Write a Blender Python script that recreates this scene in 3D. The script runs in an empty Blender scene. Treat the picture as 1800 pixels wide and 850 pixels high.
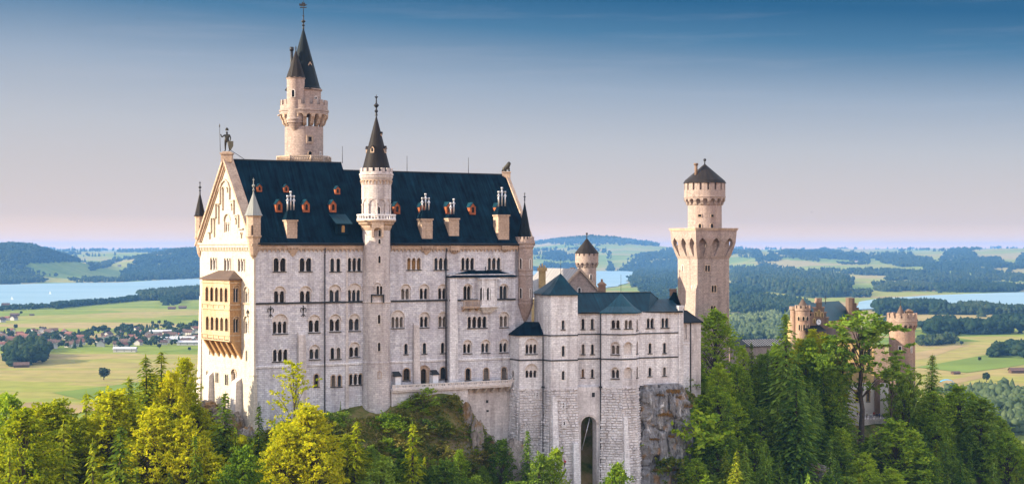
import bpy, bmesh, math, random
import numpy as np
from mathutils import Vector, Matrix, noise as mnoise
from mathutils.geometry import tessellate_polygon

random.seed(7)
rng = np.random.default_rng(11)
S = bpy.context.scene
COL = S.collection
PI = math.pi
CZ = 150.0          # eye level above the valley floor, metres
F = 2600.0          # focal length in photo pixels (photo is 1800 wide)

# ------------------------------------------------------------------ camera
cam = bpy.data.cameras.new("camera")
cam.sensor_width = 36.0
cam.lens = 36.0 * F / 1800.0
cam.shift_y = 12.0 / 1800.0
cam.clip_start = 1.0
cam.clip_end = 200000.0
camo = bpy.data.objects.new("camera", cam)
camo.location = (0, 0, CZ)
camo.rotation_euler = (PI / 2, 0, 0)
COL.objects.link(camo)
S.camera = camo

# ------------------------------------------------------------------ sky, sun, exposure
SUN_AZ = math.atan2(-0.972, -0.235)      # from +Y towards +X
SUN_EL = math.radians(21)
world = bpy.data.worlds.new("World")
S.world = world
world.use_nodes = True
nt = world.node_tree
nt.nodes.clear()
N = nt.nodes.new
L = nt.links.new
out = N("ShaderNodeOutputWorld")
bg = N("ShaderNodeBackground")
sky = N("ShaderNodeTexSky")
sky.sky_type = 'NISHITA'
sky.sun_disc = False
sky.sun_elevation = SUN_EL
sky.sun_rotation = SUN_AZ
sky.altitude = 900
sky.air_density = 1.0
sky.dust_density = 1.5
sky.ozone_density = 1.5
tc = N("ShaderNodeTexCoord")
sep = N("ShaderNodeSeparateXYZ")
L(tc.outputs['Generated'], sep.inputs[0])
ramp = N("ShaderNodeValToRGB")          # tint of the evening sky by elevation (sine of it)
cr = ramp.color_ramp
stops = [(0.0, (5.6, 3.1, 1.6)), (0.006, (3.9, 2.6, 1.8)), (0.020, (2.58, 2.08, 1.88)), (0.036, (2.30, 2.00, 1.92)), (0.072, (1.84, 1.85, 1.98)), (0.110, (1.14, 1.40, 1.78)),
         (0.148, (0.22, 0.66, 1.20)), (0.172, (0.03, 0.37, 0.86)), (0.21, (0.1, 0.40, 0.8)), (0.30, (6.5, 6.8, 7.5)), (0.62, (6.9, 7.0, 7.8)), (1.0, (2.2, 2.2, 2.8))]
while len(cr.elements) < len(stops):
    cr.elements.new(0.5)
for e, (p, c) in zip(cr.elements, stops):
    e.position = p
    e.color = (c[0], c[1], c[2], 1)
# deeper blue to the right (away from the sun), paler to the left
mr = N("ShaderNodeMapRange")
mr.inputs['From Min'].default_value = -0.30
mr.inputs['From Max'].default_value = 0.34
mr.inputs['To Min'].default_value = -0.019
mr.inputs['To Max'].default_value = 0.023
L(sep.outputs['X'], mr.inputs['Value'])
zb = N("ShaderNodeMath"); zb.operation = 'MULTIPLY_ADD'
zw = N("ShaderNodeMapRange")
zw.inputs['From Min'].default_value = 0.0
zw.inputs['From Max'].default_value = 0.12
L(sep.outputs['Z'], zw.inputs['Value'])
L(mr.outputs[0], zb.inputs[0]); L(zw.outputs[0], zb.inputs[1]); L(sep.outputs['Z'], zb.inputs[2])
L(zb.outputs[0], ramp.inputs[0])
mul = N("ShaderNodeMixRGB"); mul.inputs[0].default_value = 0.975
L(sky.outputs[0], mul.inputs[1]); L(ramp.outputs[0], mul.inputs[2])
# faint cirrus streaks
mp = N("ShaderNodeMapping"); mp.inputs['Scale'].default_value = (2.2, 2.2, 34)
mp.inputs['Rotation'].default_value = (0.05, 0.03, 0.4)
L(tc.outputs['Generated'], mp.inputs[0])
cn = N("ShaderNodeTexNoise"); cn.inputs['Scale'].default_value = 2.4; cn.inputs['Detail'].default_value = 7
cn.inputs['Roughness'].default_value = 0.62
L(mp.outputs[0], cn.inputs['Vector'])
cm = N("ShaderNodeMapRange"); cm.inputs['From Min'].default_value = 0.54; cm.inputs['From Max'].default_value = 0.80
cm.inputs['To Max'].default_value = 0.11
L(cn.outputs[0], cm.inputs['Value'])
mixc = N("ShaderNodeMixRGB"); mixc.inputs[2].default_value = (2.3, 2.2, 2.4, 1)
L(cm.outputs[0], mixc.inputs[0]); L(mul.outputs[0], mixc.inputs[1])
L(mixc.outputs[0], bg.inputs[0])
bg.inputs[1].default_value = 0.125
L(bg.outputs[0], out.inputs[0])

sun = bpy.data.lights.new("sun", 'SUN')
sun.energy = 5.0
sun.angle = math.radians(0.6)
sun.color = (1.0, 0.85, 0.62)
suno = bpy.data.objects.new("sun", sun)
sdir = Vector((math.sin(SUN_AZ) * math.cos(SUN_EL), math.cos(SUN_AZ) * math.cos(SUN_EL), math.sin(SUN_EL)))
suno.rotation_euler = sdir.to_track_quat('Z', 'Y').to_euler()
suno.location = (-300, 100, 600)
COL.objects.link(suno)

S.view_settings.view_transform = 'Standard'
S.view_settings.look = 'None'
S.view_settings.exposure = 1.2
S.view_settings.gamma = 1.0
S.render.engine = 'CYCLES'
S.cycles.use_denoising = True
S.cycles.max_bounces = 6
S.cycles.diffuse_bounces = 3
S.cycles.glossy_bounces = 2
S.cycles.transmission_bounces = 3
S.cycles.volume_bounces = 0
S.cycles.transparent_max_bounces = 4
S.cycles.caustics_reflective = False
S.cycles.caustics_refractive = False

# ------------------------------------------------------------------ helpers
def P(px, py, Y):
    "a photo pixel at distance Y in front of the camera, as a world point"
    return Vector(((px - 900) / F * Y, Y, CZ + (437 - py) / F * Y))

def thing(name, label, cat, loc=(0, 0, 0), group=None, rz=0.0):
    o = bpy.data.objects.new(name, None)
    o.empty_display_size = 1.0
    COL.objects.link(o)
    o.location = loc
    o.rotation_euler = (0, 0, rz)
    o['label'] = label
    o['category'] = cat
    if group: o['group'] = group
    return o

def tag(o, label, cat, group=None, kind=None):
    if label: o['label'] = label
    if cat: o['category'] = cat
    if group: o['group'] = group
    if kind: o['kind'] = kind
    return o

def wloc(o):
    v = Vector((0, 0, 0))
    while o is not None:
        v += o.location
        o = o.parent
    return v

def copy_tree(o, loc=None, rz=None, sc=None, parent=None):
    c = o.copy()
    COL.objects.link(c)
    if parent is not None: c.parent = parent
    if loc is not None: c.location = loc
    if rz is not None: c.rotation_euler = (0, 0, rz)
    if sc is not None: c.scale = sc
    for ch in KIDS.get(o.name, []):
        copy_tree(ch, parent=c)
    return c

KIDS = {}
def link_child(o, parent):
    o.parent = parent
    KIDS.setdefault(parent.name, []).append(o)

class MB:
    "collects faces, then links them as ONE mesh object"
    def __init__(s, T=None):
        s.v = []; s.f = []; s.m = []; s.uv = []; s.sm = []
        s.T = T or (lambda a, b, c: (a, b, c))
    def pt(s, a, b, c):
        s.v.append(tuple(s.T(a, b, c)))
        return len(s.v) - 1
    def fi(s, idx, m=0, uv=None, smooth=False):
        s.f.append(tuple(idx)); s.m.append(m); s.uv.append(uv); s.sm.append(smooth)
    def face(s, pts, m=0, uv=None, smooth=False):
        s.fi([s.pt(*p) for p in pts], m, uv, smooth)
    def box(s, a0, a1, b0, b1, c0, c1, m=0):
        i = [s.pt(a, b, c) for c in (c0, c1) for b in (b0, b1) for a in (a0, a1)]
        for q in ((0, 2, 3, 1), (4, 5, 7, 6), (0, 1, 5, 4), (1, 3, 7, 5), (3, 2, 6, 7), (2, 0, 4, 6)):
            s.fi([i[k] for k in q], m)
    def frustum(s, a0, a1, b0, b1, c0, A0, A1, B0, B1, c1, m=0):
        lo = [(a0, b0, c0), (a1, b0, c0), (a1, b1, c0), (a0, b1, c0)]
        hi = [(A0, B0, c1), (A1, B0, c1), (A1, B1, c1), (A0, B1, c1)]
        l = [s.pt(*p) for p in lo]; h = [s.pt(*p) for p in hi]
        s.fi(l[::-1], m); s.fi(h, m)
        for k in range(4):
            s.fi([l[k], l[(k + 1) % 4], h[(k + 1) % 4], h[k]], m)
    def prism(s, poly, d0, d1, m=0, ms=None):
        "polygon in (s,z) swept along d"
        n = len(poly)
        a = [s.pt(p[0], d0, p[1]) for p in poly]; b = [s.pt(p[0], d1, p[1]) for p in poly]
        tris = tessellate_polygon([[Vector((p[0], p[1], 0)) for p in poly]])
        for t in tris:
            s.fi([b[k] for k in t], m); s.fi([a[k] for k in t][::-1], m)
        for k in range(n):
            s.fi([a[k], a[(k + 1) % n], b[(k + 1) % n], b[k]], m if ms is None else ms)
    def panel(s, outer, holes, d, depth, m=0, mr=None, sides=False):
        "flat panel in (s,z) at offset d with holes whose reveals go back by depth"
        loops = [outer] + holes
        flat = [p for l in loops for p in l]
        idx = [s.pt(p[0], d, p[1]) for p in flat]
        for t in tessellate_polygon([[Vector((p[0], p[1], 0)) for p in l] for l in loops]):
            s.fi([idx[k] for k in t], m)
        k0 = len(outer)
        for l in (holes + ([outer] if sides else [])):
            n = len(l)
            a = [s.pt(p[0], d, p[1]) for p in l]; b = [s.pt(p[0], d - depth, p[1]) for p in l]
            for k in range(n):
                s.fi([a[k], a[(k + 1) % n], b[(k + 1) % n], b[k]], m if mr is None else mr)
    def lathe(s, cx, cy, prof, n=32, m=0, a0=0.0, a1=2 * PI, cap=True, smooth=True):
        "prof: list of (r, z); every segment keeps its own rings so that profile edges stay crisp"
        full = abs(a1 - a0 - 2 * PI) < 1e-6
        R = max(r for r, z in prof)
        for (r0, z0), (r1, z1) in zip(prof[:-1], prof[1:]):
            A = []; B = []
            for k in range(n + (0 if full else 1)):
                a = a0 + (a1 - a0) * k / n
                A.append(s.pt(cx + r0 * math.cos(a), cy + r0 * math.sin(a), z0))
                B.append(s.pt(cx + r1 * math.cos(a), cy + r1 * math.sin(a), z1))
            sl = math.hypot(r1 - r0, z1 - z0)
            horiz = abs(z1 - z0) < 1e-6
            for k in range(n):
                j = (k + 1) % len(A)
                u0 = R * (a1 - a0) * k / n; u1 = R * (a1 - a0) * (k + 1) / n
                va, vb = (z0, z1) if not horiz else (z0, z0 + sl)
                if r1 < 1e-6:
                    s.fi([A[k], A[j], B[k]], m, [(u0, va), (u1, va), ((u0 + u1) / 2, vb)], smooth)
                elif r0 < 1e-6:
                    s.fi([A[k], B[j], B[k]], m, [((u0 + u1) / 2, va), (u1, vb), (u0, vb)], smooth)
                else:
                    s.fi([A[k], A[j], B[j], B[k]], m, [(u0, va), (u1, va), (u1, vb), (u0, vb)], smooth)
        if cap and full:
            for (r, z), fl in ((prof[0], True), (prof[-1], False)):
                if r > 1e-6:
                    c = [s.pt(cx + r * math.cos(2 * PI * k / n), cy + r * math.sin(2 * PI * k / n), z) for k in range(n)]
                    s.fi(c[::-1] if fl else c, m)
    def tube(s, p0, p1, r0, r1=None, n=8, m=0, cap=True):
        p0 = Vector(p0); p1 = Vector(p1); r1 = r0 if r1 is None else r1
        ax = (p1 - p0).normalized()
        e = ax.orthogonal().normalized(); g = ax.cross(e)
        A = []; B = []
        for k in range(n):
            a = 2 * PI * k / n; d = e * math.cos(a) + g * math.sin(a)
            A.append(s.pt(*(p0 + d * r0))); B.append(s.pt(*(p1 + d * r1)))
        for k in range(n):
            j = (k + 1) % n
            s.fi([A[k], A[j], B[j], B[k]], m, None, True)
        if cap:
            s.fi(A[::-1], m); s.fi(B, m)
    def ball(s, c, r, n=10, m=0, sq=1.0):
        prof = [(r * math.sin(PI * k / 6), c[2] - r * sq * math.cos(PI * k / 6)) for k in range(7)]
        prof[0] = (0, prof[0][1]); prof[-1] = (0, prof[-1][1])
        s.lathe(c[0], c[1], prof, n, m)
    def build(s, name, mats, parent=None, loc=None):
        if not isinstance(mats, (list, tuple)): mats = [mats]
        base = wloc(parent) if parent is not None else Vector(loc or (0, 0, 0))
        me = bpy.data.meshes.new(name)
        V = np.array(s.v, dtype=np.float64).reshape(-1, 3)
        me.from_pydata((V - np.array(base)).tolist(), [], s.f)
        for mt in mats: me.materials.append(mt)
        me.polygons.foreach_set('material_index', s.m)
        me.polygons.foreach_set('use_smooth', s.sm)
        uvl = me.uv_layers.new(name='UVMap')
        data = []
        for f, uv in zip(s.f, s.uv):
            if uv is not None:
                data.extend(uv); continue
            a = Vector(s.v[f[0]]); nrm = Vector((0, 0, 0))
            for k in range(1, len(f) - 1):
                nrm += (Vector(s.v[f[k]]) - a).cross(Vector(s.v[f[k + 1]]) - a)
            if nrm.length < 1e-12: nrm = Vector((0, 0, 1))
            nrm.normalize()
            if abs(nrm.z) > 0.995:
                data.extend((s.v[i][0], s.v[i][1]) for i in f)
            else:
                t = Vector((-nrm.y, nrm.x, 0)).normalized()
                if t.x < 0 or (abs(t.x) < 1e-6 and t.y < 0): t = -t
                b = Vector((0, 0, 1)) - nrm * nrm.z
                b.normalize()
                data.extend((Vector(s.v[i]).dot(t), Vector(s.v[i]).dot(b)) for i in f)
        uvl.data.foreach_set('uv', np.array(data, dtype=np.float32).ravel())
        me.update()
        o = bpy.data.objects.new(name, me)
        COL.objects.link(o)
        if parent is not None:
            link_child(o, parent)
        else:
            o.location = base
        return o

class Frame:
    "a vertical wall plane: origin O (plan), direction u; d is measured along the outward normal"
    def __init__(s, O, u, d=0.0):
        s.u = Vector(u).normalized()
        s.n = Vector((s.u.y, -s.u.x))
        s.O = Vector(O) + s.n * d
    def T(s, a, d, z):
        return (s.O.x + s.u.x * a + s.n.x * d, s.O.y + s.u.y * a + s.n.y * d, z)
    def s(s, px, d=0.0):
        k = (px - 900) / F
        ox = s.O.x + s.n.x * d; oy = s.O.y + s.n.y * d
        return (k * oy - ox) / (s.u.x - k * s.u.y)
    def Y(s, a, d=0.0):
        return s.O.y + s.u.y * a + s.n.y * d
    def z(s, py, a, d=0.0):
        return CZ + (437 - py) / F * s.Y(a, d)
    def off(s, d):
        return Frame(s.O, s.u, d)

def frame2(p0, p1):
    p0 = Vector(p0[:2]); p1 = Vector(p1[:2])
    f = Frame(p0, p1 - p0)
    f.len = (p1 - p0).length
    return f

def plan(px, Y):
    return Vector(((px - 900) / F * Y, Y))

def arch_pts(c, w, z0, z1, seg=8, pointed=0.0):
    "outline of one arched light, counter-clockwise from bottom left"
    r = w / 2
    pts = [(c - r, z0), (c + r, z0)]
    rise = r * (1 + pointed)
    zs = z1 - rise
    for k in range(seg + 1):
        a = PI * k / seg
        pts.append((c + r * math.cos(a), zs + rise * (math.sin(a) if pointed == 0 else math.sin(a) ** 0.8)))
    return pts

def group_pts(c, W, n, gap, z0, z1, seg=6):
    "outline of n arched lights side by side, joined below the springing line"
    lw = (W - gap * (n - 1)) / n
    r = lw / 2; zs = z1 - r
    pts = [(c - W / 2, z0), (c + W / 2, z0)]
    for i in range(n - 1, -1, -1):
        cc = c - W / 2 + lw / 2 + i * (lw + gap)
        for k in range(seg + 1):
            a = PI * k / seg
            pts.append((cc + r * math.cos(a), zs + r * math.sin(a)))
    return pts, lw, zs
# ------------------------------------------------------------------ materials
def newmat(name):
    m = bpy.data.materials.new(name)
    m.use_nodes = True
    t = m.node_tree
    b = t.nodes['Principled BSDF']
    return m, t, b, t.nodes.new, t.links.new

def ramp_node(n, stops):
    r = n("ShaderNodeValToRGB")
    e = r.color_ramp
    while len(e.elements) < len(stops): e.elements.new(0.5)
    for el, (p, c) in zip(e.elements, stops):
        el.position = p; el.color = (c[0], c[1], c[2], 1)
    return r

def stone(name, c1, c2, mortar, bw=0.95, rh=0.42, bump=0.35, stain=0.35, tint=(0.5, 0.45, 0.5), mort=0.022):
    m, t, b, n, l = newmat(name)
    uv = n("ShaderNodeUVMap"); uv.uv_map = 'UVMap'
    br = n("ShaderNodeTexBrick")
    br.inputs['Color1'].default_value = (*c1, 1); br.inputs['Color2'].default_value = (*c2, 1)
    br.inputs['Mortar'].default_value = (*mortar, 1)
    br.inputs['Scale'].default_value = 1.0
    br.inputs['Mortar Size'].default_value = mort
    br.inputs['Brick Width'].default_value = bw; br.inputs['Row Height'].default_value = rh
    br.inputs['Bias'].default_value = -0.1
    l(uv.outputs[0], br.inputs['Vector'])
    g = n("ShaderNodeNewGeometry")
    n1 = n("ShaderNodeTexNoise"); n1.inputs['Scale'].default_value = 0.16; n1.inputs['Detail'].default_value = 6
    l(g.outputs['Position'], n1.inputs['Vector'])
    mpz = n("ShaderNodeMapping"); mpz.inputs['Scale'].default_value = (0.9, 0.9, 0.10)
    l(g.outputs['Position'], mpz.inputs[0])
    n2 = n("ShaderNodeTexNoise"); n2.inputs['Scale'].default_value = 0.9; n2.inputs['Detail'].default_value = 5
    l(mpz.outputs[0], n2.inputs['Vector'])
    r1 = n("ShaderNodeMapRange"); r1.inputs['From Min'].default_value = 0.42; r1.inputs['From Max'].default_value = 0.72
    r1.inputs['To Max'].default_value = stain
    l(n1.outputs[0], r1.inputs['Value'])
    r2 = n("ShaderNodeMapRange"); r2.inputs['From Min'].default_value = 0.48; r2.inputs['From Max'].default_value = 0.70
    r2.inputs['To Max'].default_value = stain * 1.1
    l(n2.outputs[0], r2.inputs['Value'])
    m1 = n("ShaderNodeMixRGB"); m1.inputs[2].default_value = (*tint, 1)
    l(r1.outputs[0], m1.inputs[0]); l(br.outputs['Color'], m1.inputs[1])
    m2 = n("ShaderNodeMixRGB"); m2.blend_type = 'MULTIPLY'; m2.inputs[2].default_value = (0.52, 0.49, 0.48, 1)
    l(r2.outputs[0], m2.inputs[0]); l(m1.outputs[0], m2.inputs[1])
    n3 = n("ShaderNodeTexNoise"); n3.inputs['Scale'].default_value = 2.6; n3.inputs['Detail'].default_value = 4
    l(g.outputs['Position'], n3.inputs['Vector'])
    r3 = n("ShaderNodeMapRange"); r3.inputs['From Min'].default_value = 0.3; r3.inputs['From Max'].default_value = 0.7
    r3.inputs['To Min'].default_value = 0.80; r3.inputs['To Max'].default_value = 1.12
    l(n3.outputs[0], r3.inputs['Value'])
    m3 = n("ShaderNodeMixRGB"); m3.blend_type = 'MULTIPLY'; m3.inputs[0].default_value = 1
    l(m2.outputs[0], m3.inputs[1]); l(r3.outputs[0], m3.inputs[2])
    l(m3.outputs[0], b.inputs['Base Color'])
    b.inputs['Roughness'].default_value = 0.9
    b.inputs['Specular IOR Level'].default_value = 0.25
    bp = n("ShaderNodeBump"); bp.inputs['Strength'].default_value = bump; bp.inputs['Distance'].default_value = 0.05
    ad = n("ShaderNodeMath"); ad.operation = 'MULTIPLY_ADD'; ad.inputs[1].default_value = -1.0
    l(br.outputs['Fac'], ad.inputs[0]); l(n3.outputs[0], ad.inputs[2])
    l(ad.outputs[0], bp.inputs['Height']); l(bp.outputs[0], b.inputs['Normal'])
    return m

def roofmat(name, c1, c2, seam=0.6, rough=0.42, seamstr=0.5, streak=0.6, spec=0.4):
    m, t, b, n, l = newmat(name)
    uv = n("ShaderNodeUVMap"); uv.uv_map = 'UVMap'
    sp = n("ShaderNodeSeparateXYZ"); l(uv.outputs[0], sp.inputs[0])
    fr = n("ShaderNodeMath"); fr.operation = 'MULTIPLY'; fr.inputs[1].default_value = 1.0 / seam
    l(sp.outputs['X'], fr.inputs[0])
    fc = n("ShaderNodeMath"); fc.operation = 'FRACT'; l(fr.outputs[0], fc.inputs[0])
    gt = n("ShaderNodeMath"); gt.operation = 'LESS_THAN'; gt.inputs[1].default_value = 0.13; l(fc.outputs[0], gt.inputs[0])
    mp = n("ShaderNodeMapping"); mp.inputs['Scale'].default_value = (1.1, 0.07, 1)
    l(uv.outputs[0], mp.inputs[0])
    ns = n("ShaderNodeTexNoise"); ns.inputs['Scale'].default_value = 1.4; ns.inputs['Detail'].default_value = 6; ns.inputs['Roughness'].default_value = 0.6
    l(mp.outputs[0], ns.inputs['Vector'])
    g = n("ShaderNodeNewGeometry")
    nb = n("ShaderNodeTexNoise"); nb.inputs['Scale'].default_value = 0.35; nb.inputs['Detail'].default_value = 5
    l(g.outputs['Position'], nb.inputs['Vector'])
    av = n("ShaderNodeMath"); av.operation = 'MULTIPLY_ADD'; av.inputs[1].default_value = streak
    l(ns.outputs[0], av.inputs[0])
    m5 = n("ShaderNodeMath"); m5.operation = 'MULTIPLY'; m5.inputs[1].default_value = 1 - streak
    l(nb.outputs[0], m5.inputs[0]); l(m5.outputs[0], av.inputs[2])
    r = ramp_node(n, [(0.36, c1), (0.58, tuple(a * .62 + c * .38 for a, c in zip(c1, c2))), (0.76, c2)])
    l(av.outputs[0], r.inputs[0])
    mx = n("ShaderNodeMixRGB"); mx.blend_type = 'MULTIPLY'; mx.inputs[2].default_value = (0.55, 0.6, 0.65, 1)
    gm = n("ShaderNodeMath"); gm.operation = 'MULTIPLY'; gm.inputs[1].default_value = seamstr; l(gt.outputs[0], gm.inputs[0])
    l(gm.outputs[0], mx.inputs[0]); l(r.outputs[0], mx.inputs[1])
    l(mx.outputs[0], b.inputs['Base Color'])
    b.inputs['Roughness'].default_value = rough
    b.inputs['Specular IOR Level'].default_value = spec
    bp = n("ShaderNodeBump"); bp.inputs['Strength'].default_value = 0.5; bp.inputs['Distance'].default_value = 0.06
    l(gt.outputs[0], bp.inputs['Height']); l(bp.outputs[0], b.inputs['Normal'])
    return m

def plain(name, c, rough=0.6, metal=0.0, var=0.25, sc=1.5, spec=0.3):
    m, t, b, n, l = newmat(name)
    g = n("ShaderNodeTexCoord")
    ns = n("ShaderNodeTexNoise"); ns.inputs['Scale'].default_value = sc; ns.inputs['Detail'].default_value = 5
    l(g.outputs['Object'], ns.inputs['Vector'])
    r = ramp_node(n, [(0.3, tuple(x * (1 - var) for x in c)), (0.7, tuple(min(1, x * (1 + var)) for x in c))])
    l(ns.outputs[0], r.inputs[0]); l(r.outputs[0], b.inputs['Base Color'])
    b.inputs['Roughness'].default_value = rough; b.inputs['Metallic'].default_value = metal
    b.inputs['Specular IOR Level'].default_value = spec
    return m

M = {}
M['lime'] = stone('limestone', (0.68, 0.68, 0.71), (0.47, 0.47, 0.53), (0.33, 0.315, 0.35), tint=(0.42, 0.385, 0.42), stain=0.6, bump=0.6)
M['turret'] = stone('turret_stone', (0.60, 0.555, 0.54), (0.46, 0.42, 0.43), (0.33, 0.29, 0.30), tint=(0.42, 0.36, 0.35), stain=0.55, bump=0.6)
M['limelow'] = stone('limestone_plinth', (0.64, 0.59, 0.57), (0.52, 0.48, 0.47), (0.42, 0.38, 0.37), 1.4, 0.7, tint=(0.40, 0.36, 0.36), stain=0.55)
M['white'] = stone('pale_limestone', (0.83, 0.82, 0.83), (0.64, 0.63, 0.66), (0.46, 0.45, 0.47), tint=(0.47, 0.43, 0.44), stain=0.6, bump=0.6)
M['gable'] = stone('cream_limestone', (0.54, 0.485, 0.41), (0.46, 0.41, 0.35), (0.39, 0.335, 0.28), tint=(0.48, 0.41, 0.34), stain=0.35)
M['cream'] = stone('sandstone_trim', (0.50, 0.38, 0.29), (0.42, 0.32, 0.25), (0.30, 0.22, 0.17), 0.8, 0.5, tint=(0.35, 0.25, 0.18), stain=0.5)
M['trim'] = stone('window_trim', (0.66, 0.61, 0.58), (0.60, 0.55, 0.53), (0.55, 0.5, 0.48), 0.6, 0.5, tint=(0.5, 0.44, 0.42), stain=0.3)
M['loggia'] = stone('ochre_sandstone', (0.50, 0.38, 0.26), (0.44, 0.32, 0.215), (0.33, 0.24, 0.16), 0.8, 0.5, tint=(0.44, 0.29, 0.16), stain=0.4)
M['loggiaside'] = stone('loggia_flank_stone', (0.44, 0.27, 0.13), (0.38, 0.23, 0.11), (0.28, 0.17, 0.09), 0.8, 0.5, tint=(0.36, 0.20, 0.09), stain=0.4)  # deeper orange variant of the loggia stone, for flank and corbels
M['tower'] = stone('tower_stone', (0.38, 0.305, 0.27), (0.28, 0.225, 0.205), (0.19, 0.15, 0.14), 0.8, 0.4, tint=(0.40, 0.29, 0.25), stain=0.5)
M['rust'] = stone('rusticated_stone', (0.78, 0.75, 0.75), (0.64, 0.61, 0.62), (0.55, 0.52, 0.52), 1.4, 0.78, tint=(0.46, 0.43, 0.44), stain=0.6, mort=0.01)
M['brick'] = stone('red_sandstone', (0.155, 0.10, 0.075), (0.115, 0.078, 0.06), (0.21, 0.16, 0.125), 0.5, 0.25, tint=(0.34, 0.20, 0.12), stain=0.4)
M['yellow'] = stone('yellow_limestone', (0.58, 0.42, 0.19), (0.52, 0.37, 0.17), (0.42, 0.30, 0.15), 0.8, 0.4, tint=(0.45, 0.28, 0.12), stain=0.4)
M['gatet'] = stone('gate_tower_stone', (0.31, 0.235, 0.195), (0.24, 0.175, 0.145), (0.36, 0.26, 0.19), 0.7, 0.36, tint=(0.40, 0.22, 0.14), stain=0.55)
M["roof"] = roofmat("dark_slate_roof", (0.001, 0.004, 0.009), (0.008, 0.040, 0.068), seam=0.62, seamstr=0.7, rough=0.6, spec=0.02)
M['teal'] = roofmat('teal_copper_roof', (0.002, 0.018, 0.030), (0.008, 0.070, 0.105), seam=0.75, seamstr=0.75, rough=0.5, spec=0.12)
M['teallight'] = roofmat('lighter_teal_copper_roof', (0.005, 0.040, 0.060), (0.022, 0.11, 0.145), seam=0.75, seamstr=0.8, rough=0.5, spec=0.12)  # lighter variant of the teal copper roof
M['grayroof'] = roofmat('grey_metal_roof', (0.20, 0.19, 0.19), (0.33, 0.31, 0.30), seam=1.1, seamstr=0.8, rough=0.45)
M['paleroof'] = roofmat('pale_lead_roof', (0.16, 0.17, 0.17), (0.30, 0.31, 0.29), seam=0.7, seamstr=0.7, rough=0.45)
M['spire'] = roofmat('spire_slate', (0.012, 0.010, 0.010), (0.045, 0.036, 0.032), seam=0.55, seamstr=0.8, rough=0.6, spec=0.1)
M['spireb'] = roofmat('spire_blue_slate', (0.004, 0.007, 0.010), (0.014, 0.022, 0.028), seam=0.6, seamstr=0.8, rough=0.6, spec=0.1)
M['brownroof'] = roofmat('brown_tile_roof', (0.07, 0.045, 0.035), (0.14, 0.09, 0.065), seam=0.5, seamstr=0.5, rough=0.7)
M['metal'] = plain('dark_iron', (0.022, 0.022, 0.024), 0.45, 0.3)
M['bronze'] = plain('dark_bronze', (0.030, 0.027, 0.020), 0.45, 0.4)
M['silver'] = plain('zinc_pipe', (0.50, 0.50, 0.52), 0.35, 0.6)
M['sill'] = plain('dark_sill', (0.016, 0.021, 0.026), 0.5)
M['wood'] = plain('orange_painted_wood', (0.30, 0.085, 0.030), 0.7, var=0.35)
M['doorwood'] = plain('dark_door_wood', (0.020, 0.018, 0.016), 0.6)
M['whitepaint'] = plain('white_paint', (0.72, 0.72, 0.74), 0.6, var=0.08)
M['plaster'] = plain('white_plaster', (0.66, 0.62, 0.58), 0.85, var=0.12, sc=0.4)

def glassmat(name='window_glass', c=(0.010, 0.012, 0.014)):
    m, t, b, n, l = newmat(name)
    g = n("ShaderNodeNewGeometry")
    ns = n("ShaderNodeTexNoise"); ns.inputs['Scale'].default_value = 0.55; ns.inputs['Detail'].default_value = 2
    l(g.outputs['Position'], ns.inputs['Vector'])
    r = ramp_node(n, [(0.42, (c[0] * 0.6, c[1] * 0.6, c[2] * 0.6)), (0.60, c), (0.78, (0.05, 0.036, 0.026))])
    l(ns.outputs[0], r.inputs[0]); l(r.outputs[0], b.inputs['Base Color'])
    b.inputs['Roughness'].default_value = 0.15
    b.inputs['Specular IOR Level'].default_value = 0.22
    return m
M['glass'] = glassmat(); M['glassb'] = glassmat('reflection_tinted_glass', (0.035, 0.05, 0.065)); M['curtain'] = plain('curtain_behind_glass', (0.16, 0.14, 0.12), 0.3, sc=2)  # the second glass carries a bluish sky reflection in its base colour

def leafmat(name, c1, c2, c3, trans=0.35, hue_pos=0.035):
    m = bpy.data.materials.new(name); m.use_nodes = True
    t = m.node_tree; t.nodes.clear(); n = t.nodes.new; l = t.links.new
    o = n("ShaderNodeOutputMaterial")
    g = n("ShaderNodeNewGeometry"); oi = n("ShaderNodeObjectInfo")
    ns = n("ShaderNodeTexNoise"); ns.inputs['Scale'].default_value = 0.55; ns.inputs['Detail'].default_value = 3
    l(g.outputs['Position'], ns.inputs['Vector'])
    a = n("ShaderNodeMath"); a.operation = 'MULTIPLY_ADD'; a.inputs[1].default_value = 0.55
    l(g.outputs['Random Per Island'], a.inputs[0])
    a1 = n("ShaderNodeMath"); a1.operation = 'MULTIPLY_ADD'; a1.inputs[1].default_value = 0.46
    l(oi.outputs['Random'], a1.inputs[0])
    a2 = n("ShaderNodeMath"); a2.operation = 'MULTIPLY_ADD'; a2.inputs[1].default_value = 0.6; a2.inputs[2].default_value = -0.30
    l(ns.outputs[0], a2.inputs[0]); l(a2.outputs[0], a1.inputs[2]); l(a1.outputs[0], a.inputs[2])
    r = ramp_node(n, [(0.12, c1), (0.5, c2), (0.92, c3)])
    l(a.outputs[0], r.inputs[0])
    d = n("ShaderNodeBsdfDiffuse"); tr = n("ShaderNodeBsdfTranslucent"); mx = n("ShaderNodeMixShader")
    mx.inputs[0].default_value = trans
    l(r.outputs[0], d.inputs[0])
    br = n("ShaderNodeMixRGB"); br.blend_type = 'MULTIPLY'; br.inputs[0].default_value = 1; br.inputs[2].default_value = (1.5, 1.35, 0.7, 1)
    l(r.outputs[0], br.inputs[1]); l(br.outputs[0], tr.inputs[0])
    l(d.outputs[0], mx.inputs[1]); l(tr.outputs[0], mx.inputs[2]); l(mx.outputs[0], o.inputs[0])
    return m
M['beech'] = leafmat('beech_leaves', (0.13, 0.19, 0.010), (0.34, 0.39, 0.014), (0.54, 0.52, 0.022), 0.5)
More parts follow.
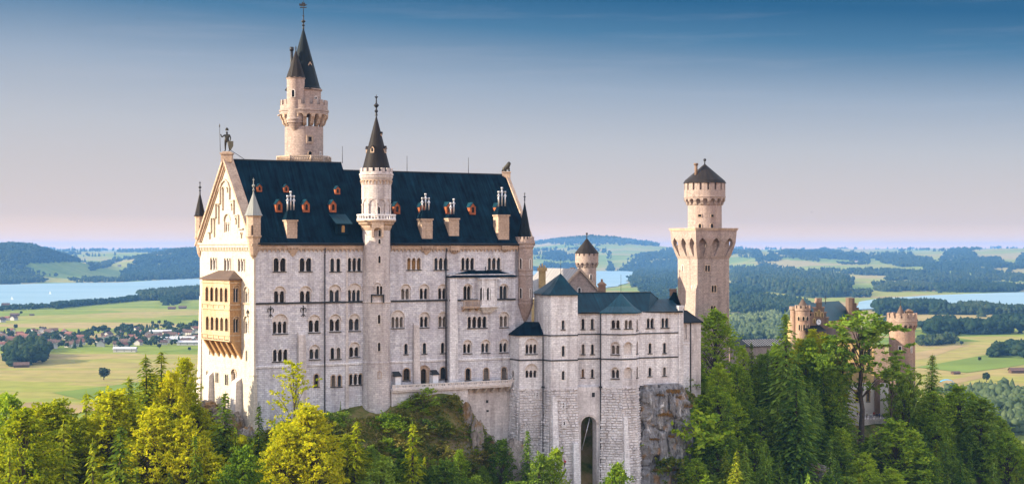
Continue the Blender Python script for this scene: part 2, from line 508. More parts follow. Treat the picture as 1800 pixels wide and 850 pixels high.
M['spruce'] = leafmat('spruce_needles', (0.04, 0.085, 0.014), (0.14, 0.20, 0.018), (0.36, 0.39, 0.024), 0.35)
M['green'] = leafmat('fresh_green_leaves', (0.06, 0.13, 0.018), (0.21, 0.33, 0.028), (0.42, 0.52, 0.044), 0.45)
M['darkgreen'] = leafmat('dark_green_leaves', (0.040, 0.090, 0.018), (0.15, 0.25, 0.036), (0.32, 0.43, 0.060), 0.4)
M['shrub'] = leafmat('shrub_leaves', (0.05, 0.09, 0.014), (0.15, 0.17, 0.026), (0.27, 0.22, 0.06), 0.3)
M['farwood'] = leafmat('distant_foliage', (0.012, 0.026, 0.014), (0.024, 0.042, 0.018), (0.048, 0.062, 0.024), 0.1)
M['bark'] = plain('bark', (0.060, 0.045, 0.034), 0.95, var=0.4, sc=3)
M['barkpale'] = plain('pale_bark', (0.17, 0.15, 0.12), 0.95, var=0.4, sc=3)
# ------------------------------------------------------------------ terrain
def fbm(x, y, sc, seed=0.0, oct=4):
    v = 0.0; a = 0.5; f = 1.0 / sc
    for _ in range(oct):
        v += a * mnoise.noise(Vector((x * f + seed, y * f - seed, seed * 1.7)))
        a *= 0.5; f *= 2.03
    return v

def gauss(x, y, cx, cy, sx, sy):
    return math.exp(-((x - cx) / sx) ** 2 - ((y - cy) / sy) ** 2)

def sstep(a, b, x):
    t = min(1.0, max(0.0, (x - a) / (b - a)))
    return t * t * (3 - 2 * t)

LAKES = [[(-200, 502), (0, 500), (110, 497), (210, 496), (290, 492), (360, 489), (600, 483), (900, 476), (1000, 476), (1060, 476), (1098, 476), (1120, 478), (1108, 486), (1100, 497), (1082, 503), (1050, 508), (980, 512), (600, 514), (352, 512), (250, 521), (200, 530), (100, 537), (0, 543), (-200, 548)],
         [(1503, 545), (1510, 530), (1560, 523), (1640, 519), (1740, 515), (1800, 513), (2000, 511), (2000, 545), (1800, 543), (1700, 541), (1640, 543), (1560, 541)]]
_LE = []
for _l in LAKES:
    _q = np.array([((a - 900) / F * CZ * F / (b - 437), CZ * F / (b - 437)) for a, b in _l])
    _LE.append((_q, np.roll(_q, -1, 0)))
def lake_dist(x, y):
    "distance to the nearest lake shore, negative inside"
    best = 1e9
    for a, b in _LE:
        d = b - a; t = np.clip(((x - a[:, 0]) * d[:, 0] + (y - a[:, 1]) * d[:, 1]) / (d ** 2).sum(1), 0, 1)
        q = math.sqrt((((a + d * t[:, None]) - (x, y)) ** 2).sum(1).min())
        c = ((a[:, 1] > y) != (b[:, 1] > y))
        with np.errstate(divide='ignore', invalid='ignore'):
            xx = a[:, 0] + (y - a[:, 1]) / (b[:, 1] - a[:, 1]) * d[:, 0]
        if (c & (x < xx)).sum() % 2: q = -q
        best = min(best, q)
    return best

def valley(x, y):
    z = valley0(x, y)
    if 3000 < y < 14000:
        q = lake_dist(x, y)
        z = z * sstep(60, 1300, q) - (3.0 * sstep(60, -60, q))
    return z

def valley0(x, y):
    r = y
    z = 0.0
    rise = sstep(6200, 13500, r)
    z += rise * 112
    if r > 5200:
        k = sstep(5200, 9000, r)
        z += k * 46 * fbm(x, y * 0.8, 2600, 3.1) + k * 20 * fbm(x, y, 900, 7.7)
    z += sstep(13000, 22000, r) * 24
    # wooded hill on the far left and its neighbour
    z += 168 * gauss(x, y, -2560, 7500, 300, 620) + 70 * gauss(x, y, -2330, 7500, 190, 600)
    z += 60 * gauss(x, y, -2150, 9300, 330, 900) + 60 * gauss(x, y, -1850, 9500, 420, 900)
    # the broad far hill in the middle
    z += 106 * gauss(x, y, 960, 15500, 720, 2200) + 60 * gauss(x, y, 560, 15500, 800, 2000)
    # the low wooded ridges on the right
    z += 40 * gauss(x, y, 1700, 10200, 420, 900) + 34 * gauss(x, y, 2000, 11800, 500, 900) + 40 * gauss(x, y, 4600, 12500, 1300, 1200)
    z += sstep(14000, 20000, r) * 26 * fbm(x, y, 9000, 1.3)
    if r < 1300:
        z -= 6 * sstep(1300, 500, r)
    return z

def make_ground():
    na, nr = 330, 420
    th = np.radians(np.linspace(-38, 38, na))
    rr = 240.0 * (24000 / 240.0) ** (np.arange(nr) / (nr - 1))
    V = []
    for r in rr:
        for a in th:
            x = r * math.tan(a); y = r
            V.append((x, y, valley(x, y)))
    Fc = []
    for j in range(nr - 1):
        for i in range(na - 1):
            k = j * na + i
            Fc.append((k, k + 1, k + na + 1, k + na))
    me = bpy.data.meshes.new('ground')
    me.from_pydata(V, [], Fc)
    me.polygons.foreach_set('use_smooth', [True] * len(Fc))
    o = bpy.data.objects.new('ground', me)
    COL.objects.link(o)
    o['kind'] = 'structure'
    m, t, b, n, l = newmat('meadow_fields')
    g = n("ShaderNodeNewGeometry")
    mp = n("ShaderNodeMapping"); mp.inputs['Scale'].default_value = (1 / 620, 1 / 300, 0.0); mp.inputs['Rotation'].default_value = (0, 0, 0.10)
    l(g.outputs['Position'], mp.inputs[0])
    wn = n("ShaderNodeTexNoise"); wn.inputs['Scale'].default_value = 0.9; wn.inputs['Detail'].default_value = 2
    l(mp.outputs[0], wn.inputs['Vector'])
    ad = n("ShaderNodeMixRGB"); ad.blend_type = 'ADD'; ad.inputs[0].default_value = 0.35
    l(mp.outputs[0], ad.inputs[1]); l(wn.outputs['Color'], ad.inputs[2])
    vo = n("ShaderNodeTexVoronoi"); vo.inputs['Scale'].default_value = 1.0; vo.distance = 'MANHATTAN'
    l(ad.outputs[0], vo.inputs['Vector'])
    sx = n("ShaderNodeSeparateXYZ"); l(vo.outputs['Color'], sx.inputs[0])
    # strips inside each field
    mp2 = n("ShaderNodeMapping"); mp2.inputs['Scale'].default_value = (1 / 900, 1 / 62, 0.0); mp2.inputs['Rotation'].default_value = (0, 0, 0.16)
    l(g.outputs['Position'], mp2.inputs[0])
    ns = n("ShaderNodeTexNoise"); ns.inputs['Scale'].default_value = 1.0; ns.inputs['Detail'].default_value = 4; ns.inputs['Roughness'].default_value = 0.6
    l(mp2.outputs[0], ns.inputs['Vector'])
    mm = n("ShaderNodeMath"); mm.operation = 'MULTIPLY_ADD'; mm.inputs[1].default_value = 0.9; 
    l(ns.outputs[0], mm.inputs[0])
    m1 = n("ShaderNodeMath"); m1.operation = 'MULTIPLY_ADD'; m1.inputs[1].default_value = 0.62; m1.inputs[2].default_value = -0.25
    l(sx.outputs[0], m1.inputs[0]); l(m1.outputs[0], mm.inputs[2])
    r = ramp_node(n, [(0.10, (0.10, 0.155, 0.020)), (0.34, (0.165, 0.205, 0.028)), (0.52, (0.225, 0.225, 0.045)), (0.70, (0.265, 0.215, 0.075)), (0.90, (0.30, 0.225, 0.10))])
    l(mm.outputs[0], r.inputs[0])
    nd = n("ShaderNodeTexNoise"); nd.inputs['Scale'].default_value = 0.035; nd.inputs['Detail'].default_value = 6
    l(g.outputs['Position'], nd.inputs['Vector'])
    rd = n("ShaderNodeMapRange"); rd.inputs['From Min'].default_value = 0.3; rd.inputs['From Max'].default_value = 0.7
    rd.inputs['To Min'].default_value = 0.82; rd.inputs['To Max'].default_value = 1.15
    l(nd.outputs[0], rd.inputs['Value'])
    mx = n("ShaderNodeMixRGB"); mx.blend_type = 'MULTIPLY'; mx.inputs[0].default_value = 1
    l(r.outputs[0], mx.inputs[1]); l(rd.outputs[0], mx.inputs[2])
    l(mx.outputs[0], b.inputs['Base Color'])
    b.inputs['Roughness'].default_value = 1.0; b.inputs['Specular IOR Level'].default_value = 0.05
    me.materials.append(m)
    return o
make_ground()

# ---- the castle hill, from surveyed points (pixel, pixel, distance) and free points (x, y, z)
HC = []
for px, py, Y in [(447, 775, 309), (400, 745, 318), (425, 765, 312), (352, 706, 330), (340, 712, 322), (520, 752, 306), (567, 742, 315), (640, 732, 318), (690, 722, 321),
                  (640, 760, 311), (720, 697, 325), (752, 687, 327), (785, 688, 328), (815, 700, 329), (835, 730, 329), (855, 800, 330), (900, 850, 332),
                  (760, 760, 318), (700, 770, 314), (760, 850, 310), (690, 850, 305), (820, 850, 318),
                  (950, 890, 331), (1000, 910, 332), (1060, 905, 334), (1120, 890, 337),
                  (1190, 688, 357), (1212, 690, 357), (1240, 735, 362), (1260, 760, 360), (1215, 668, 372), (1240, 662, 380), (1300, 720, 385), (1300, 780, 370), (1300, 860, 356),
                  (1400, 722, 404), (1420, 835, 372), (1530, 738, 412), (1500, 738, 414), (1560, 740, 412), (1470, 735, 424), (1600, 750, 440),
                  (1530, 800, 398), (1660, 760, 425), (1740, 800, 420), (1790, 860, 410), (1420, 900, 362), (1600, 900, 385), (1700, 905, 395)]:
    v = P(px, py, Y); HC.append((v.x, v.y, v.z))
for x, y, zr in [(-66, 334, -34), (-50, 350, -36), (0, 372, -36), (40, 380, -33), (58, 400, -33), (70, 420, -36), (90, 450, -42), (120, 460, -48),
                 (-80, 316, -46), (-95, 320, -54), (-120, 318, -60), (-150, 310, -66), (-200, 300, -80), (-260, 300, -100),
                 (-60, 292, -52), (-90, 280, -60), (-130, 270, -66), (-40, 285, -56), (-100, 240, -68), (-60, 240, -70), (-20, 270, -66), (10, 290, -68),
                 (-60, 200, -80), (-30, 220, -80), (20, 240, -84), (40, 280, -78), (70, 310, -74), (100, 330, -76), (140, 350, -82), (180, 370, -92),
                 (-40, 160, -92), (20, 180, -100), (80, 240, -105), (140, 280, -110), (200, 310, -118), (0, 120, -110), (100, 180, -125), (220, 240, -138), (-120, 160, -100),
                 (-100, 380, -95), (-40, 410, -100), (20, 430, -100), (60, 460, -92), (100, 500, -98), (160, 500, -100), (200, 470, -100), (230, 440, -105),
                 (160, 430, -66), (185, 420, -78), (-160, 380, -125), (-60, 480, -148), (60, 540, -150), (180, 560, -150), (280, 480, -148), (290, 380, -148), (-240, 400, -150), (-200, 220, -110),
                 (-260, 200, -130), (280, 280, -150)]:
    HC.append((x, y, CZ + zr))
HC = np.array(HC)
def _tps(r2):
    return np.where(r2 > 1e-9, 0.5 * r2 * np.log(np.maximum(r2, 1e-12)), 0.0)
_sc = 100.0
_X = HC[:, :2] / _sc
_n = len(_X)
_K = _tps(((_X[:, None, :] - _X[None, :, :]) ** 2).sum(-1)) + np.eye(_n) * 0.004
_A = np.zeros((_n + 3, _n + 3)); _A[:_n, :_n] = _K
_A[:_n, _n] = 1; _A[:_n, _n + 1:] = _X; _A[_n, :_n] = 1; _A[_n + 1:, :_n] = _X.T
_w = np.linalg.solve(_A, np.concatenate([HC[:, 2], np.zeros(3)]))
def hill_np(x, y):
    q = np.stack([np.asarray(x, float), np.asarray(y, float)], -1) / _sc
    d = ((q[..., None, :] - _X) ** 2).sum(-1)
    return _tps(d) @ _w[:_n] + _w[_n] + q @ _w[_n + 1:]
def hz(x, y):
    return float(hill_np(x, y)) + 1.3 * fbm(x, y, 14, 2.2)

def make_hill():
    xs = np.arange(-262, 282, 2.2); ys = np.arange(118, 566, 2.2)
    gx, gy = np.meshgrid(xs, ys)
    z = hill_np(gx, gy)
    V = []
    for j in range(len(ys)):
        for i in range(len(xs)):
            x, y = gx[j, i], gy[j, i]
            V.append((x + 0.8 * fbm(x, y, 7, 5.5), y + 0.8 * fbm(x, y, 7, 9.1), z[j, i] + 1.3 * fbm(x, y, 14, 2.2) + 0.7 * fbm(x, y, 4, 4.4)))
    nx = len(xs)
    Fc = [(j * nx + i, j * nx + i + 1, (j + 1) * nx + i + 1, (j + 1) * nx + i) for j in range(len(ys) - 1) for i in range(nx - 1)]
    me = bpy.data.meshes.new('hill'); me.from_pydata(V, [], Fc)
    me.polygons.foreach_set('use_smooth', [True] * len(Fc))
    o = bpy.data.objects.new('hill', me); COL.objects.link(o); o['kind'] = 'structure'
    m, t, b, n, l = newmat('hillside_grass_and_rock')
    g = n("ShaderNodeNewGeometry")
    n1 = n("ShaderNodeTexNoise"); n1.inputs['Scale'].default_value = 0.22; n1.inputs['Detail'].default_value = 9; n1.inputs['Roughness'].default_value = 0.68
    l(g.outputs['Position'], n1.inputs['Vector'])
    r = ramp_node(n, [(0.34, (0.022, 0.036, 0.010)), (0.45, (0.075, 0.095, 0.020)), (0.54, (0.15, 0.13, 0.045)), (0.66, (0.22, 0.155, 0.08))])
    l(n1.outputs[0], r.inputs[0])
    n2 = n("ShaderNodeTexNoise"); n2.inputs['Scale'].default_value = 0.9; n2.inputs['Detail'].default_value = 8; n2.inputs['Roughness'].default_value = 0.7
    l(g.outputs['Position'], n2.inputs['Vector'])
    rk = ramp_node(n, [(0.3, (0.07, 0.065, 0.065)), (0.7, (0.36, 0.33, 0.32))]); l(n2.outputs[0], rk.inputs[0])
    sp = n("ShaderNodeSeparateXYZ"); l(g.outputs['Normal'], sp.inputs[0])
    st = n("ShaderNodeMath"); st.operation = 'MULTIPLY_ADD'; st.inputs[1].default_value = 0.35; l(n2.outputs[0], st.inputs[0]); l(sp.outputs['Z'], st.inputs[2])
    mr = n("ShaderNodeMapRange"); mr.inputs['From Min'].default_value = 0.66; mr.inputs['From Max'].default_value = 0.56; l(st.outputs[0], mr.inputs['Value'])
    mx = n("ShaderNodeMixRGB"); l(mr.outputs[0], mx.inputs[0]); l(r.outputs[0], mx.inputs[1]); l(rk.outputs[0], mx.inputs[2])
    l(mx.outputs[0], b.inputs['Base Color']); b.inputs['Roughness'].default_value = 1; b.inputs['Specular IOR Level'].default_value = 0.1
    bp = n("ShaderNodeBump"); bp.inputs['Strength'].default_value = 0.9; bp.inputs['Distance'].default_value = 0.5
    l(n2.outputs[0], bp.inputs['Height']); l(bp.outputs[0], b.inputs['Normal'])
    me.materials.append(m)
make_hill()

# ---- ground point under a pixel of the valley
def gpix(px, py):
    Y = CZ * F / max(py - 437, 2.0)
    for _ in range(14):
        x = (px - 900) / F * Y
        Y2 = (CZ - valley(x, Y)) * F / max(py - 437, 2.0)
        Y = 0.5 * Y + 0.5 * min(max(Y2, 300), 30000)
    return ((px - 900) / F * Y, Y)

def watermat():
    m, t, b, n, l = newmat('lake_water')
    g = n("ShaderNodeNewGeometry")
    mp = n("ShaderNodeMapping"); mp.inputs['Scale'].default_value = (1 / 1800, 1 / 500, 0.0); l(g.outputs['Position'], mp.inputs[0])
    ns = n("ShaderNodeTexNoise"); ns.inputs['Scale'].default_value = 2; ns.inputs['Detail'].default_value = 6; l(mp.outputs[0], ns.inputs['Vector'])
    r = ramp_node(n, [(0.3, (0.14, 0.26, 0.31)), (0.7, (0.22, 0.33, 0.37))]); l(ns.outputs[0], r.inputs[0])
    l(r.outputs[0], b.inputs['Base Color'])
    b.inputs['Roughness'].default_value = 0.35; b.inputs['Specular IOR Level'].default_value = 0.35; b.inputs['IOR'].default_value = 1.33
    nw = n("ShaderNodeTexNoise"); nw.inputs['Scale'].default_value = 0.08; nw.inputs['Detail'].default_value = 3; l(g.outputs['Position'], nw.inputs['Vector'])
    bp = n("ShaderNodeBump"); bp.inputs['Strength'].default_value = 0.6; bp.inputs['Distance'].default_value = 1.0
    l(nw.outputs[0], bp.inputs['Height']); l(bp.outputs[0], b.inputs['Normal'])
    return m
M['water'] = watermat()
def flat_poly(name, pix, z, mat, sub=1, wob=0.0, lift=None):
    pts = []
    for (a, b) in zip(pix, pix[1:] + pix[:1]):
        for k in range(sub):
            t = k / sub
            x, y = (CZ * F / max(a[1] + (b[1] - a[1]) * t - 437, 2) * (a[0] + (b[0] - a[0]) * t - 900) / F, CZ * F / max(a[1] + (b[1] - a[1]) * t - 437, 2))
            if wob: x += wob * fbm(x, y, 300, 8.8); y += wob * 2 * fbm(x, y, 400, 1.8)
            pts.append((x, y))
    mb = MB()
    idx = [mb.pt(x, y, z) for x, y in pts]
    for t in tessellate_polygon([[Vector((x, y, 0)) for x, y in pts]]): mb.fi([idx[k] for k in t])
    o = mb.build(name, mat); o['kind'] = 'structure'
    return o
flat_poly('lake', LAKES[0], 0.6, M['water'], 6, 40)
flat_poly('lake', LAKES[1], 0.6, M['water'], 6, 30)

# ---- pale tracks and tan stubble fields that read by themselves
M['stubble'] = plain('stubble_field', (0.27, 0.20, 0.09), 1.0, var=0.2, sc=0.01, spec=0.05)
M['limegrass'] = plain('fresh_mown_grass', (0.125, 0.175, 0.028), 1.0, var=0.15, sc=0.01, spec=0.05)
M['gravel'] = plain('gravel_track', (0.42, 0.37, 0.29), 1.0, var=0.1, sc=0.05, spec=0.05)
for px in ([(1608, 620), (1680, 607), (1700, 607), (1640, 626), (1608, 632)], [(1650, 672), (1720, 658), (1735, 662), (1660, 680)], [(1285, 545), (1420, 533), (1500, 530), (1510, 536), (1420, 545), (1300, 552)],
           [(0, 712), (60, 706), (200, 716), (120, 728)]):
    flat_poly('stubble_field', px, 0.25, M['stubble'], 4, 6)
for px in ([(1610, 645), (1800, 612), (1800, 640), (1700, 655)], [(1480, 511), (1490, 505), (1535, 503), (1540, 508), (1500, 513)], [(90, 690), (240, 672), (360, 676), (300, 700), (160, 706)]):
    flat_poly('mown_field', px, 0.4, M['limegrass'], 4, 6)
# ------------------------------------------------------------------ wall + window builders
class Wall:
    def __init__(s, fr, poly, mat, d=0.0):
        s.fr = fr.off(d); s.poly = poly; s.mat = mat; s.holes = []
    def window(s, parent, cx, yt, yb, w, n=1, relief=None, rw=None, gapf=0.36, trim=None, name='window', sill=True, depth=0.55, blank=False, pointed=0.0, lit=False, cols=True):
        fr = s.fr
        c = fr.s(cx); W = fr.s(cx + w / 2) - fr.s(cx - w / 2)
        z1 = fr.z(yt, c); z0 = fr.z(yb, c)
        trim = trim or M['trim']
        mb = MB(fr.T); gb = MB(fr.T)
        nich = 0.0
        if relief is not None:
            RW = fr.s(cx + (rw or w + 3) / 2) - fr.s(cx - (rw or w + 3) / 2)
            zt = fr.z(relief, c)
            ro = arch_pts(c, RW, z0, zt, 12)
            s.holes.append(ro)
            nich = 0.24 if not blank else 0.5
            if blank:
                mb.panel(ro, [], -nich, 0.01, 0)
            else:
                li, lw, zs = (group_pts(c, W, n, W / n * gapf, z0 + 0.06, z1) if n > 1 else (arch_pts(c, W, z0 + 0.06, z1), W, z1 - W / 2))
                mb.panel(ro, [li], -nich, depth, 0)
            # thin hood mould round the relief arch
            r0 = RW / 2; zs0 = zt - r0
            out_ = [(c + (r0 + 0.16) * math.cos(a), zs0 + (r0 + 0.16) * math.sin(a)) for a in [PI * k / 14 for k in range(15)]]
            inn_ = [(c + (r0 + 0.003) * math.cos(a), zs0 + (r0 + 0.003) * math.sin(a)) for a in [PI * k / 14 for k in range(15)]]
            mb.prism(out_ + inn_[::-1], 0.003, 0.16, 0)
        else:
            li, lw, zs = (group_pts(c, W, n, W / n * gapf, z0, z1) if n > 1 else (arch_pts(c, W, z0, z1, 8, pointed), W, z1 - W / 2))
            s.holes.append(li)
            # surround: a thin proud band
            t = 0.22
            if n > 1:
                lo, _, _ = group_pts(c, W + 2 * t, n, W / n * gapf - 0.02 if False else max(0.05, W / n * gapf - 2 * t * 0.4), z0 - 0.002, z1 + t)
            else:
                lo = arch_pts(c, W + 2 * t, z0 - 0.002, z1 + t, 8, pointed)
            mb.panel(lo, [[(p[0] + 0.0, p[1] + (0.004 if i < 2 else 0)) for i, p in enumerate(li)]], 0.06, depth, 0)
            m2 = len(lo)
            a = [mb.pt(p[0], 0.06, p[1]) for p in lo]; b = [mb.pt(p[0], -0.02, p[1]) for p in lo]
            for k in range(m2): mb.fi([a[k], a[(k + 1) % m2], b[(k + 1) % m2], b[k]])
        win = mb.build(name, [trim, M['wood']], parent)
        if blank: return win
        gz0 = z0 + (0.06 if relief is not None else 0.0)
        gd = -nich - depth + 0.04
        gb.prism([(c - W / 2 - 0.1, gz0 - 0.03), (c + W / 2 + 0.1, gz0 - 0.03), (c + W / 2 + 0.1, z1 + 0.1), (c - W / 2 - 0.1, z1 + 0.1)], gd - 0.12, gd - 0.06, 0)
        # casement bars
        cb = MB(fr.T)
        for i in range(n):
            cc = c - W / 2 + lw / 2 + i * (lw + W / n * gapf) if n > 1 else c
            cb.box(cc - 0.035, cc + 0.035, gd - 0.05, gd - 0.01, gz0, z1 - 0.1, 0)
            cb.box(cc - lw / 2, cc + lw / 2, gd - 0.045, gd - 0.012, z1 - lw * 0.62, z1 - lw * 0.62 + 0.07, 0)
        gb.build('pane', M['litglass'] if lit else random.choice([M['glass']] * 6 + [M['glassb']] * 3 + [M['curtain']]), win)
        cb.build('casement', M['doorwood'], win)
        if n > 1 and cols:
            gp = W / n * gapf
            r = min(0.19, gp * 0.5)
            for i in range(n - 1):
                cc = c - W / 2 + lw + gp / 2 + i * (lw + gp)
                kb = MB()
                O = fr.T(cc, -nich - 0.22, 0)
                kb.lathe(O[0], O[1], [(r * 1.5, gz0), (r * 1.5, gz0 + 0.14), (r, gz0 + 0.24), (r * 0.9, zs - 0.36), (r * 1.6, zs - 0.12), (r * 1.7, zs + 0.02)], 8)
                kb.build('column', M['trim'], win)
        if sill:
            sb = MB(fr.T)
            sb.prism([(c - W / 2 - 0.26, z0 - 0.17), (c + W / 2 + 0.26, z0 - 0.17), (c + W / 2 + 0.26, z0 - 0.004), (c - W / 2 - 0.26, z0 - 0.004)], 0.0 + 0.002, 0.22, 0)
            sb.build('sill', M['sill'], win)
        return win
    def finish(s, name, parent, sides=True, depth=0.5):
        mb = MB(s.fr.T)
        mb.panel(s.poly, s.holes, 0.0, depth, 0, sides=False)
        return mb.build(name, s.mat, parent)

def cyl_window(parent, cx, cy, R, px, yt, yb, w, name='window', trim=None, t=0.16, plainhole=False):
    "a small window on a round tower, its tangent plane found from the pixel column"
    k = (px - 900) / F
    # ray (k*Y, Y): nearest hit with the circle
    A = k * k + 1; B = -2 * (k * cx + cy); C = cx * cx + cy * cy - R * R
    D = B * B - 4 * A * C
    Y = (-B - math.sqrt(max(D, 0))) / (2 * A)
    hx, hy = k * Y, Y
    nx, ny = (hx - cx) / R, (hy - cy) / R
    fr = Frame((hx, hy), (-ny, nx))
    if fr.n.dot(Vector((nx, ny))) < 0: fr = Frame((hx, hy), (ny, -nx))
    W = w / F * Y
    z1 = CZ + (437 - yt) / F * Y; z0 = CZ + (437 - yb) / F * Y
    mb = MB(fr.T)
    li = arch_pts(0, W, z0, z1) if not plainhole else [(-W / 2, z0), (W / 2, z0), (W / 2, z1), (-W / 2, z1)]
    lo = arch_pts(0, W + 2 * t, z0 - t * 0.5, z1 + t) if not plainhole else [(-W / 2 - t, z0 - t), (W / 2 + t, z0 - t), (W / 2 + t, z1 + t), (-W / 2 - t, z1 + t)]
    mb.panel(lo, [li], 0.16, 0.4, 0, sides=True)
    win = mb.build(name, trim or M['trim'], parent)
    gb = MB(fr.T); gb.prism(li, 0.0, 0.035, 0); gb.build('pane', M['glass'], win)
    return win

def crenels(mb, cx, cy, R, z0, z1, n, th=0.5, frac=0.6, m=0):
    for k in range(n):
        a0 = 2 * PI * k / n; a1 = a0 + 2 * PI / n * frac
        ps = []
        for r in (R, R - th):
            for a in (a0, (a0 + a1) / 2, a1): ps.append((cx + r * math.cos(a), cy + r * math.sin(a)))
        for poly in ([0, 1, 4, 3], [1, 2, 5, 4]):
            lo = [mb.pt(ps[i][0], ps[i][1], z0) for i in poly]; hi = [mb.pt(ps[i][0], ps[i][1], z1) for i in poly]
            mb.fi(hi, m)
            for i in range(4): mb.fi([lo[i], lo[(i + 1) % 4], hi[(i + 1) % 4], hi[i]], m)

def corbel_ring(mb, cx, cy, r_in, r_out, zb, zt, n, frac=0.45, m=0, arch=True):
    "corbels carrying a gallery, with little round arches between them"
    for k in range(n):
        a = 2 * PI * k / n; w = 2 * PI / n
        fr = Frame((cx + r_out * math.cos(a), cy + r_out * math.sin(a)), (-math.sin(a), math.cos(a)))
        W = 2 * r_out * math.sin(w / 2)
        hw = W * frac / 2
        # bracket: stepped wedge
        dd = r_out - r_in
        T = fr.T
        sgn = 1 if fr.n.dot(Vector((math.cos(a), math.sin(a)))) > 0 else -1
        prof = [(0, zt), (0, zt - (zt - zb) * 0.28), (-dd * 0.35, zt - (zt - zb) * 0.50), (-dd * 0.55, zt - (zt - zb) * 0.8), (-dd - 0.1, zb), (-dd - 0.1, zt)]
        A = [mb.pt(*T(-hw, sgn * p[0], p[1])) for p in prof]; B = [mb.pt(*T(hw, sgn * p[0], p[1])) for p in prof]
        mb.fi(A, m); mb.fi(B[::-1], m)
        for i in range(len(prof)): mb.fi([A[i], A[(i + 1) % len(prof)], B[(i + 1) % len(prof)], B[i]], m)
        if arch:
            # spandrel panel with the arch cut out, centred between this bracket and the next
            a2 = a + w / 2
            f2 = Frame((cx + r_out * math.cos(w / 2) * math.cos(a2), cy + r_out * math.cos(w / 2) * math.sin(a2)), (-math.sin(a2), math.cos(a2)))
            s2 = 1 if f2.n.dot(Vector((math.cos(a2), math.sin(a2)))) > 0 else -1
            r = W / 2 - hw
            zs = zt - r - 0.12
            pts = [(-W / 2, zt), (-W / 2, zs), (-r, zs)] + [(-r * math.cos(PI * q / 6), zs + r * math.sin(PI * q / 6)) for q in range(1, 6)] + [(r, zs), (W / 2, zs), (W / 2, zt)]
            tri = tessellate_polygon([[Vector((p[0], p[1], 0)) for p in pts]])
            o = [mb.pt(*f2.T(p[0], s2 * 0.004, p[1])) for p in pts]; ii = [mb.pt(*f2.T(p[0], s2 * -dd * 0.6, p[1])) for p in pts]
            for t in tri: mb.fi([o[q] for q in t], m)
            for q in range(1, len(pts) - 2): mb.fi([o[q], o[q + 1], ii[q + 1], ii[q]], m)

def finial(parent, x, y, z, h, r, mat=None, cross=True, name='finial'):
    mb = MB()
    mb.lathe(x, y, [(r, z - 0.1), (r * 0.55, z + h * 0.12), (r * 1.3, z + h * 0.2), (r * 0.6, z + h * 0.28), (r * 0.5, z + h * 0.36), (r * 1.7, z + h * 0.45), (r * 1.7, z + h * 0.5), (r * 0.5, z + h * 0.58), (r * 0.4, z + h * 0.8), (r * 0.9, z + h * 0.84), (r * 0.25, z + h * 0.9), (0.02, z + h)], 10)
    if cross:
        mb.box(x - r * 1.1, x + r * 1.1, y - r * 0.25, y + r * 0.25, z + h * 0.86, z + h * 0.86 + r * 0.5)
    return mb.build(name, mat or M['metal'], parent)

def cone_roof(mb, cx, cy, z0, z1, R, n=8, flare=0.0, m=0, rot=0.0):
    "faceted spire with a flared foot"
    prof = [(R, z0)]
    if flare: prof += [(R - flare, z0 + flare * 1.6)]
    prof += [(0.0, z1)]
    mb.lathe(cx, cy, prof, n, m, rot, rot + 2 * PI, cap=True, smooth=n > 10)

M['litglass'] = plain('painted_lit_curtain', (0.30, 0.17, 0.06), 0.4, sc=2)  # lit look of curtained panes put into the base colour

# ------------------------------------------------------------------ palace: plan
ANG = math.radians(28.4)
A0 = plan(447, 310)
U = Vector((math.cos(ANG), math.sin(ANG)))
FS = Frame(A0, U)                       # long south front
B0 = plan(351.5, 330)
FG = frame2(B0, A0)                     # west gable front, s from the far corner
GL = FG.len
ZE = CZ + 1.15                          # eaves
ZRW = P(398, 280, 320).z                # ridge of the west part
ZRE = P(790, 304, 345).z                # ridge of the east part
ZB = CZ - 48
s_end = FS.s(908)
palace = thing('palace', 'huge pale limestone palace with steep dark roof, rows of arched windows, sunlit west gable', 'palace', (A0.x, A0.y, CZ - 37))

# --- south front, upper plane and (further right) the projecting plane below its little roof
zl = ZB
W1 = Wall(FS, [(0, zl), (FS.s(789.5), zl), (FS.s(789.5), ZE), (0, ZE)], M['lime'])
zcan = FS.z(481, FS.s(850))
W2 = Wall(FS, [(FS.s(789.5), zcan - 1.0), (FS.s(912), zcan - 1.0), (FS.s(912), ZE), (FS.s(789.5), ZE)], M['lime'])
FS3 = FS.off(1.3)
W3 = Wall(FS3, [(FS3.s(790.5), zl), (FS3.s(906), zl), (FS3.s(906), zcan), (FS3.s(790.5), zcan)], M['lime'])
w = W1.window
for args in [(491.5, 453, 476.6, 21, 2), (537, 453, 476.4, 20.5, 2), (584, 454, 477, 6.8), (594.7, 454, 477, 6.8), (623, 453, 476, 23, 3),
             (727.5, 453, 473.9, 23.5, 3), (775, 453, 473.9, 23, 3),
             (492.5, 613.5, 634.5, 25, 3), (584.2, 610.5, 630.5, 6.6), (595, 610.5, 630, 6.6),
             (713.5, 603.5, 622, 6), (746, 602.2, 621, 6), (778, 601.6, 620, 6)]:
    w(palace, *args, lit=(args[0] == 727.5))
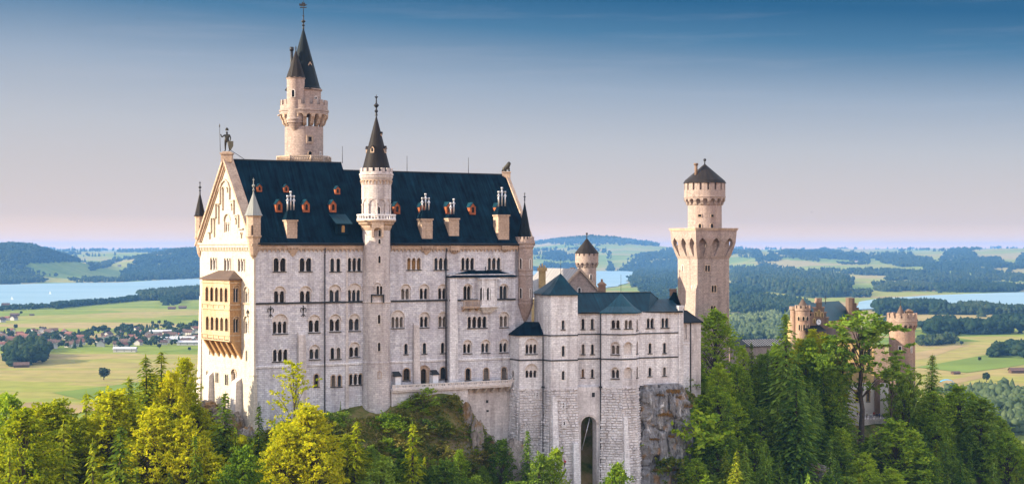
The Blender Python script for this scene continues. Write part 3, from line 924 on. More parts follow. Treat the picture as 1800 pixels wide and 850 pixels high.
for cx, yt, yb, ww, n, rt, rw in [(491.5, 511, 532.2, 18, 2, 503, 21), (537, 511, 532.0, 18, 2, 502.6, 21), (588.5, 509, 530.8, 17, 2, 500, 22), (623, 509, 529.8, 21.5, 3, 498, 25),
                                  (492.5, 564.5, 586, 24, 3, 551.5, 27), (552.5, 562.3, 583.8, 18.5, 2, 553, 21.5), (589, 560.5, 582, 17.5, 2, 552, 21.5), (623, 559.7, 580.8, 18, 2, 551.3, 20.5),
                                  (553, 613, 631, 16.5, 2, 605.5, 18.5), (623, 609.5, 627, 16.5, 2, 601, 19),
                                  (713, 507, 526.4, 13.5, 2, 499, 17.5), (745.5, 506.5, 526, 13.5, 2, 499, 17.5), (778, 506.2, 525.7, 13.5, 2, 499, 17.5),
                                  (699, 556.5, 576, 20, 3, 545, 24), (746, 556, 575, 13.5, 2, 548, 18), (778.5, 555.6, 574.8, 13.5, 2, 547.8, 17.5)]:
    w(palace, cx, yt, yb, ww, n, relief=rt, rw=rw, gapf=(0.7 if cx in (588.5, 589) else 0.36), sill=(yb > 540 or yb < 500))
for args in [(585.6, 659, 679, 6.2), (596.6, 659, 679, 6.2), (625, 657, 675.5, 22, 3), (556, 657, 679, 7.5), (714.5, 646.8, 668, 11), (779, 644.6, 665.6, 10)]:
    w(palace, *args, trim=M['cream'])
w(palace, 745.5, 647.5, 675, 9.5, 1, relief=642, rw=19, trim=M['cream'], name='door', sill=False)
w(palace, 857.0, 0, 0, 1) if False else None
for args in [(822, 452.8, 473.8, 22, 3), (868.5, 452.8, 473.8, 22, 3)]:
    W2.window(palace, *args)
for cx, yt, yb, ww, n in [(822, 502, 526, 13, 2), (885.5, 502, 526, 13, 2)]:
    W3.window(palace, cx, yt, yb, ww, n, relief=498.5, rw=16, gapf=0.16, trim=M['trim'], sill=False)
W3.window(palace, 838.5, 555.8, 575.6, 33, 4, gapf=0.34)
for cx, yt, yb, ww, n, rt, rw in [(886, 555, 574.5, 13, 2, 547.8, 17), (821.6, 604, 620.5, 13, 2, 597, 16), (853.5, 603, 619.5, 13, 2, 596.3, 16), (885.3, 602.4, 618.7, 13, 2, 595.5, 16)]:
    W3.window(palace, cx, yt, yb, ww, n, relief=rt, rw=rw)
for args in [(822.6, 646.8, 667.5, 8.5), (854.5, 646.2, 666.5, 8.5), (886, 644.8, 665.4, 8.5)]:
    W3.window(palace, *args, trim=M['cream'])
W1.finish('wall', palace); W2.finish('wall', palace); W3.finish('wall', palace)
mb = MB(FS.T)   # returns of the projecting plane
for s_ in (FS3.s(790.5), FS3.s(906)):
    mb.face([(s_, -0.3, zl), (s_, 1.3, zl), (s_, 1.3, zcan), (s_, -0.3, zcan)])
# north and east sides
LEN = 66.5
mb.face([(-4.1, -25.0, zl), (LEN, -25.0, zl), (LEN, -25.0, ZE), (-4.1, -25.0, ZE)])
mb.face([(LEN, 0, zl), (LEN, -25.0, zl), (LEN, -25.0, ZE), (LEN, 0, ZE)])
mb.face([(FS.s(905), 0, zl), (LEN, 0, zl), (LEN, 0, ZE), (FS.s(905), 0, ZE)])
mb.face([(LEN - 0.02, 0, ZE - 0.1), (LEN - 0.02, -25.0, ZE - 0.1), (LEN - 0.02, -12.5, ZRE - 0.3)])
mb.build('side_wall', M['lime'], palace)
# little hipped roof over the projecting plane
mb = MB(FS.T)
sa, sb_ = FS.s(789, 1.6), FS.s(909, 1.6)
zc0 = FS.z(485.3, FS.s(850), 1.6); zc1 = FS.z(475, FS.s(850))
e = [(sa, 1.65, zc0), (sb_, 1.65, zc0), (sb_, -0.05, zc0 + 0.05), (sa, -0.05, zc0 + 0.05)]
t0, t1 = (FS.s(823), 0.02, zc1), (FS.s(876), 0.02, zc1)
mb.face([e[0], e[1], t1, t0]); mb.face([e[1], e[2], t1]); mb.face([e[3], e[0], t0])
mb.face([(p[0], p[1], p[2] - 0.22) for p in e][::-1])
for a, b in ((e[0], e[1]), (e[1], e[2]), (e[3], e[0])):
    mb.face([a, b, (b[0], b[1], b[2] - 0.22), (a[0], a[1], a[2] - 0.22)])
mb.tube((FS.s(852), 0.4, zc1 - 0.8), (FS.s(852), 0.4, zc1 + 0.9), 0.1); mb.ball((FS.s(852), 0.4, zc1 + 0.9), 0.25) if False else None
mb.build('bay_roof', M['roof'], palace)

# --- oriel and balcony on the projecting plane
zo0 = FS3.z(537, FS3.s(856)); zo1 = FS3.z(488, FS3.s(856))
a0_, a1_ = FS3.s(839.5), FS3.s(872.5)
c0_, c1_ = FS3.s(842), FS3.s(867.5)
mb = MB(FS3.T)
mb.box(c0_, c1_, 0.02, 1.5, zo0, zo1)
mb.face([(c1_, 1.5, zo0), (a1_, 0.02, zo0), (a1_, 0.02, zo1), (c1_, 1.5, zo1)])
mb.face([(c0_, 1.5, zo0), (a0_, 0.02, zo0), (a0_, 0.02, zo1), (c0_, 1.5, zo1)])
for q in (c0_ + 0.1, (c0_ + c1_) / 2, c1_ - 0.1):
    mb.box(q - 0.16, q + 0.16, 1.5, 1.64, zo0, zo1 - 0.2)
mb.box(a0_ - 0.1, a1_ + 0.1, 0.02, 1.72, zo0 - 0.3, zo0 + 0.02); mb.box(a0_ - 0.1, a1_ + 0.1, 0.02, 1.7, zo1 - 0.28, zo1 - 0.02)
mb.frustum((c0_ + c1_) / 2 - 1.0, (c0_ + c1_) / 2 + 1.0, 0.02, 0.5, zo0 - 1.6, a0_ + 0.2, a1_ - 0.2, 0.02, 1.6, zo0 - 0.3)
ori = mb.build('oriel', M['white'], palace)
fo = FS3.off(1.505)
for cx in (847.2, 859.2):
    c = fo.s(cx); mb = MB(fo.T)
    z1 = fo.z(505, c); z0 = fo.z(527, c)
    mb.prism(arch_pts(c, 0.92, z0, z1), 0.002, 0.03); mb.build('window', M['glass'], ori)
mb = MB(FS3.T)
s0, s1 = FS3.s(810.5), FS3.s(839.2)
zf = FS3.z(538, s0); zt = FS3.z(527, s0)
mb.box(s0, s1, 0.02, 1.3, zf - 0.4, zf); mb.box(s0, s1, 1.05, 1.3, zt - 0.22, zt); mb.box(s0, s0 + 0.25, 0.02, 1.05, zt - 0.22, zt)
for k in range(12):
    q = s0 + 0.12 + (s1 - s0 - 0.24) * k / 11
    mb.box(q - 0.07, q + 0.07, 1.12, 1.24, zf, zt - 0.22)
for k in range(3):
    q = s0 + 0.35 + (s1 - s0 - 0.7) * k / 2
    mb.frustum(q - 0.22, q + 0.22, 0.02, 0.3, zf - 1.1, q - 0.22, q + 0.22, 0.02, 1.2, zf - 0.4)
mb.build('balcony', M['cream'], palace)

# --- buttresses, string courses, cornice with its little arches, rain pipes
def buttress(fr, px0, px1, yt, yb, d0, d1, mat, name='buttress', cap=0.6):
    s0, s1 = fr.s(px0), fr.s(px1)
    zt = fr.z(yt, s0); zb = fr.z(yb, s0)
    mb = MB(fr.T)
    mb.frustum(s0 - 0.25, s1 + 0.25, -0.1, d1, zb, s0, s1, -0.1, d0, zt - cap)
    mb.frustum(s0, s1, -0.1, d0, zt - cap + 0.002, s0, s1, -0.1, 0.05, zt)
    return mb.build(name, mat, palace)
buttress(FS, 523, 535, 583, 790, 0.7, 2.2, M['limelow'])
buttress(FS, 726, 735, 566, 735, 0.6, 1.2, M['limelow'])
buttress(FS, 608.5, 611, 437, 760, 0.14, 0.2, M['limelow'], 'pilaster')
buttress(FS3, 790.6, 803, 489, 740, 0.18, 0.5, M['white'], 'pilaster')

def course(fr, s0, s1, z0, z1, proud, mat, h=0.28, name='string_course'):
    mb = MB(fr.T)
    for a, b, lo in ((-0.05, proud, 0), ):
        i = [mb.pt(s_, d_, zz + dz) for (s_, zz) in ((s0, z0), (s1, z1)) for (d_, dz) in ((-0.05, 0), (proud, 0), (proud, h), (-0.05, h + proud * 0.6))]
        for q in ((0, 1, 2, 3), (7, 6, 5, 4), (0, 4, 5, 1), (1, 5, 6, 2), (2, 6, 7, 3), (3, 7, 4, 0)): mb.fi([i[k] for k in q])
    return mb.build(name, mat, palace)
zs1 = FS.z(533.6, FS.s(449))
course(FS, -0.2, FS.s(786), zs1 - 0.15, zs1 - 0.15, 0.22, M['sill'])
course(FS3, FS3.s(790.5) - 0.1, FS3.s(906), zs1 - 0.15, zs1 - 0.15, 0.2, M['sill'])
zs2 = FS.z(645.4, FS.s(457))
mb = MB(FS.T)
mb.frustum(-0.5, FS.s(787), -0.1, 1.0, ZB, -0.3, FS.s(787), -0.1, 0.30, zs2 - 0.3)
mb.frustum(-0.3, FS.s(787), -0.1, 0.30, zs2 - 0.3 + 0.002, -0.3, FS.s(787), -0.1, 0.02, zs2 + 0.12)
# the plinth stops where the windows of the lowest row are: it is only a thin skin there
plb = None
course(FS, -0.2, FS.s(787), zs2 - 0.15, zs2 - 0.15, 0.2, M['white'], 0.4, 'plinth_course')
course(FS3, FS3.s(790.5) - 0.1, FS3.s(906), zs2 - 0.15, zs2 - 0.15, 0.2, M['white'], 0.4, 'plinth_course')

def cornice(fr, s0, s1, zt, hgt=1.05, proud=0.42, pitch=0.92, mat=None, parent=None):
    mat = mat or M['cream']; parent = parent or palace
    mb = MB(fr.T)
    mb.box(s0, s1, -0.05, proud, zt - hgt, zt - 0.003)
    mb.box(s0, s1, -0.04, proud + 0.22, zt - 0.36, zt - 0.12)
    n = max(2, int(round((s1 - s0) / pitch)))
    p = (s1 - s0) / n
    for k in range(n):
        a = s0 + k * p; r = p * 0.36; c = a + p / 2; zb = zt - hgt
        pts = [(a, zb), (a, zb - 0.62), (c - r, zb - 0.5)] + [(c - r * math.cos(PI * q / 4), zb - 0.42 + r * math.sin(PI * q / 4)) for q in range(0, 5)] + [(c + r, zb - 0.5), (a + p, zb - 0.62), (a + p, zb)]
        mb.prism(pts, 0.0, proud * 0.75)
    return mb.build('cornice', mat, parent)
cornice(FS, 0.0, FS.s(636.5), ZE - 0.12)
cornice(FS, FS.s(687), FS.s(909), ZE - 0.12)
for px in (570, 793):
    mb = MB(FS.T)
    q = FS.s(px); dd = 0.35 if px == 570 else 1.55
    qq = FS3.s(790) - 0.35 if px == 793 else q
    if px == 793: dd = 0.3
    mb.tube((qq, 0.62, ZE - 1.0), (qq, dd, ZE - 2.4), 0.13); mb.tube((qq, dd, ZE - 2.4), (qq, dd, FS.z(740 if px == 570 else 672, q)), 0.14)
    mb.build('rain_pipe', M['metal'], palace)

# --- fleur-de-lis wall anchors
def anchor(fr, px, y0, y1, sc=1.0):
    mb = MB(fr.T); c = fr.s(px); zt = fr.z(y0, c); zb = fr.z(y1, c); h = zt - zb
    mb.box(c - 0.09, c + 0.09, 0.003, 0.12, zb, zt)
    for sg in (-1, 1):
        prev = None
        for k in range(8):
            a = k / 7 * PI * 1.25
            p = (c + sg * (0.1 + 0.26 * sc * (1 - math.cos(a)) ), 0.07, zt - h * 0.42 + h * 0.22 * math.sin(a) * 1.0)
            if prev: mb.tube(prev, p, 0.085, n=5)
            prev = p
        mb.tube((c, 0.07, zb + h * 0.3), (c + sg * 0.45 * sc, 0.07, zb + h * 0.05), 0.07, n=5)
    return mb.build('wall_anchor', M['metal'], palace)
anchor(FS, 475.5, 537, 557); anchor(FS, 533, 536.5, 556.5)

# --- west gable
gz = lambda py, px: FG.z(py, FG.s(px))
zap = ZRW
mid = FG.s(398.3)
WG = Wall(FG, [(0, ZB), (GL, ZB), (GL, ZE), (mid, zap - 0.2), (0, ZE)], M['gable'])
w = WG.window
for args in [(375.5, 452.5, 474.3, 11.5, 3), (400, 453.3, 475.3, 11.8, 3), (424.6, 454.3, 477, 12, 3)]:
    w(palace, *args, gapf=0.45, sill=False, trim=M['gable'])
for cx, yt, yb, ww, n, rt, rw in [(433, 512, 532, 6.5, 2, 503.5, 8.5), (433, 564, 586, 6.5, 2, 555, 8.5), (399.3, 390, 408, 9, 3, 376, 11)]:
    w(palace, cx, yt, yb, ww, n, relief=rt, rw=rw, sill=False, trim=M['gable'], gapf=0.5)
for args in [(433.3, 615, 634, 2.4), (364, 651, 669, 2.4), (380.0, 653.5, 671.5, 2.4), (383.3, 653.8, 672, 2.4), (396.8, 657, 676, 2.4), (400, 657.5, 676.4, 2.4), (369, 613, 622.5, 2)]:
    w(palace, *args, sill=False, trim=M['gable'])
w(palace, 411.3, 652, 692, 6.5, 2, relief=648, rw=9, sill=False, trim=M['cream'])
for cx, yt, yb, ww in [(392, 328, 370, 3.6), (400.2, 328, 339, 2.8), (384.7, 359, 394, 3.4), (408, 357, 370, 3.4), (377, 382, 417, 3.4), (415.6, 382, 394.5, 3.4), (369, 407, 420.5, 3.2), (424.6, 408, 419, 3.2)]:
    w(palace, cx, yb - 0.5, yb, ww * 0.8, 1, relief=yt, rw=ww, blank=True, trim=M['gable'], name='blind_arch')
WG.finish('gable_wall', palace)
# stepped raised frame of the blind arcade
mb = MB(FG.T)
steps = [(365, 407), (372.3, 407), (372.3, 382), (380.4, 382), (380.4, 357), (388, 357), (388, 330), (391, 321), (396.5, 315.5), (402, 321), (404.5, 330), (404.5, 352), (412, 352), (412, 378), (420, 378), (420, 402), (428, 402)]
for (xa, ya), (xb, yb) in zip(steps[:-1], steps[1:]):
    pa = (FG.s(xa), gz(ya, xa)); pb = (FG.s(xb), gz(yb, xb))
    v = Vector((pb[0] - pa[0], pb[1] - pa[1])); nn = Vector((-v.y, v.x)).normalized() * 0.14; v = v.normalized() * 0.1
    mb.prism([(pa[0] - v.x - nn.x, pa[1] - v.y - nn.y), (pb[0] + v.x - nn.x, pb[1] + v.y - nn.y), (pb[0] + v.x + nn.x, pb[1] + v.y + nn.y), (pa[0] - v.x + nn.x, pa[1] - v.y + nn.y)], 0.003, 0.38)
mb.build('blind_arcade_frame', M['gable'], palace)
# raking copings
mb = MB(FG.T)
for sa, sg in ((-0.9, 1), (GL + 0.9, -1)):
    pa = (sa, ZE - 0.3); pb = (mid, zap + 0.55)
    v = Vector((pb[0] - pa[0], pb[1] - pa[1])); nn = Vector((v.y, -v.x)).normalized() * sg
    for t0, t1, d0, d1 in ((0.0, 0.45, -1.4, 0.95), (0.451, 0.85, -1.35, 0.55), (0.851, 1.1, -1.3, 0.25)):
        mb.prism([(pa[0] + nn.x * t0, pa[1] + nn.y * t0), (pb[0] + nn.x * t0 * 0.2, pb[1] + nn.y * t0 - (0.0)), (pb[0] + nn.x * t1 * 0.2, pb[1] - abs(t1) * 1.6), (pa[0] + nn.x * t1, pa[1] + nn.y * t1)], d0, d1)
mb.build('gable_coping', M['cream'], palace)
# gable cornice with dentils
mb = MB(FG.T)
zgc = gz(433, 400)
mb.box(0, GL, -0.05, 0.45, zgc - 0.2, zgc + 0.45); mb.box(0, GL, -0.05, 0.7, zgc + 0.452, zgc + 0.8)
for k in range(34):
    q = 0.4 + (GL - 0.8) * k / 33
    mb.box(q - 0.16, q + 0.16, 0.0, 0.38, zgc - 0.9, zgc - 0.2)
mb.build('gable_cornice', M['gable'], palace)
mb = MB(FG.T)
mb.box(FG.s(424.5), GL, -0.05, 0.2, gz(533.4, 440) - 0.15, gz(533.4, 440) + 0.15)
mb.build('string_course', M['cream'], palace)
# corner pilaster and buttresses of the gable front
def gbutt(px0, px1, yt, yb, d0, d1, wid=0.3):
    s0, s1 = FG.s(px0), FG.s(px1); zt = gz(yt, px0); zb = gz(yb, px0)
    mb = MB(FG.T)
    mb.frustum(s0 - wid, s1 + wid, -0.1, d1, zb, s0, s1, -0.1, d0, zt - 0.8)
    mb.frustum(s0, s1, -0.1, d0, zt - 0.798, s0, s1, -0.1, 0.05, zt)
    mb.build('buttress', M['limelow'], palace)
gbutt(370, 375, 652, 720, 1.0, 1.5); gbutt(417, 425, 663, 790, 1.3, 2.2)
mb = MB(FG.T)
s0 = FG.s(440)
mb.frustum(s0 - 0.3, GL + 0.9, -0.9, 0.9, ZB, s0, GL + 0.35, -0.35, 0.3, gz(660, 442))
mb.box(s0 + 0.2, GL + 0.25, -0.25, 0.22, gz(660, 442) + 0.3, gz(436, 445))
mb.box(s0 - 0.15, GL + 0.5, -0.5, 0.5, gz(660, 442), gz(660, 442) + 0.3)
mb.build('corner_buttress', M['gable'], palace)
mb = MB(FG.T)
mb.frustum(-2.9, 1.2, -3.0, 0.9, ZB, -0.5, 0.9, -1.2, 0.3, gz(640, 350))
mb.frustum(-0.5, 0.9, -1.2, 0.3, gz(640, 350) + 0.002, -0.1, 0.8, -0.3, 0.1, gz(520, 350))
mb.build('corner_buttress', M['limelow'], palace)
anchor(FG, 436, 543, 557, 0.8)

# --- two-storey loggia bay on the gable
BP = 2.7
bs0 = FG.off(BP).s(355.5); bs1 = FG.off(BP).s(404)
FB = FG.off(BP)
zb_t = FB.z(490.5, bs1); zb_b = FB.z(597, bs1)
WB = Wall(FB, [(bs0, zb_b), (bs1, zb_b), (bs1, zb_t), (bs0, zb_t)], M['loggia'])
lg = MB(FG.T)
bay = None
FSd = frame2(FG.T(bs1, BP, 0), FG.T(bs1, 0, 0))   # right flank of the bay
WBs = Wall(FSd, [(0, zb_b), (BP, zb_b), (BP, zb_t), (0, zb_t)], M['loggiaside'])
for cx in (364, 372.4, 380.8, 389.2, 397.6):
    WB.window(palace, cx, 503.5 + (cx - 364) * 0.06, 528.5 + (cx - 364) * 0.06, 5.2, 1, trim=M['loggia'], name='loggia_arch', sill=False, depth=0.9)
    WB.window(palace, cx + 0.7, 555.5 + (cx - 364) * 0.08, 579 + (cx - 364) * 0.08, 5.2, 1, trim=M['loggia'], name='loggia_arch', sill=False, depth=0.9)
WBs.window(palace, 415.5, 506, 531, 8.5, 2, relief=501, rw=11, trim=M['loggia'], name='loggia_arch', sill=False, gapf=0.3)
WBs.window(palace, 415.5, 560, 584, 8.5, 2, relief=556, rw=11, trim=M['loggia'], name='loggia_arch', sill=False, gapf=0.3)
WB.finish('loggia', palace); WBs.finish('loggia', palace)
mb = MB(FG.T)
mb.face([(bs0, 0, zb_b), (bs0, BP, zb_b), (bs0, BP, zb_t), (bs0, 0, zb_t)])
for zz in (FB.z(532.5, bs0), FB.z(541, bs0), FB.z(585, bs0), FB.z(594.5, bs0), FB.z(495, bs0)):
    mb.box(bs0 - 0.15, bs1 + 0.15, 0.3, BP + 0.2, zz - 0.12, zz + 0.16)
for zz0, zz1 in ((FB.z(540, bs0), FB.z(533.5, bs0)), (FB.z(593.5, bs0), FB.z(586, bs0))):
    for k in range(6):
        q = bs0 + (bs1 - bs0) * (k + 0.0) / 5
        mb.box(q - 0.14, q + 0.14, BP - 0.1, BP + 0.12, zz0, zz1)
mb.build('loggia_parapet', M['loggia'], palace)
# raking corbel arcade under the bay
mb = MB(FG.T)
zk = FG.z(631, bs1)
nA = 5; pw = (bs1 - bs0) / nA
mb.face([(bs0, BP - 0.75, zb_b - 0.02), (bs1, BP - 0.75, zb_b - 0.02), (bs1, 0.03, zk + 0.8), (bs0, 0.03, zk + 0.8)])
mb.face([(bs1, BP, zb_b), (bs1, 0.0, zb_b), (bs1, 0.0, zk)]); mb.face([(bs0, BP, zb_b), (bs0, 0.0, zb_b), (bs0, 0.0, zk)])
for k in range(nA + 1):
    q = bs0 + pw * k
    for a0, a1, b0, b1 in ((q - 0.35, q + 0.35, 0, 1),):
        mb.face([(a0, BP, zb_b - 0.02), (a1, BP, zb_b - 0.02), (a1, 0.03, zk), (a0, 0.03, zk)])
        for a in (a0, a1):
            mb.face([(a, BP, zb_b), (a, BP - 0.8, zb_b), (a, 0.0, zk + 0.9), (a, 0.0, zk)])
mb.build('loggia_corbels', M['loggiaside'], palace)
mb = MB(FG.T)
e0 = bs0 - 0.5; e1 = bs1 + 0.5; ze_ = zb_t + 0.05
r0 = FG.s(385); r1 = FG.s(412); zr_ = FG.z(475.5, r1)
pts = [(e0, BP + 0.5, ze_), (e1, BP + 0.5, ze_), (e1, 0.02, ze_ + 0.02), (e0, 0.02, ze_ + 0.02), (r0, 0.05, zr_), (r1, 0.05, zr_)]
mb.face([pts[0], pts[1], pts[5], pts[4]]); mb.face([pts[1], pts[2], pts[5]]); mb.face([pts[3], pts[0], pts[4]])
mb.face([pts[0], pts[1], (e1, BP + 0.5, ze_ - 0.25), (e0, BP + 0.5, ze_ - 0.25)]); mb.face([pts[1], pts[2], (e1, 0.02, ze_ - 0.25), (e1, BP + 0.5, ze_ - 0.25)])
mb.face([(e0, 0.02, ze_ - 0.25), (e1, 0.02, ze_ - 0.25), (e1, BP + 0.5, ze_ - 0.25), (e0, BP + 0.5, ze_ - 0.25)])
mb.build('loggia_roof', M['brownroof'], palace)

# --- roofs
def gable_roof(s0e, s0r, s0n, s1e, s1r, s1n, zr, name):
    mb = MB(FS.T)
    de, dn, dr = 0.75, -25.7, -12.5
    ze = ZE - 0.05
    th = 0.35
    f1, f2 = 0.12, 0.06   # slight bell-cast at the eaves
    def row(se, sr, sn):
        k = 0.10
        return [(se, de, ze), (se + (sr - se) * k, de + (dr - de) * k, ze + (zr - ze) * (k - 0.025)), (sr, dr, zr),
                (sn + (sr - sn) * k, dn + (dr - dn) * k, ze + (zr - ze) * (k - 0.025)), (sn, dn, ze)]
    a = row(s0e, s0r, s0n); b = row(s1e, s1r, s1n)
    for k in range(4):
        mb.face([a[k], b[k], b[k + 1], a[k + 1]])
    lo = lambda p: (p[0], p[1], p[2] - th)
    mb.face([a[0], b[0], lo(b[0]), lo(a[0])]); mb.face([a[4], b[4], lo(b[4]), lo(a[4])])
    mb.face([lo(a[0]), lo(b[0]), lo(b[4]), lo(a[4])])
    mb.face(a); mb.face(b[::-1])
    return mb.build(name, M['roof'], palace)
rw_end = FS.s(643, 0.75)
gable_roof(1.15, -0.9, -2.95, rw_end, rw_end - 0.4, rw_end - 0.8, ZRW, 'roof')
gable_roof(rw_end - 1.0, rw_end - 1.2, rw_end - 1.4, LEN + 0.3, LEN + 0.3, LEN + 0.3, ZRE, 'roof')
mb = MB(FS.T)
mb.box(-1.4, rw_end - 0.4, -12.62, -12.38, ZRW - 0.1, ZRW + 0.16); mb.box(rw_end, LEN, -12.62, -12.38, ZRE - 0.1, ZRE + 0.16)
mb.tube((0.6, 0.82, ZE - 0.05), (FS.s(640), 0.82, ZE - 0.05), 0.17, n=6); mb.tube((FS.s(684), 0.82, ZE - 0.05), (FS.s(908), 0.82, ZE - 0.05), 0.17, n=6)
mb.build('gutter', M['sill'], palace)
# east gable coping
mb = MB(FS.T)
for sg in (1, -1):
    dE = 0.75 if sg > 0 else -25.7
    a = (dE, ZE + 0.4); b = (-12.5, ZRE + 0.55)
    for s_0, s_1 in ((LEN - 0.25, LEN + 0.55),):
        mb.face([(s_0, a[0], a[1]), (s_1, a[0], a[1]), (s_1, b[0], b[1]), (s_0, b[0], b[1])])
        mb.face([(s_0, a[0], a[1]), (s_0, b[0], b[1]), (s_0, b[0], b[1] - 1.1), (s_0, a[0], a[1] - 1.1)])
        mb.face([(s_1, a[0], a[1]), (s_1, b[0], b[1]), (s_1, b[0], b[1] - 1.1), (s_1, a[0], a[1] - 1.1)])
mb.build('gable_coping', M['cream'], palace)

# --- roof slope helper: point on the south slope under a pixel
def on_slope(px, py, zr):
    "s, d on the south slope hit by the pixel ray"
    k = (px - 900) / F; q = (437 - py) / F
    # plane: z = ZE + (zr-ZE) * (0.75 - d)/13.25
    g = (zr - ZE) / 13.25
    lo, hi = 200.0, 420.0
    for _ in range(60):
        Y = (lo + hi) / 2
        v = Vector((k * Y - FS.O.x, Y - FS.O.y))
        d = v.dot(FS.n)
        if CZ + q * Y > ZE + g * (0.75 - d): lo = Y
        else: hi = Y
    v = Vector((k * Y - FS.O.x, Y - FS.O.y))
    return v.dot(FS.u), v.dot(FS.n), CZ + q * Y, g

def dormer(px, py, w, h):
    zr = ZRW if px < 640 else ZRE
    s_, d_, z_, g = on_slope(px, py + h / 2, zr)
    sc = 335 / F
    W = w * sc; H = h * sc
    mb = MB(FS.T)
    wall_h = H * 0.62
    dep = H / g + 0.2
    out = [(s_ - W / 2 * 0.8, z_), (s_ + W / 2 * 0.8, z_), (s_ + W / 2 * 0.8, z_ + wall_h), (s_, z_ + H * 0.92), (s_ - W / 2 * 0.8, z_ + wall_h)]
    hole = arch_pts(s_, W * 0.36, z_ + H * 0.16, z_ + H * 0.62, 6)
    mb.panel(out, [hole], d_ + 0.1, 0.25, 0)
    a = [mb.pt(p[0], d_ + 0.1, p[1]) for p in out]; b = [mb.pt(p[0], d_ - dep, p[1]) for p in out]
    for k in (1, 4): mb.fi([a[k], a[(k + 1) % 5], b[(k + 1) % 5], b[k]])
    lo_, hi_ = arch_pts(s_, W * 0.36 + 0.22, z_ + H * 0.13, z_ + H * 0.68, 6), hole
    mb.panel(lo_, [hi_], d_ + 0.17, 0.07, 0, sides=True)
    dm = mb.build('dormer', M['wood'], palace)
    rb = MB(FS.T)
    for sg in (-1, 1):
        e = (s_ + sg * W / 2, z_ + wall_h - 0.06); p = (s_, z_ + H)
        rb.face([(e[0], d_ + 0.3, e[1]), (p[0], d_ + 0.3, p[1]), (p[0], d_ - dep, p[1]), (e[0], d_ - dep, e[1])])
        rb.face([(e[0], d_ + 0.3, e[1]), (p[0], d_ + 0.3, p[1]), (p[0], d_ + 0.3, p[1] - 0.14), (e[0], d_ + 0.3, e[1] - 0.14)])
    rb.build('dormer_roof', M['teal'], dm)
    gb = MB(FS.T); gb.prism(arch_pts(s_, W * 0.36, z_ + H * 0.16, z_ + H * 0.62, 6), d_ - 0.1, d_ - 0.05); gb.build('pane', M['glass'], dm)
for px, py, w_, h_ in [(490.5, 362, 14, 22), (538.5, 362, 14, 22), (585.5, 362, 14, 22), (456, 330, 11, 14), (503, 331, 11, 14), (593.5, 334, 11, 15),
                       (698, 365, 14, 22), (742, 366, 13, 21), (789.5, 365, 14, 22), (831, 366, 14, 22), (876, 366, 13, 21)]:
    dormer(px, py, w_, h_)
# shed dormer
s_, d_, z_, g = on_slope(603, 412, ZRW)
mb = MB(FS.T); W = 3.3; H = 2.6
dep = H / g
mb.panel([(s_ - W / 2, z_), (s_ + W / 2, z_), (s_ + W / 2, z_ + H), (s_ - W / 2, z_ + H)], [], d_ + 0.05, 0.1)
for sg in (-1, 1): mb.face([(s_ + sg * W / 2, d_ + 0.05, z_), (s_ + sg * W / 2, d_ + 0.05, z_ + H), (s_ + sg * W / 2, d_ - dep - 1, z_ + H + 1.3)])
dm = mb.build('shed_dormer', M['roof'], palace)
mb = MB(FS.T); mb.face([(s_ - W / 2 - .3, d_ + 0.7, z_ + H - 0.2), (s_ + W / 2 + .3, d_ + 0.7, z_ + H - 0.2), (s_ + W / 2 + .3, d_ - dep - 1.6, z_ + H + 1.9), (s_ - W / 2 - .3, d_ - dep - 1.6, z_ + H + 1.9)])
mb.face([(s_ - W / 2 - .3, d_ + 0.7, z_ + H - 0.2), (s_ + W / 2 + .3, d_ + 0.7, z_ + H - 0.2), (s_ + W / 2 + .3, d_ + 0.7, z_ + H - 0.4), (s_ - W / 2 - .3, d_ + 0.7, z_ + H - 0.4)])
mb.build('dormer_roof', M['teal'], dm)
mb = MB(FS.T); mb.prism(arch_pts(s_, 0.7, z_ + 0.5, z_ + 2.0), d_ + 0.06, d_ + 0.1); mb.build('pane', M['litglass'], dm)

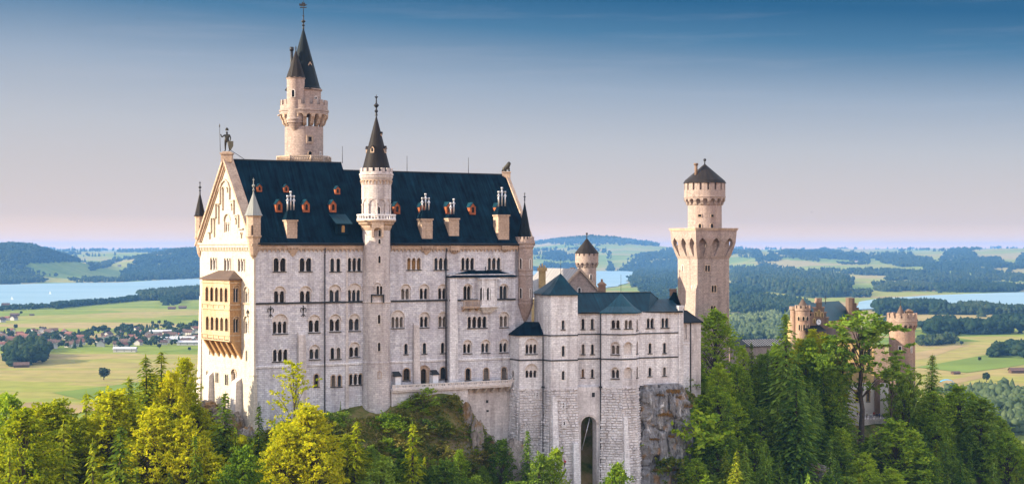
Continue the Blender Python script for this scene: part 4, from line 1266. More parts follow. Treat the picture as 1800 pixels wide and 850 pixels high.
# --- chimneys at the eaves, each with its clustered pipes
def chimney(px, yb, yt, w, hood, ptop, npipe, kind):
    zr = ZRW if px < 640 else ZRE
    s_, d_, z_, g = on_slope(px, yb, zr)
    Y = FS.Y(s_, d_); sc = Y / F
    W = w * sc; D = 1.5
    zt = z_ + (yb - yt) * sc; zh = zt + (yt - hood) * sc; zp = zh + (hood - ptop) * sc
    mb = MB(FS.T)
    mb.box(s_ - W / 2 * 0.86, s_ + W / 2 * 0.86, d_ - D - 1.0, d_, z_ - 0.6, zt - 0.35)
    mb.box(s_ - W / 2, s_ + W / 2, d_ - D - 1.0, d_ + 0.16, zt - 0.348, zt)
    for zz in (z_ + (zt - z_) * 0.35, z_ + (zt - z_) * 0.62):
        mb.box(s_ - W / 2 * 0.9, s_ + W / 2 * 0.9, d_ - D - 0.9, d_ + 0.06, zz, zz + 0.14)
    for k in range(4):
        q = s_ - W / 2 * 0.8 + W * 0.8 * (k + 0.5) / 4
        mb.box(q - 0.12, q + 0.12, d_ + 0.002, d_ + 0.12, zt - 0.75, zt - 0.36)
    ch = mb.build('chimney', M['cream'], palace)
    hb = MB(FS.T)
    hb.frustum(s_ - W / 2 - 0.1, s_ + W / 2 + 0.1, d_ - D - 1.0, d_ + 0.22, zt + 0.002, s_ - W * 0.28, s_ + W * 0.28, d_ - D * 0.75 - 0.4, d_ - D * 0.3, zh)
    hb.build('chimney_hood', M['roof'], ch)
    pb = MB(FS.T)
    ds = d_ - 0.9
    for k in range(npipe):
        q = s_ + (k - (npipe - 1) / 2) * W * 0.26
        top = zp - (0.0 if k == npipe // 2 else 0.9)
        pb.tube((q, ds, zh - 0.2), (q, ds, top), 0.17, n=8)
        pb.tube((q, ds, top - 0.1), (q, ds, top + 0.3), 0.26, n=8)
        pb.tube((q - 0.3, ds, top - 0.8), (q + 0.3, ds, top - 0.8), 0.2, n=6)
    pb.build('chimney_pipes', M['silver'], ch)
chimney(513.5, 415, 386, 22, 369, 338, 3, 0)
chimney(751, 416, 384, 24, 369, 342, 3, 0)
chimney(798, 411, 383, 23, 376, 351, 2, 0)
chimney(885.5, 418, 377, 25, 362, 331, 3, 0)
# corbelled stone aprons under the chimneys
def apron(px, w, y0, y1, y2):
    c = FS.s(px, 0.5); W = w * FS.Y(c) / F
    za, zb_, zc = FS.z(y0, c), FS.z(y1, c), FS.z(y2, c)
    mb = MB(FS.T)
    mb.box(c - W / 2, c + W / 2, -0.02, 0.62, zb_, za)
    mb.box(c - W / 2 - 0.1, c + W / 2 + 0.1, -0.02, 0.72, za - 0.25, za + 0.3)
    for k in range(4):
        q = c - W / 2 + W * (k + 0.5) / 4
        mb.box(q - 0.13, q + 0.13, -0.02, 0.55, zb_ - 0.32, zb_ - 0.002)
    mb.frustum(c - 0.15, c + 0.15, -0.02, 0.05, zc, c - W / 2 * 0.85, c + W / 2 * 0.85, -0.02, 0.5, zb_ - 0.33)
    mb.build('chimney_apron', M['cream'], palace)
apron(516, 23, 430, 436, 451); apron(751, 22, 430, 436, 448); apron(800, 18, 430, 440, 446); apron(889, 15, 432, 438, 443)

# --- lightning rods
for px, yb, yt, zr in ((602, 288, 257, ZRW), (715.5, 303, 274, ZRE), (823.5, 305, 277, ZRE)):
    q = FS.s(px, -12.5); mb = MB(FS.T)
    mb.tube((q, -12.5, zr - 0.1), (q, -12.5, FS.z(yt, q, -12.5)), 0.07, 0.045, n=5)
    mb.build('lightning_rod', M['metal'], palace)

# --- corner turrets of the west gable (square, corbelled out)
def gable_turret(px0, px1, y_ap, y_fin, y_eave, y_bot, y_corb, s_c, d_c, roofm, facets=8):
    c = FG.T(s_c, d_c, 0); Y = c[1]
    zz = lambda y: CZ + (437 - y) / F * Y
    R = (px1 - px0) / 2 / F * Y
    mb = MB()
    R0 = R * 0.86
    rot = math.radians(28.4 + 22.5)
    mb.lathe(c[0], c[1], [(R0 * 0.15, zz(y_corb)), (R0 * 0.55, zz(y_corb) + 0.9), (R0 * 0.95, zz(y_bot) - 0.3), (R0 * 1.12, zz(y_bot)), (R0 * 1.12, zz(y_bot) + 0.3), (R0, zz(y_bot) + 0.3), (R0, zz(y_eave) - 0.5), (R0 * 1.15, zz(y_eave)), (R0 * 0.9, zz(y_eave) + 0.05)], facets, 0, rot, rot + 2 * PI, True, False)
    t = mb.build('corner_turret', M['cream'], palace)
    rb = MB(); cone_roof(rb, c[0], c[1], zz(y_eave) + 0.02, zz(y_ap), R * 1.12, facets, 0.25, rot=rot)
    rb.build('turret_spire', roofm, t)
    finial(t, c[0], c[1], zz(y_ap) - 0.4, zz(y_fin) - zz(y_ap) + 0.4, 0.2, M['paleroof'] if roofm is M['paleroof'] else M['metal'])
    return t, c, R0
t, c, R0 = gable_turret(434, 463, 336, 312, 379, 416, 455, GL - 0.15, 0.1, M['paleroof'])
cyl_window(t, c[0], c[1], R0 * 0.96, 444, 396, 413, 3.6, trim=M['cream'])
t, c, R0 = gable_turret(343.5, 363, 336, 318, 380, 418, 452, 0.0, 0.0, M['spire'])
cyl_window(t, c[0], c[1], R0 * 0.96, 352, 396, 414, 3.0, trim=M['cream'])

# --- octagonal corner turret at the east end
cq = FS.T(FS.s(923) , -0.2, 0)
Yq = cq[1]; zq = lambda y: CZ + (437 - y) / F * Yq
R = 14.6 / F * Yq
rot = math.radians(28.4 + 22.5)
mb = MB()
mb.lathe(cq[0], cq[1], [(0.3, zq(566)), (R * 0.5, zq(556)), (R * 0.9, zq(540)), (R, zq(534)), (R, zq(437)), (R * 1.12, zq(434)), (R * 1.12, zq(430)), (R * 1.22, zq(428)), (R * 1.22, zq(425)), (R * 0.9, zq(425))], 8, 0, rot, rot + 2 * PI, True, False)
for y in (474.5, 483.5, 526.5, 533):
    mb.lathe(cq[0], cq[1], [(R, zq(y) - 0.15), (R * 1.08, zq(y) - 0.1), (R * 1.08, zq(y) + 0.1), (R, zq(y) + 0.15)], 8, 0, rot, rot + 2 * PI, False, False)
crenels(mb, cq[0], cq[1], R * 1.14, zq(425) - 0.02, zq(416), 16, 0.35, 0.6)
mb.lathe(cq[0], cq[1], [(R * 1.13, zq(425)), (R * 1.13, zq(420)), (R * 0.95, zq(420))], 16, 0, cap=False)
te = mb.build('corner_turret', M['tower'], palace)
rb = MB(); cone_roof(rb, cq[0], cq[1], zq(424), zq(352), R * 0.98, 8, 0.2, rot=rot); rb.build('turret_spire', M['spireb'], te)
finial(te, cq[0], cq[1], zq(353), 2.0, 0.17)
for px, yt, yb in ((915.5, 454, 472), (915.5, 506, 523.5), (932, 455, 472), (932, 507, 523)):
    cyl_window(te, cq[0], cq[1], R * 0.95, px, yt, yb, 4.2 if px < 920 else 2.6, trim=M['trim'], t=0.12)

# --- terrace along the foot of the front
zt_ = FS.z(676, FS.s(690), 3.5); zf_ = FS.z(684.5, FS.s(690), 3.5)
s0, s1 = FS.s(690, 3.4), FS.s(899, 3.4)
mb = MB(FS.T)
mb.box(s0, s1, 0.35, 3.4, zf_ - 0.55, zf_)
mb.box(s0, s1, 3.0, 3.55, zf_ - 0.2, zf_ + 0.14)
mb.box(s0, s1, 3.08, 3.36, zf_ + 0.142, zt_ - 0.6); mb.box(s0, s1, 3.02, 3.42, zt_ - 0.22, zt_)
k = 0; q = s0
while q < s1 - 0.3:
    mb.box(q, q + (0.85 if k % 2 == 0 else 0.22), 3.1, 3.34, zt_ - 0.598, zt_ - 0.222)
    q += 1.1 if k % 2 == 0 else 0.48
    k += 1
# return of the parapet, climbing to the lower block
mb.prism([(s1 - 0.2, zf_), (s1 + 1.3, zf_ + 0.9), (s1 + 1.3, zt_ + 1.0), (s1 - 0.2, zt_)], 3.1, 3.4)
for px in (828, 842, 856, 870, 884, 897):
    q = FS.s(px, 3.2)
    mb.frustum(q - 0.25, q + 0.25, 1.35, 1.9, zf_ - 1.7, q - 0.25, q + 0.25, 1.35, 3.3, zf_ - 0.55)
mb.build('terrace', M['trim'], palace)
mb = MB(FS.T)
mb.box(s0, FS.s(823, 3.0), 0.36, 2.95, ZB, zf_ - 0.55)
mb.box(FS.s(823, 3.0), s1 + 1, 0.36, 1.36, ZB, zf_ - 0.552)
mb.build('terrace_wall', M['limelow'], palace)
f_ = FS.off(1.37)
for px, py, h in ((856.3, 705, 5), (857, 721.5, 3.4)):
    c = f_.s(px); z = f_.z(py, c); mb = MB(f_.T)
    mb.box(c - 0.3, c + 0.3, -0.2, 0.02, z - h * 0.065, z + h * 0.065); mb.build('vent_hole', M['sill'], palace)
for px in (699.5, 765.5):
    c = FS.s(px, 1.3); z0 = zf_; mb = MB(FS.T)
    mb.box(c - 0.65, c + 0.65, 0.02, 1.4, z0, z0 + 2.7)
    v = mb.build('vestibule', M['whitepaint'], palace)
    mb = MB(FS.T); mb.prism([(c - 0.8, z0 + 2.72), (c + 0.8, z0 + 2.72), (c + 0.8, z0 + 2.85), (c - 0.8, z0 + 2.85)], 1.7, 0.02)
    mb.face([(c - 0.85, 1.75, z0 + 2.8), (c + 0.85, 1.75, z0 + 2.8), (c + 0.85, 0.03, z0 + 3.7), (c - 0.85, 0.03, z0 + 3.7)])
    mb.build('vestibule_roof', M['sill'], v)
# ------------------------------------------------------------------ stair tower on the long front
def zY(Y): return lambda y: CZ + (437 - y) / F * Y
cx_s = 661.5
sc_ = FS.T(FS.s(cx_s, 0.4), 0.4, 0)
Yt = sc_[1]; z = zY(Yt - 2.5); R = 24.3 / F * Yt
st = thing('stair_tower', 'slim round stair tower with white balcony and pointed spire midway along the palace', 'tower', (sc_[0], sc_[1], z(730)))
x, y = sc_[0], sc_[1]
mb = MB()
mb.lathe(x, y, [(R * 1.1, z(790)), (R * 1.03, z(640)), (R * 1.05, z(637)), (R, z(635)), (R, z(400))], 32, cap=False)
mb.build('shaft', M['turret'], st)
mb = MB()
mb.lathe(x, y, [(R * 1.0, z(405)), (R * 1.12, z(399)), (R * 1.12, z(396.5)), (R * 1.28, z(393)), (R * 1.28, z(391)), (R * 1.42, z(388.5)), (R * 1.42, z(386)), (0.2, z(386))], 32, cap=False)
mb.build('balcony_corbel', M['cream'], st)
mb = MB()
for k in range(36):
    a = 2 * PI * k / 36; r = R * 1.36
    mb.box(x + r * math.cos(a) - 0.1, x + r * math.cos(a) + 0.1, y + r * math.sin(a) - 0.1, y + r * math.sin(a) + 0.1, z(386), z(378.3))
mb.lathe(x, y, [(R * 1.30, z(378.5)), (R * 1.42, z(378.5)), (R * 1.42, z(376.3)), (R * 1.30, z(376.3)), (R * 1.30, z(378.5))], 36, cap=False)
mb.lathe(x, y, [(R * 1.42, z(385.99)), (R * 1.42, z(384.3)), (R * 1.30, z(384.3))], 36, cap=False)
mb.build('balustrade', M['whitepaint'], st)
Ru = R * 1.07
mb = MB()
mb.lathe(x, y, [(Ru * 0.92, z(386)), (Ru * 0.92, z(350)), (Ru, z(350)), (Ru, z(325)), (Ru * 1.03, z(323)), (Ru * 1.03, z(321)), (Ru * 1.03, z(316)), (Ru * 1.12, z(311)), (Ru * 1.12, z(308.5)), (Ru * 1.16, z(307)), (Ru * 1.16, z(304.5)), (Ru * 1.10, z(304.5)), (Ru * 1.10, z(301)), (Ru * 0.6, z(301))], 32, cap=False)
crenels(mb, x, y, Ru * 1.11, z(301.1), z(295), 16, 0.4, 0.62)
mb.build('upper_drum', M['turret'], st)
mb = MB()
corbel_ring(mb, x, y, Ru, Ru * 1.09, z(324.5), z(315.9), 26, 0.4)
mb.build('corbel_table', M['cream'], st)
# blind arcade round the drum
mb = MB()
na = 10
for k in range(na):
    a = 2 * PI * (k + 0.25) / na; w = 2 * Ru * math.sin(PI / na)
    fr = Frame((x + Ru * math.cos(PI / na) * math.cos(a), y + Ru * math.cos(PI / na) * math.sin(a)), (-math.sin(a), math.cos(a)))
    if fr.n.dot(Vector((math.cos(a), math.sin(a)))) < 0: fr = Frame(fr.O, (math.sin(a), -math.cos(a)))
    f2 = MB(fr.T)
    r = w * 0.37; zt = z(349.8); zs = z(357)
    pts = [(-w / 2, zt), (-w / 2, zs - 0.1), (-r, zs - 0.1)] + [(-r * math.cos(PI * q / 8), zs + r * math.sin(PI * q / 8) * 0.98) for q in range(1, 8)] + [(r, zs - 0.1), (w / 2, zs - 0.1), (w / 2, zt)]
    pts = [(p[0], min(p[1], zt - 0.02) if abs(p[0]) < w / 2 - 1e-6 else p[1]) for p in pts]
    f2.prism(pts, 0.02, -0.5)
    off = len(mb.v); mb.v += f2.v; mb.f += [tuple(i + off for i in f) for f in f2.f]; mb.m += f2.m; mb.uv += f2.uv; mb.sm += f2.sm
    a2 = a + PI / na
    mb.lathe(x + (Ru - 0.1) * math.cos(a2), y + (Ru - 0.1) * math.sin(a2), [(0.24, z(386)), (0.24, z(384)), (0.16, z(383)), (0.16, z(361)), (0.3, z(358))], 8)
mb.build('blind_arcade', M['turret'], st)
mb = MB(); cone_roof(mb, x, y, z(301.5), z(199), 26.5 / F * Yt, 16, 0.1); mb.build('spire', M['spire'], st)
finial(st, x, y, z(201), z(163.5) - z(201), 0.33)
# lucarnes on the spire
def lucarne(parent, x, y, ang, r, zb, h, mat=M['spire']):
    fr = Frame((x + r * math.cos(ang), y + r * math.sin(ang)), (-math.sin(ang), math.cos(ang)))
    if fr.n.dot(Vector((math.cos(ang), math.sin(ang)))) < 0: fr = Frame(fr.O, (math.sin(ang), -math.cos(ang)))
    mb = MB(fr.T); w = h * 0.55
    mb.prism([(-w / 2, zb), (w / 2, zb), (w / 2, zb + h * 0.65), (0, zb + h), (-w / 2, zb + h * 0.65)], -0.9, 0.12)
    lu = mb.build('lucarne', M['cream'], parent)
    mb = MB(fr.T); mb.prism(arch_pts(0, w * 0.5, zb + h * 0.15, zb + h * 0.7, 6), 0.123, 0.16); mb.build('pane', M['glass'], lu)
    mb = MB(fr.T)
    for sg in (-1, 1): mb.face([(sg * (w / 2 + .1), 0.25, zb + h * 0.6), (0, 0.25, zb + h + .08), (0, -0.9, zb + h + .08), (sg * (w / 2 + .1), -0.9, zb + h * 0.6)])
    mb.build('lucarne_roof', mat, lu)
rs = lambda yy: 25.5 / F * Yt * (yy - 199) / 102
for a in (-PI / 2 - 0.32, -PI / 2 + 1.25, -PI / 2 - 1.75):
    lucarne(st, x, y, a, rs(266) + 0.05, z(268), 1.5)
lucarne(st, x, y, -PI / 2 + 1.25, rs(236) + 0.05, z(238), 0.9)
# machicolation box under the balcony
fr = Frame((x + 0.55, y - R), (1, 0.15))
mb = MB(fr.T)
zb = z(405); zt = z(390)
pts = [(-1.25, zt), (-1.25, z(416)), (-0.85, z(416)), (-0.85, zb)] + [(-0.85 * math.cos(PI * k / 8), zb + 0.62 * math.sin(PI * k / 8)) for k in range(1, 8)] + [(0.85, zb), (0.85, z(416)), (1.25, z(416)), (1.25, zt)]
mb.prism(pts, -0.8, 0.95)
mb.build('machicolation', M['cream'], st)
for px, yt, yb, w_ in [(666.8, 420, 428, 4.2), (666.8, 449.5, 462, 4.2), (666.3, 552.5, 568, 4.8), (666.3, 601.5, 616.5, 4.8), (667, 652.5, 664, 4.6), (667, 404, 415.5, 4.2)]:
    cyl_window(st, x, y, R, px, yt, yb, w_, trim=M['trim'] if yt < 650 else M['cream'])
cyl_window(st, x, y, Ru * 0.92, 665, 363, 378, 6, trim=M['trim'])
wv = cyl_window(st, x, y, R, 664.0, 502, 517, 4.6, t=0.1); cyl_window(st, x, y, R, 669.6, 502, 517, 4.6, t=0.1)
fr = Frame((x + 0.55, y - R), (1, 0.06)); mb = MB(fr.T); zz = z(518); zl_ = z(531.5)
mb.box(-1.45, 1.45, -0.6, 0.35, zz - 0.12, zz + 0.12)
mb.box(-1.45, -1.2, -0.6, 0.22, zl_, zz - 0.122); mb.box(1.2, 1.45, -0.6, 0.22, zl_, zz - 0.122)
mb.build('string_course', M['sill'], st)
mb = MB(); mb.lathe(x, y, [(R, zs1 - 0.15), (R * 1.06, zs1 - 0.12), (R * 1.06, zs1 + 0.1), (R, zs1 + 0.16)], 32, cap=False)
mb.build('string_course', M['trim'], st)
mb = MB()
ro = [(0 + 1.0 * math.cos(PI * k / 12), z(503) + 1.0 * math.sin(PI * k / 12)) for k in range(13)]
ri = [(0 + 0.84 * math.cos(PI * k / 12), z(503) + 0.84 * math.sin(PI * k / 12)) for k in range(13)]
mb = MB(fr.T); mb.prism(ro + ri[::-1], -0.4, 0.16); mb.build('hood_mould', M['trim'], st)

# ------------------------------------------------------------------ tall tower behind the roof
Yt = 352.0; z = zY(Yt)
x = (534.5 - 900) / F * Yt; y = Yt
tt = thing('tall_tower', 'tallest round tower of warm stone behind the palace roof with dark needle spire', 'tower', (x, y, CZ - 38))
R = 33.5 / F * Yt
mb = MB(); mb.lathe(x, y, [(R, CZ - 40), (R, z(224)), ], 40, cap=False); mb.build('shaft', M['tower'], tt)
mb = MB()
RP = 48.5 / F * Yt
mb.lathe(x, y, [(R, z(300)), (RP * 0.9, z(292)), (RP, z(288)), (RP, z(284.5)), (R, z(284.5))], 8, 0, PI / 8, PI / 8 + 2 * PI, False, False)
mb.lathe(x, y, [(RP * 0.985, z(277.5)), (RP * 1.01, z(277.5)), (RP * 1.01, z(275.3)), (RP * 0.95, z(275.3)), (RP * 0.95, z(277.5))], 8, 0, PI / 8, PI / 8 + 2 * PI, False, False)
for k in range(8):
    a0 = PI / 8 + 2 * PI * k / 8; a1 = a0 + 2 * PI / 8
    p0 = Vector((x + RP * 0.98 * math.cos(a0), y + RP * 0.98 * math.sin(a0), 0)); p1 = Vector((x + RP * 0.98 * math.cos(a1), y + RP * 0.98 * math.sin(a1), 0))
    mb.tube((p0.x, p0.y, z(284.5)), (p0.x, p0.y, z(275.3)), 0.28, n=6)
    for j in range(9):
        for dj in (0, 1):
            qa = p0.lerp(p1, (j + dj) / 9); qb = p0.lerp(p1, (j + 1 - dj) / 9)
            mb.tube((qa.x, qa.y, z(284.5)), (qb.x, qb.y, z(277.5)), 0.10, n=4)
mb.build('balustrade', M['cream'], tt)
RG = 42.3 / F * Yt
mb = MB()
mb.lathe(x, y, [(RG, z(202)), (RG, z(198)), (RG * 1.03, z(197)), (RG * 1.03, z(194.5)), (RG * 0.98, z(194)), (RG * 0.98, z(186.5)), (RG * 0.9, z(186.5)), (RG * 0.9, z(194)), (R * 0.7, z(194))], 40, cap=False)
crenels(mb, x, y, RG * 0.98, z(186.55), z(177.5), 18, 0.45, 0.55)
mb.build('gallery', M['tower'], tt)
mb = MB(); corbel_ring(mb, x, y, R * 0.99, RG * 0.995, z(223), z(201.9), 18, 0.42); mb.build('corbel_arcade', M['cream'], tt)
for a in (-0.4, -2.7): 
    mb = MB(); mb.tube((x + RG * math.cos(a), y + RG * math.sin(a), z(203.5)), (x + (RG + 0.7) * math.cos(a), y + (RG + 0.7) * math.sin(a), z(205)), 0.2); mb.build('waterspout', M['cream'], tt)
xd = (535.5 - 900) / F * Yt
RD = 28.5 / F * Yt
mb = MB(); mb.lathe(xd, y, [(RD, z(194)), (RD, z(161)), (RD * 1.08, z(159.5)), (RD * 1.08, z(157.5)), (0.5, z(157.5))], 36, cap=False); mb.build('drum', M['tower'], tt)
xs = (533.3 - 900) / F * Yt
mb = MB(); cone_roof(mb, xs, y, z(159.2), z(47), 33 / F * Yt, 12, 0.55); mb.build('spire', M['spireb'], tt)
finial(tt, xs, y, z(50), z(24) - z(50), 0.30, cross=False)
mb = MB()
mb.tube((xs, y, z(26)), (xs, y, z(1)), 0.10, 0.07, n=6)
mb.box(xs - 0.8, xs + 0.75, y - 0.04, y + 0.04, z(14.5), z(12.8))
mb.prism([(xs - 1.0 + 0, z(11)), (xs - 0.2, z(13)), (xs + 0.5, z(10)), (xs + 0.95, z(6.5)), (xs + 0.35, z(5.5)), (xs + 0.15, z(2)), (xs - 0.25, z(5)), (xs - 0.9, z(4))], y - 0.05, y + 0.05) if False else None
vb = MB(lambda a, b, c: (a, b, c))
vb.prism([(xs - 0.95, z(10.5)), (xs - 0.3, z(11.5)), (xs + 0.4, z(11.2)), (xs + 0.95, z(8.5)), (xs + 0.45, z(8.0)), (xs + 0.35, z(4.2)), (xs + 0.05, z(6.6)), (xs - 0.25, z(3.4)), (xs - 0.4, z(6.8)), (xs - 1.0, z(6.5))], y - 0.06, y + 0.06)
vb.build('weather_vane', M['metal'], tt)
mb.build('vane_mast', M['metal'], tt)
lucarne(tt, xs, y, -0.75, 17.5 / F * Yt, z(124), 2.0, M['spireb'])
# little side turret on the gallery, with its own cone
xt = (520 - 900) / F * (Yt - 3.6); yt_ = Yt - 3.6; z2 = zY(yt_)
RT = 15.7 / F * yt_
mb = MB(); mb.lathe(xt, yt_, [(RT * 1.0, z2(216)), (RT * 1.0, z2(140)), (RT * 1.07, z2(138.5)), (RT * 1.07, z2(136.5)), (0.2, z2(136.5))], 24, cap=False)
mb.lathe(xt, yt_, [(0.3, z2(234)), (RT * 0.5, z2(226)), (RT * 0.8, z2(219)), (RT * 1.08, z2(211)), (RT * 1.08, z2(209)), (RT, z2(207))], 24, cap=False)
tu = mb.build('side_turret', M['tower'], tt)
mb = MB(); cone_roof(mb, xt, yt_, z2(137.5), z2(87), RT * 1.14, 10, 0.2); mb.build('turret_spire', M['spire'], tu)
finial(tu, xt, yt_, z2(89), 1.2, 0.16, cross=False)
cyl_window(tu, xt, yt_, RT, 515.5, 158, 170.5, 5)
mb = MB(); xc = (512.8 - 900) / F * (Yt - 2.5); mb.tube((xc, Yt - 2.5, z(140)), (xc, Yt - 2.5, z(88)), 0.34, n=10); mb.tube((xc, Yt - 2.5, z(92)), (xc, Yt - 2.5, z(85.5)), 0.48, n=10); mb.build('chimney', M['metal'], tt)
cyl_window(tt, x, y, R, 544.6, 240.5, 248.5, 6.4, t=0.42, plainhole=True, trim=M['cream'])
cyl_window(tt, x, y, R, 545, 266, 277, 6, trim=M['cream']); cyl_window(tt, x, y, R, 563, 267, 277, 2.6)
mb = MB()
cyl_window(tt, xd, y, RD, 555, 170, 184, 3.5)

# ------------------------------------------------------------------ square tower with its round top
Y0 = 390.0
al = math.radians(25)
u = Vector((math.cos(al), math.sin(al))); v = Vector((-math.sin(al), math.cos(al)))
C0 = plan(1226, Y0); a_ = 9.9
C1 = C0 + u * a_; C3 = C0 + v * a_; C2 = C1 + v * a_
ctr = C0 + (u + v) * (a_ / 2)
sq = thing('square_tower', 'big square stone tower with pointed arches under its top and a round turret above', 'tower', (ctr.x, ctr.y, CZ - 35))
zq = zY(Y0)
FR = Frame(C0, u); FL = frame2(C3, C0)
zb = CZ - 40; zshaft = zq(455); ztop = zq(402)
WR = Wall(FR, [(0, zb), (a_, zb), (a_, zshaft), (0, zshaft)], M['tower'])
for args in [(1241.2, 466, 476.5, 4.0), (1246, 466, 476.5, 4.0), (1252.3, 501.5, 513, 4.0), (1257.2, 501.5, 513, 4.0), (1251.3, 537, 549, 3.6), (1256.2, 537, 549, 3.6)]:
    WR.window(sq, *args, sill=False, trim=M['cream'])
for a, b in (((1238.6, 465), (1248.6, 478)), ((1249.7, 500.5), (1259.8, 514.5))):
    s0, s1 = FR.s(a[0]), FR.s(b[0]); z0, z1 = FR.z(b[1], s0), FR.z(a[1], s0)
    mb = MB(FR.T); mb.panel([(s0, z0), (s1, z0), (s1, z1), (s0, z1)], [[(s0 + .18, z0 + .18), (s1 - .18, z0 + .18), (s1 - .18, z1 - .18), (s0 + .18, z1 - .18)]], 0.075, 0.08, sides=True)
    mb.build('window_surround', M['cream'], sq)
WR.finish('wall', sq)
WL = Wall(FL, [(0, zb), (a_, zb), (a_, zshaft), (0, zshaft)], M['tower'])
for args in [(1200.3, 466, 476, 1.6), (1217, 502, 513, 1.8)]:
    WL.window(sq, *args, sill=False)
WL.finish('wall', sq)
mb = MB()
for p0, p1 in ((C1, C2), (C2, C3)):
    mb.face([(p0.x, p0.y, zb), (p1.x, p1.y, zb), (p1.x, p1.y, ztop), (p0.x, p0.y, ztop)])
sb0, sb1 = FL.s(1217.5), FL.len - 0.05
bm_ = MB(FL.T); bm_.frustum(sb0 - 1.2, sb1, -0.2, 1.3, zb, sb0, sb1, -0.2, 0.5, zq(510)); bm_.frustum(sb0, sb1, -0.2, 0.5, zq(510) + 0.002, sb0, sb1, -0.2, 0.02, zq(500)); bm_.build('buttress', M['tower'], sq)
mb.build('wall', M['tower'], sq)
o = 1.45
mb = MB()
zc = zq(420)
for (p0, dirv, nrm, L) in ((C0, u, -v, a_), (C3, -v, -u, a_), (C2, -u, v, a_), (C1, v, u, a_)):
    # sloping arcade from the shaft out to the parapet
    def T(s_, d, zz, p0=p0, dirv=dirv, nrm=nrm, L=L):
        t = max(0.0, min(1.0, (zz - zshaft) / (zc - zshaft)))
        t = t ** 0.8
        # widen as it leans out
        ss = (s_ - L / 2) * (L + 2 * o * t) / L + L / 2
        q = p0 + dirv * ss + nrm * (o * t + d)
        return (q.x, q.y, zz)
    pm = MB(T)
    holes = []
    for k in range(3):
        c = L * (k + 0.5) / 3; w = L / 3 * 0.62
        zt_, zb_ = zq(417.5), zq(450)
        zs = zq(430)
        pts = [(c - w * 0.12, zb_), (c + w * 0.12, zb_), (c + w / 2, zs)]
        for q in range(1, 6):
            t = q / 5
            pts.append((c + w / 2 * (1 - t ** 1.6), zs + (zt_ - zs) * t ** 0.85))
        for q in range(4, 0, -1):
            t = q / 5
            pts.append((c - w / 2 * (1 - t ** 1.6), zs + (zt_ - zs) * t ** 0.85))
        pts.append((c - w / 2, zs))
        holes.append(pts)
    # subdivide outline so that the slope bends
    out_ = [(0, zshaft), (L, zshaft)] + [(L, zshaft + (zc - zshaft) * q / 6) for q in range(1, 7)] + [(0, zc - (zc - zshaft) * q / 6) for q in range(0, 6)]
    out_ = out_[:2] + [(L, zshaft + (zc - zshaft) * q / 6) for q in range(1, 6)] + [(L, ztop - 0.4), (0, ztop - 0.4)] + [(0, zshaft + (zc - zshaft) * q / 6) for q in range(5, 0, -1)]
    pm.panel(out_, holes, 0, 1.15)
    off = len(mb.v); mb.v += pm.v; mb.f += [tuple(i + off for i in f) for f in pm.f]; mb.m += pm.m; mb.uv += pm.uv; mb.sm += pm.sm
    inner = p0 - dirv * 0
    # back of the arches: the shaft face going on up
    qa, qb = p0 + nrm * 0.004, p0 + dirv * L + nrm * 0.004
    mb.face([(qa.x, qa.y, zshaft), (qb.x, qb.y, zshaft), (qb.x, qb.y, ztop), (qa.x, qa.y, ztop)])
mb.build('machicolation', M['tower'], sq)
Tq = lambda a, b, c: ((C0 + u * a + v * b).x, (C0 + u * a + v * b).y, c)
mb = MB(Tq)
mb.box(-o - 0.2, a_ + o + 0.2, -o - 0.2, a_ + o + 0.2, ztop - 0.4, ztop)
mb.box(-o - 0.35, a_ + o + 0.35, -o - 0.35, a_ + o + 0.35, ztop + 0.002, ztop + 0.25)
mb.build('parapet', M['cream'], sq)
Yc = ctr.y; zc_ = zY(Yc)
cxp = (1238.8 - 900) / F * Yc; cyp = Yc
Rr = 29.6 / F * Yc; Rg = 36 / F * Yc
mb = MB()
mb.lathe(cxp, cyp, [(Rr, ztop), (Rr, zc_(361)), (Rr * 1.03, zc_(360.5)), (Rr * 1.03, zc_(359)), (Rr, zc_(358.5)), (Rr, zc_(346))], 36, cap=False)
mb.lathe(cxp, cyp, [(Rg, zc_(349)), (Rg, zc_(347.5)), (Rg * 1.02, zc_(347)), (Rg * 1.02, zc_(345.5)), (Rg, zc_(345)), (Rg, zc_(334.5)), (Rg * 0.88, zc_(334.5))], 36, cap=False)
crenels(mb, cxp, cyp, Rg, zc_(334.6), zc_(321.5), 17, 0.6, 0.72)
mb.lathe(cxp, cyp, [(Rg * 0.86, zc_(345)), (Rg * 0.86, zc_(321.5))], 24, cap=False)
rt = mb.build('round_top', M['tower'], sq)
mb = MB(); corbel_ring(mb, cxp, cyp, Rr * 0.99, Rg * 0.995, zc_(362), zc_(348.9), 17, 0.36); mb.build('corbel_arcade', M['tower'], rt)
mb = MB(); cone_roof(mb, cxp, cyp, zc_(322.3), zc_(287.5), 38.2 / F * Yc, 12, 0.5); mb.build('cap_roof', M['spire'], sq)
mb = MB(); mb.tube((cxp, cyp, zc_(290)), (cxp, cyp, zc_(281)), 0.16); mb.ball((cxp, cyp, zc_(281)), 0.42); mb.build('finial', M['metal'], sq)
xc = (1223.5 - 900) / F * (Yc - 2); mb = MB(); mb.tube((xc, Yc - 2, zc_(318)), (xc, Yc - 2, zc_(289)), 0.42, n=10); mb.tube((xc, Yc - 2, zc_(291)), (xc, Yc - 2, zc_(287.5)), 0.62, n=10); mb.build('chimney', M['brick'], sq)
for px, yt, yb, w_ in [(1230.5, 393, 402, 5), (1251.2, 393, 402, 5)]:
    cyl_window(sq, cxp, cyp, Rr, px, yt, yb, w_, trim=M['cream'])
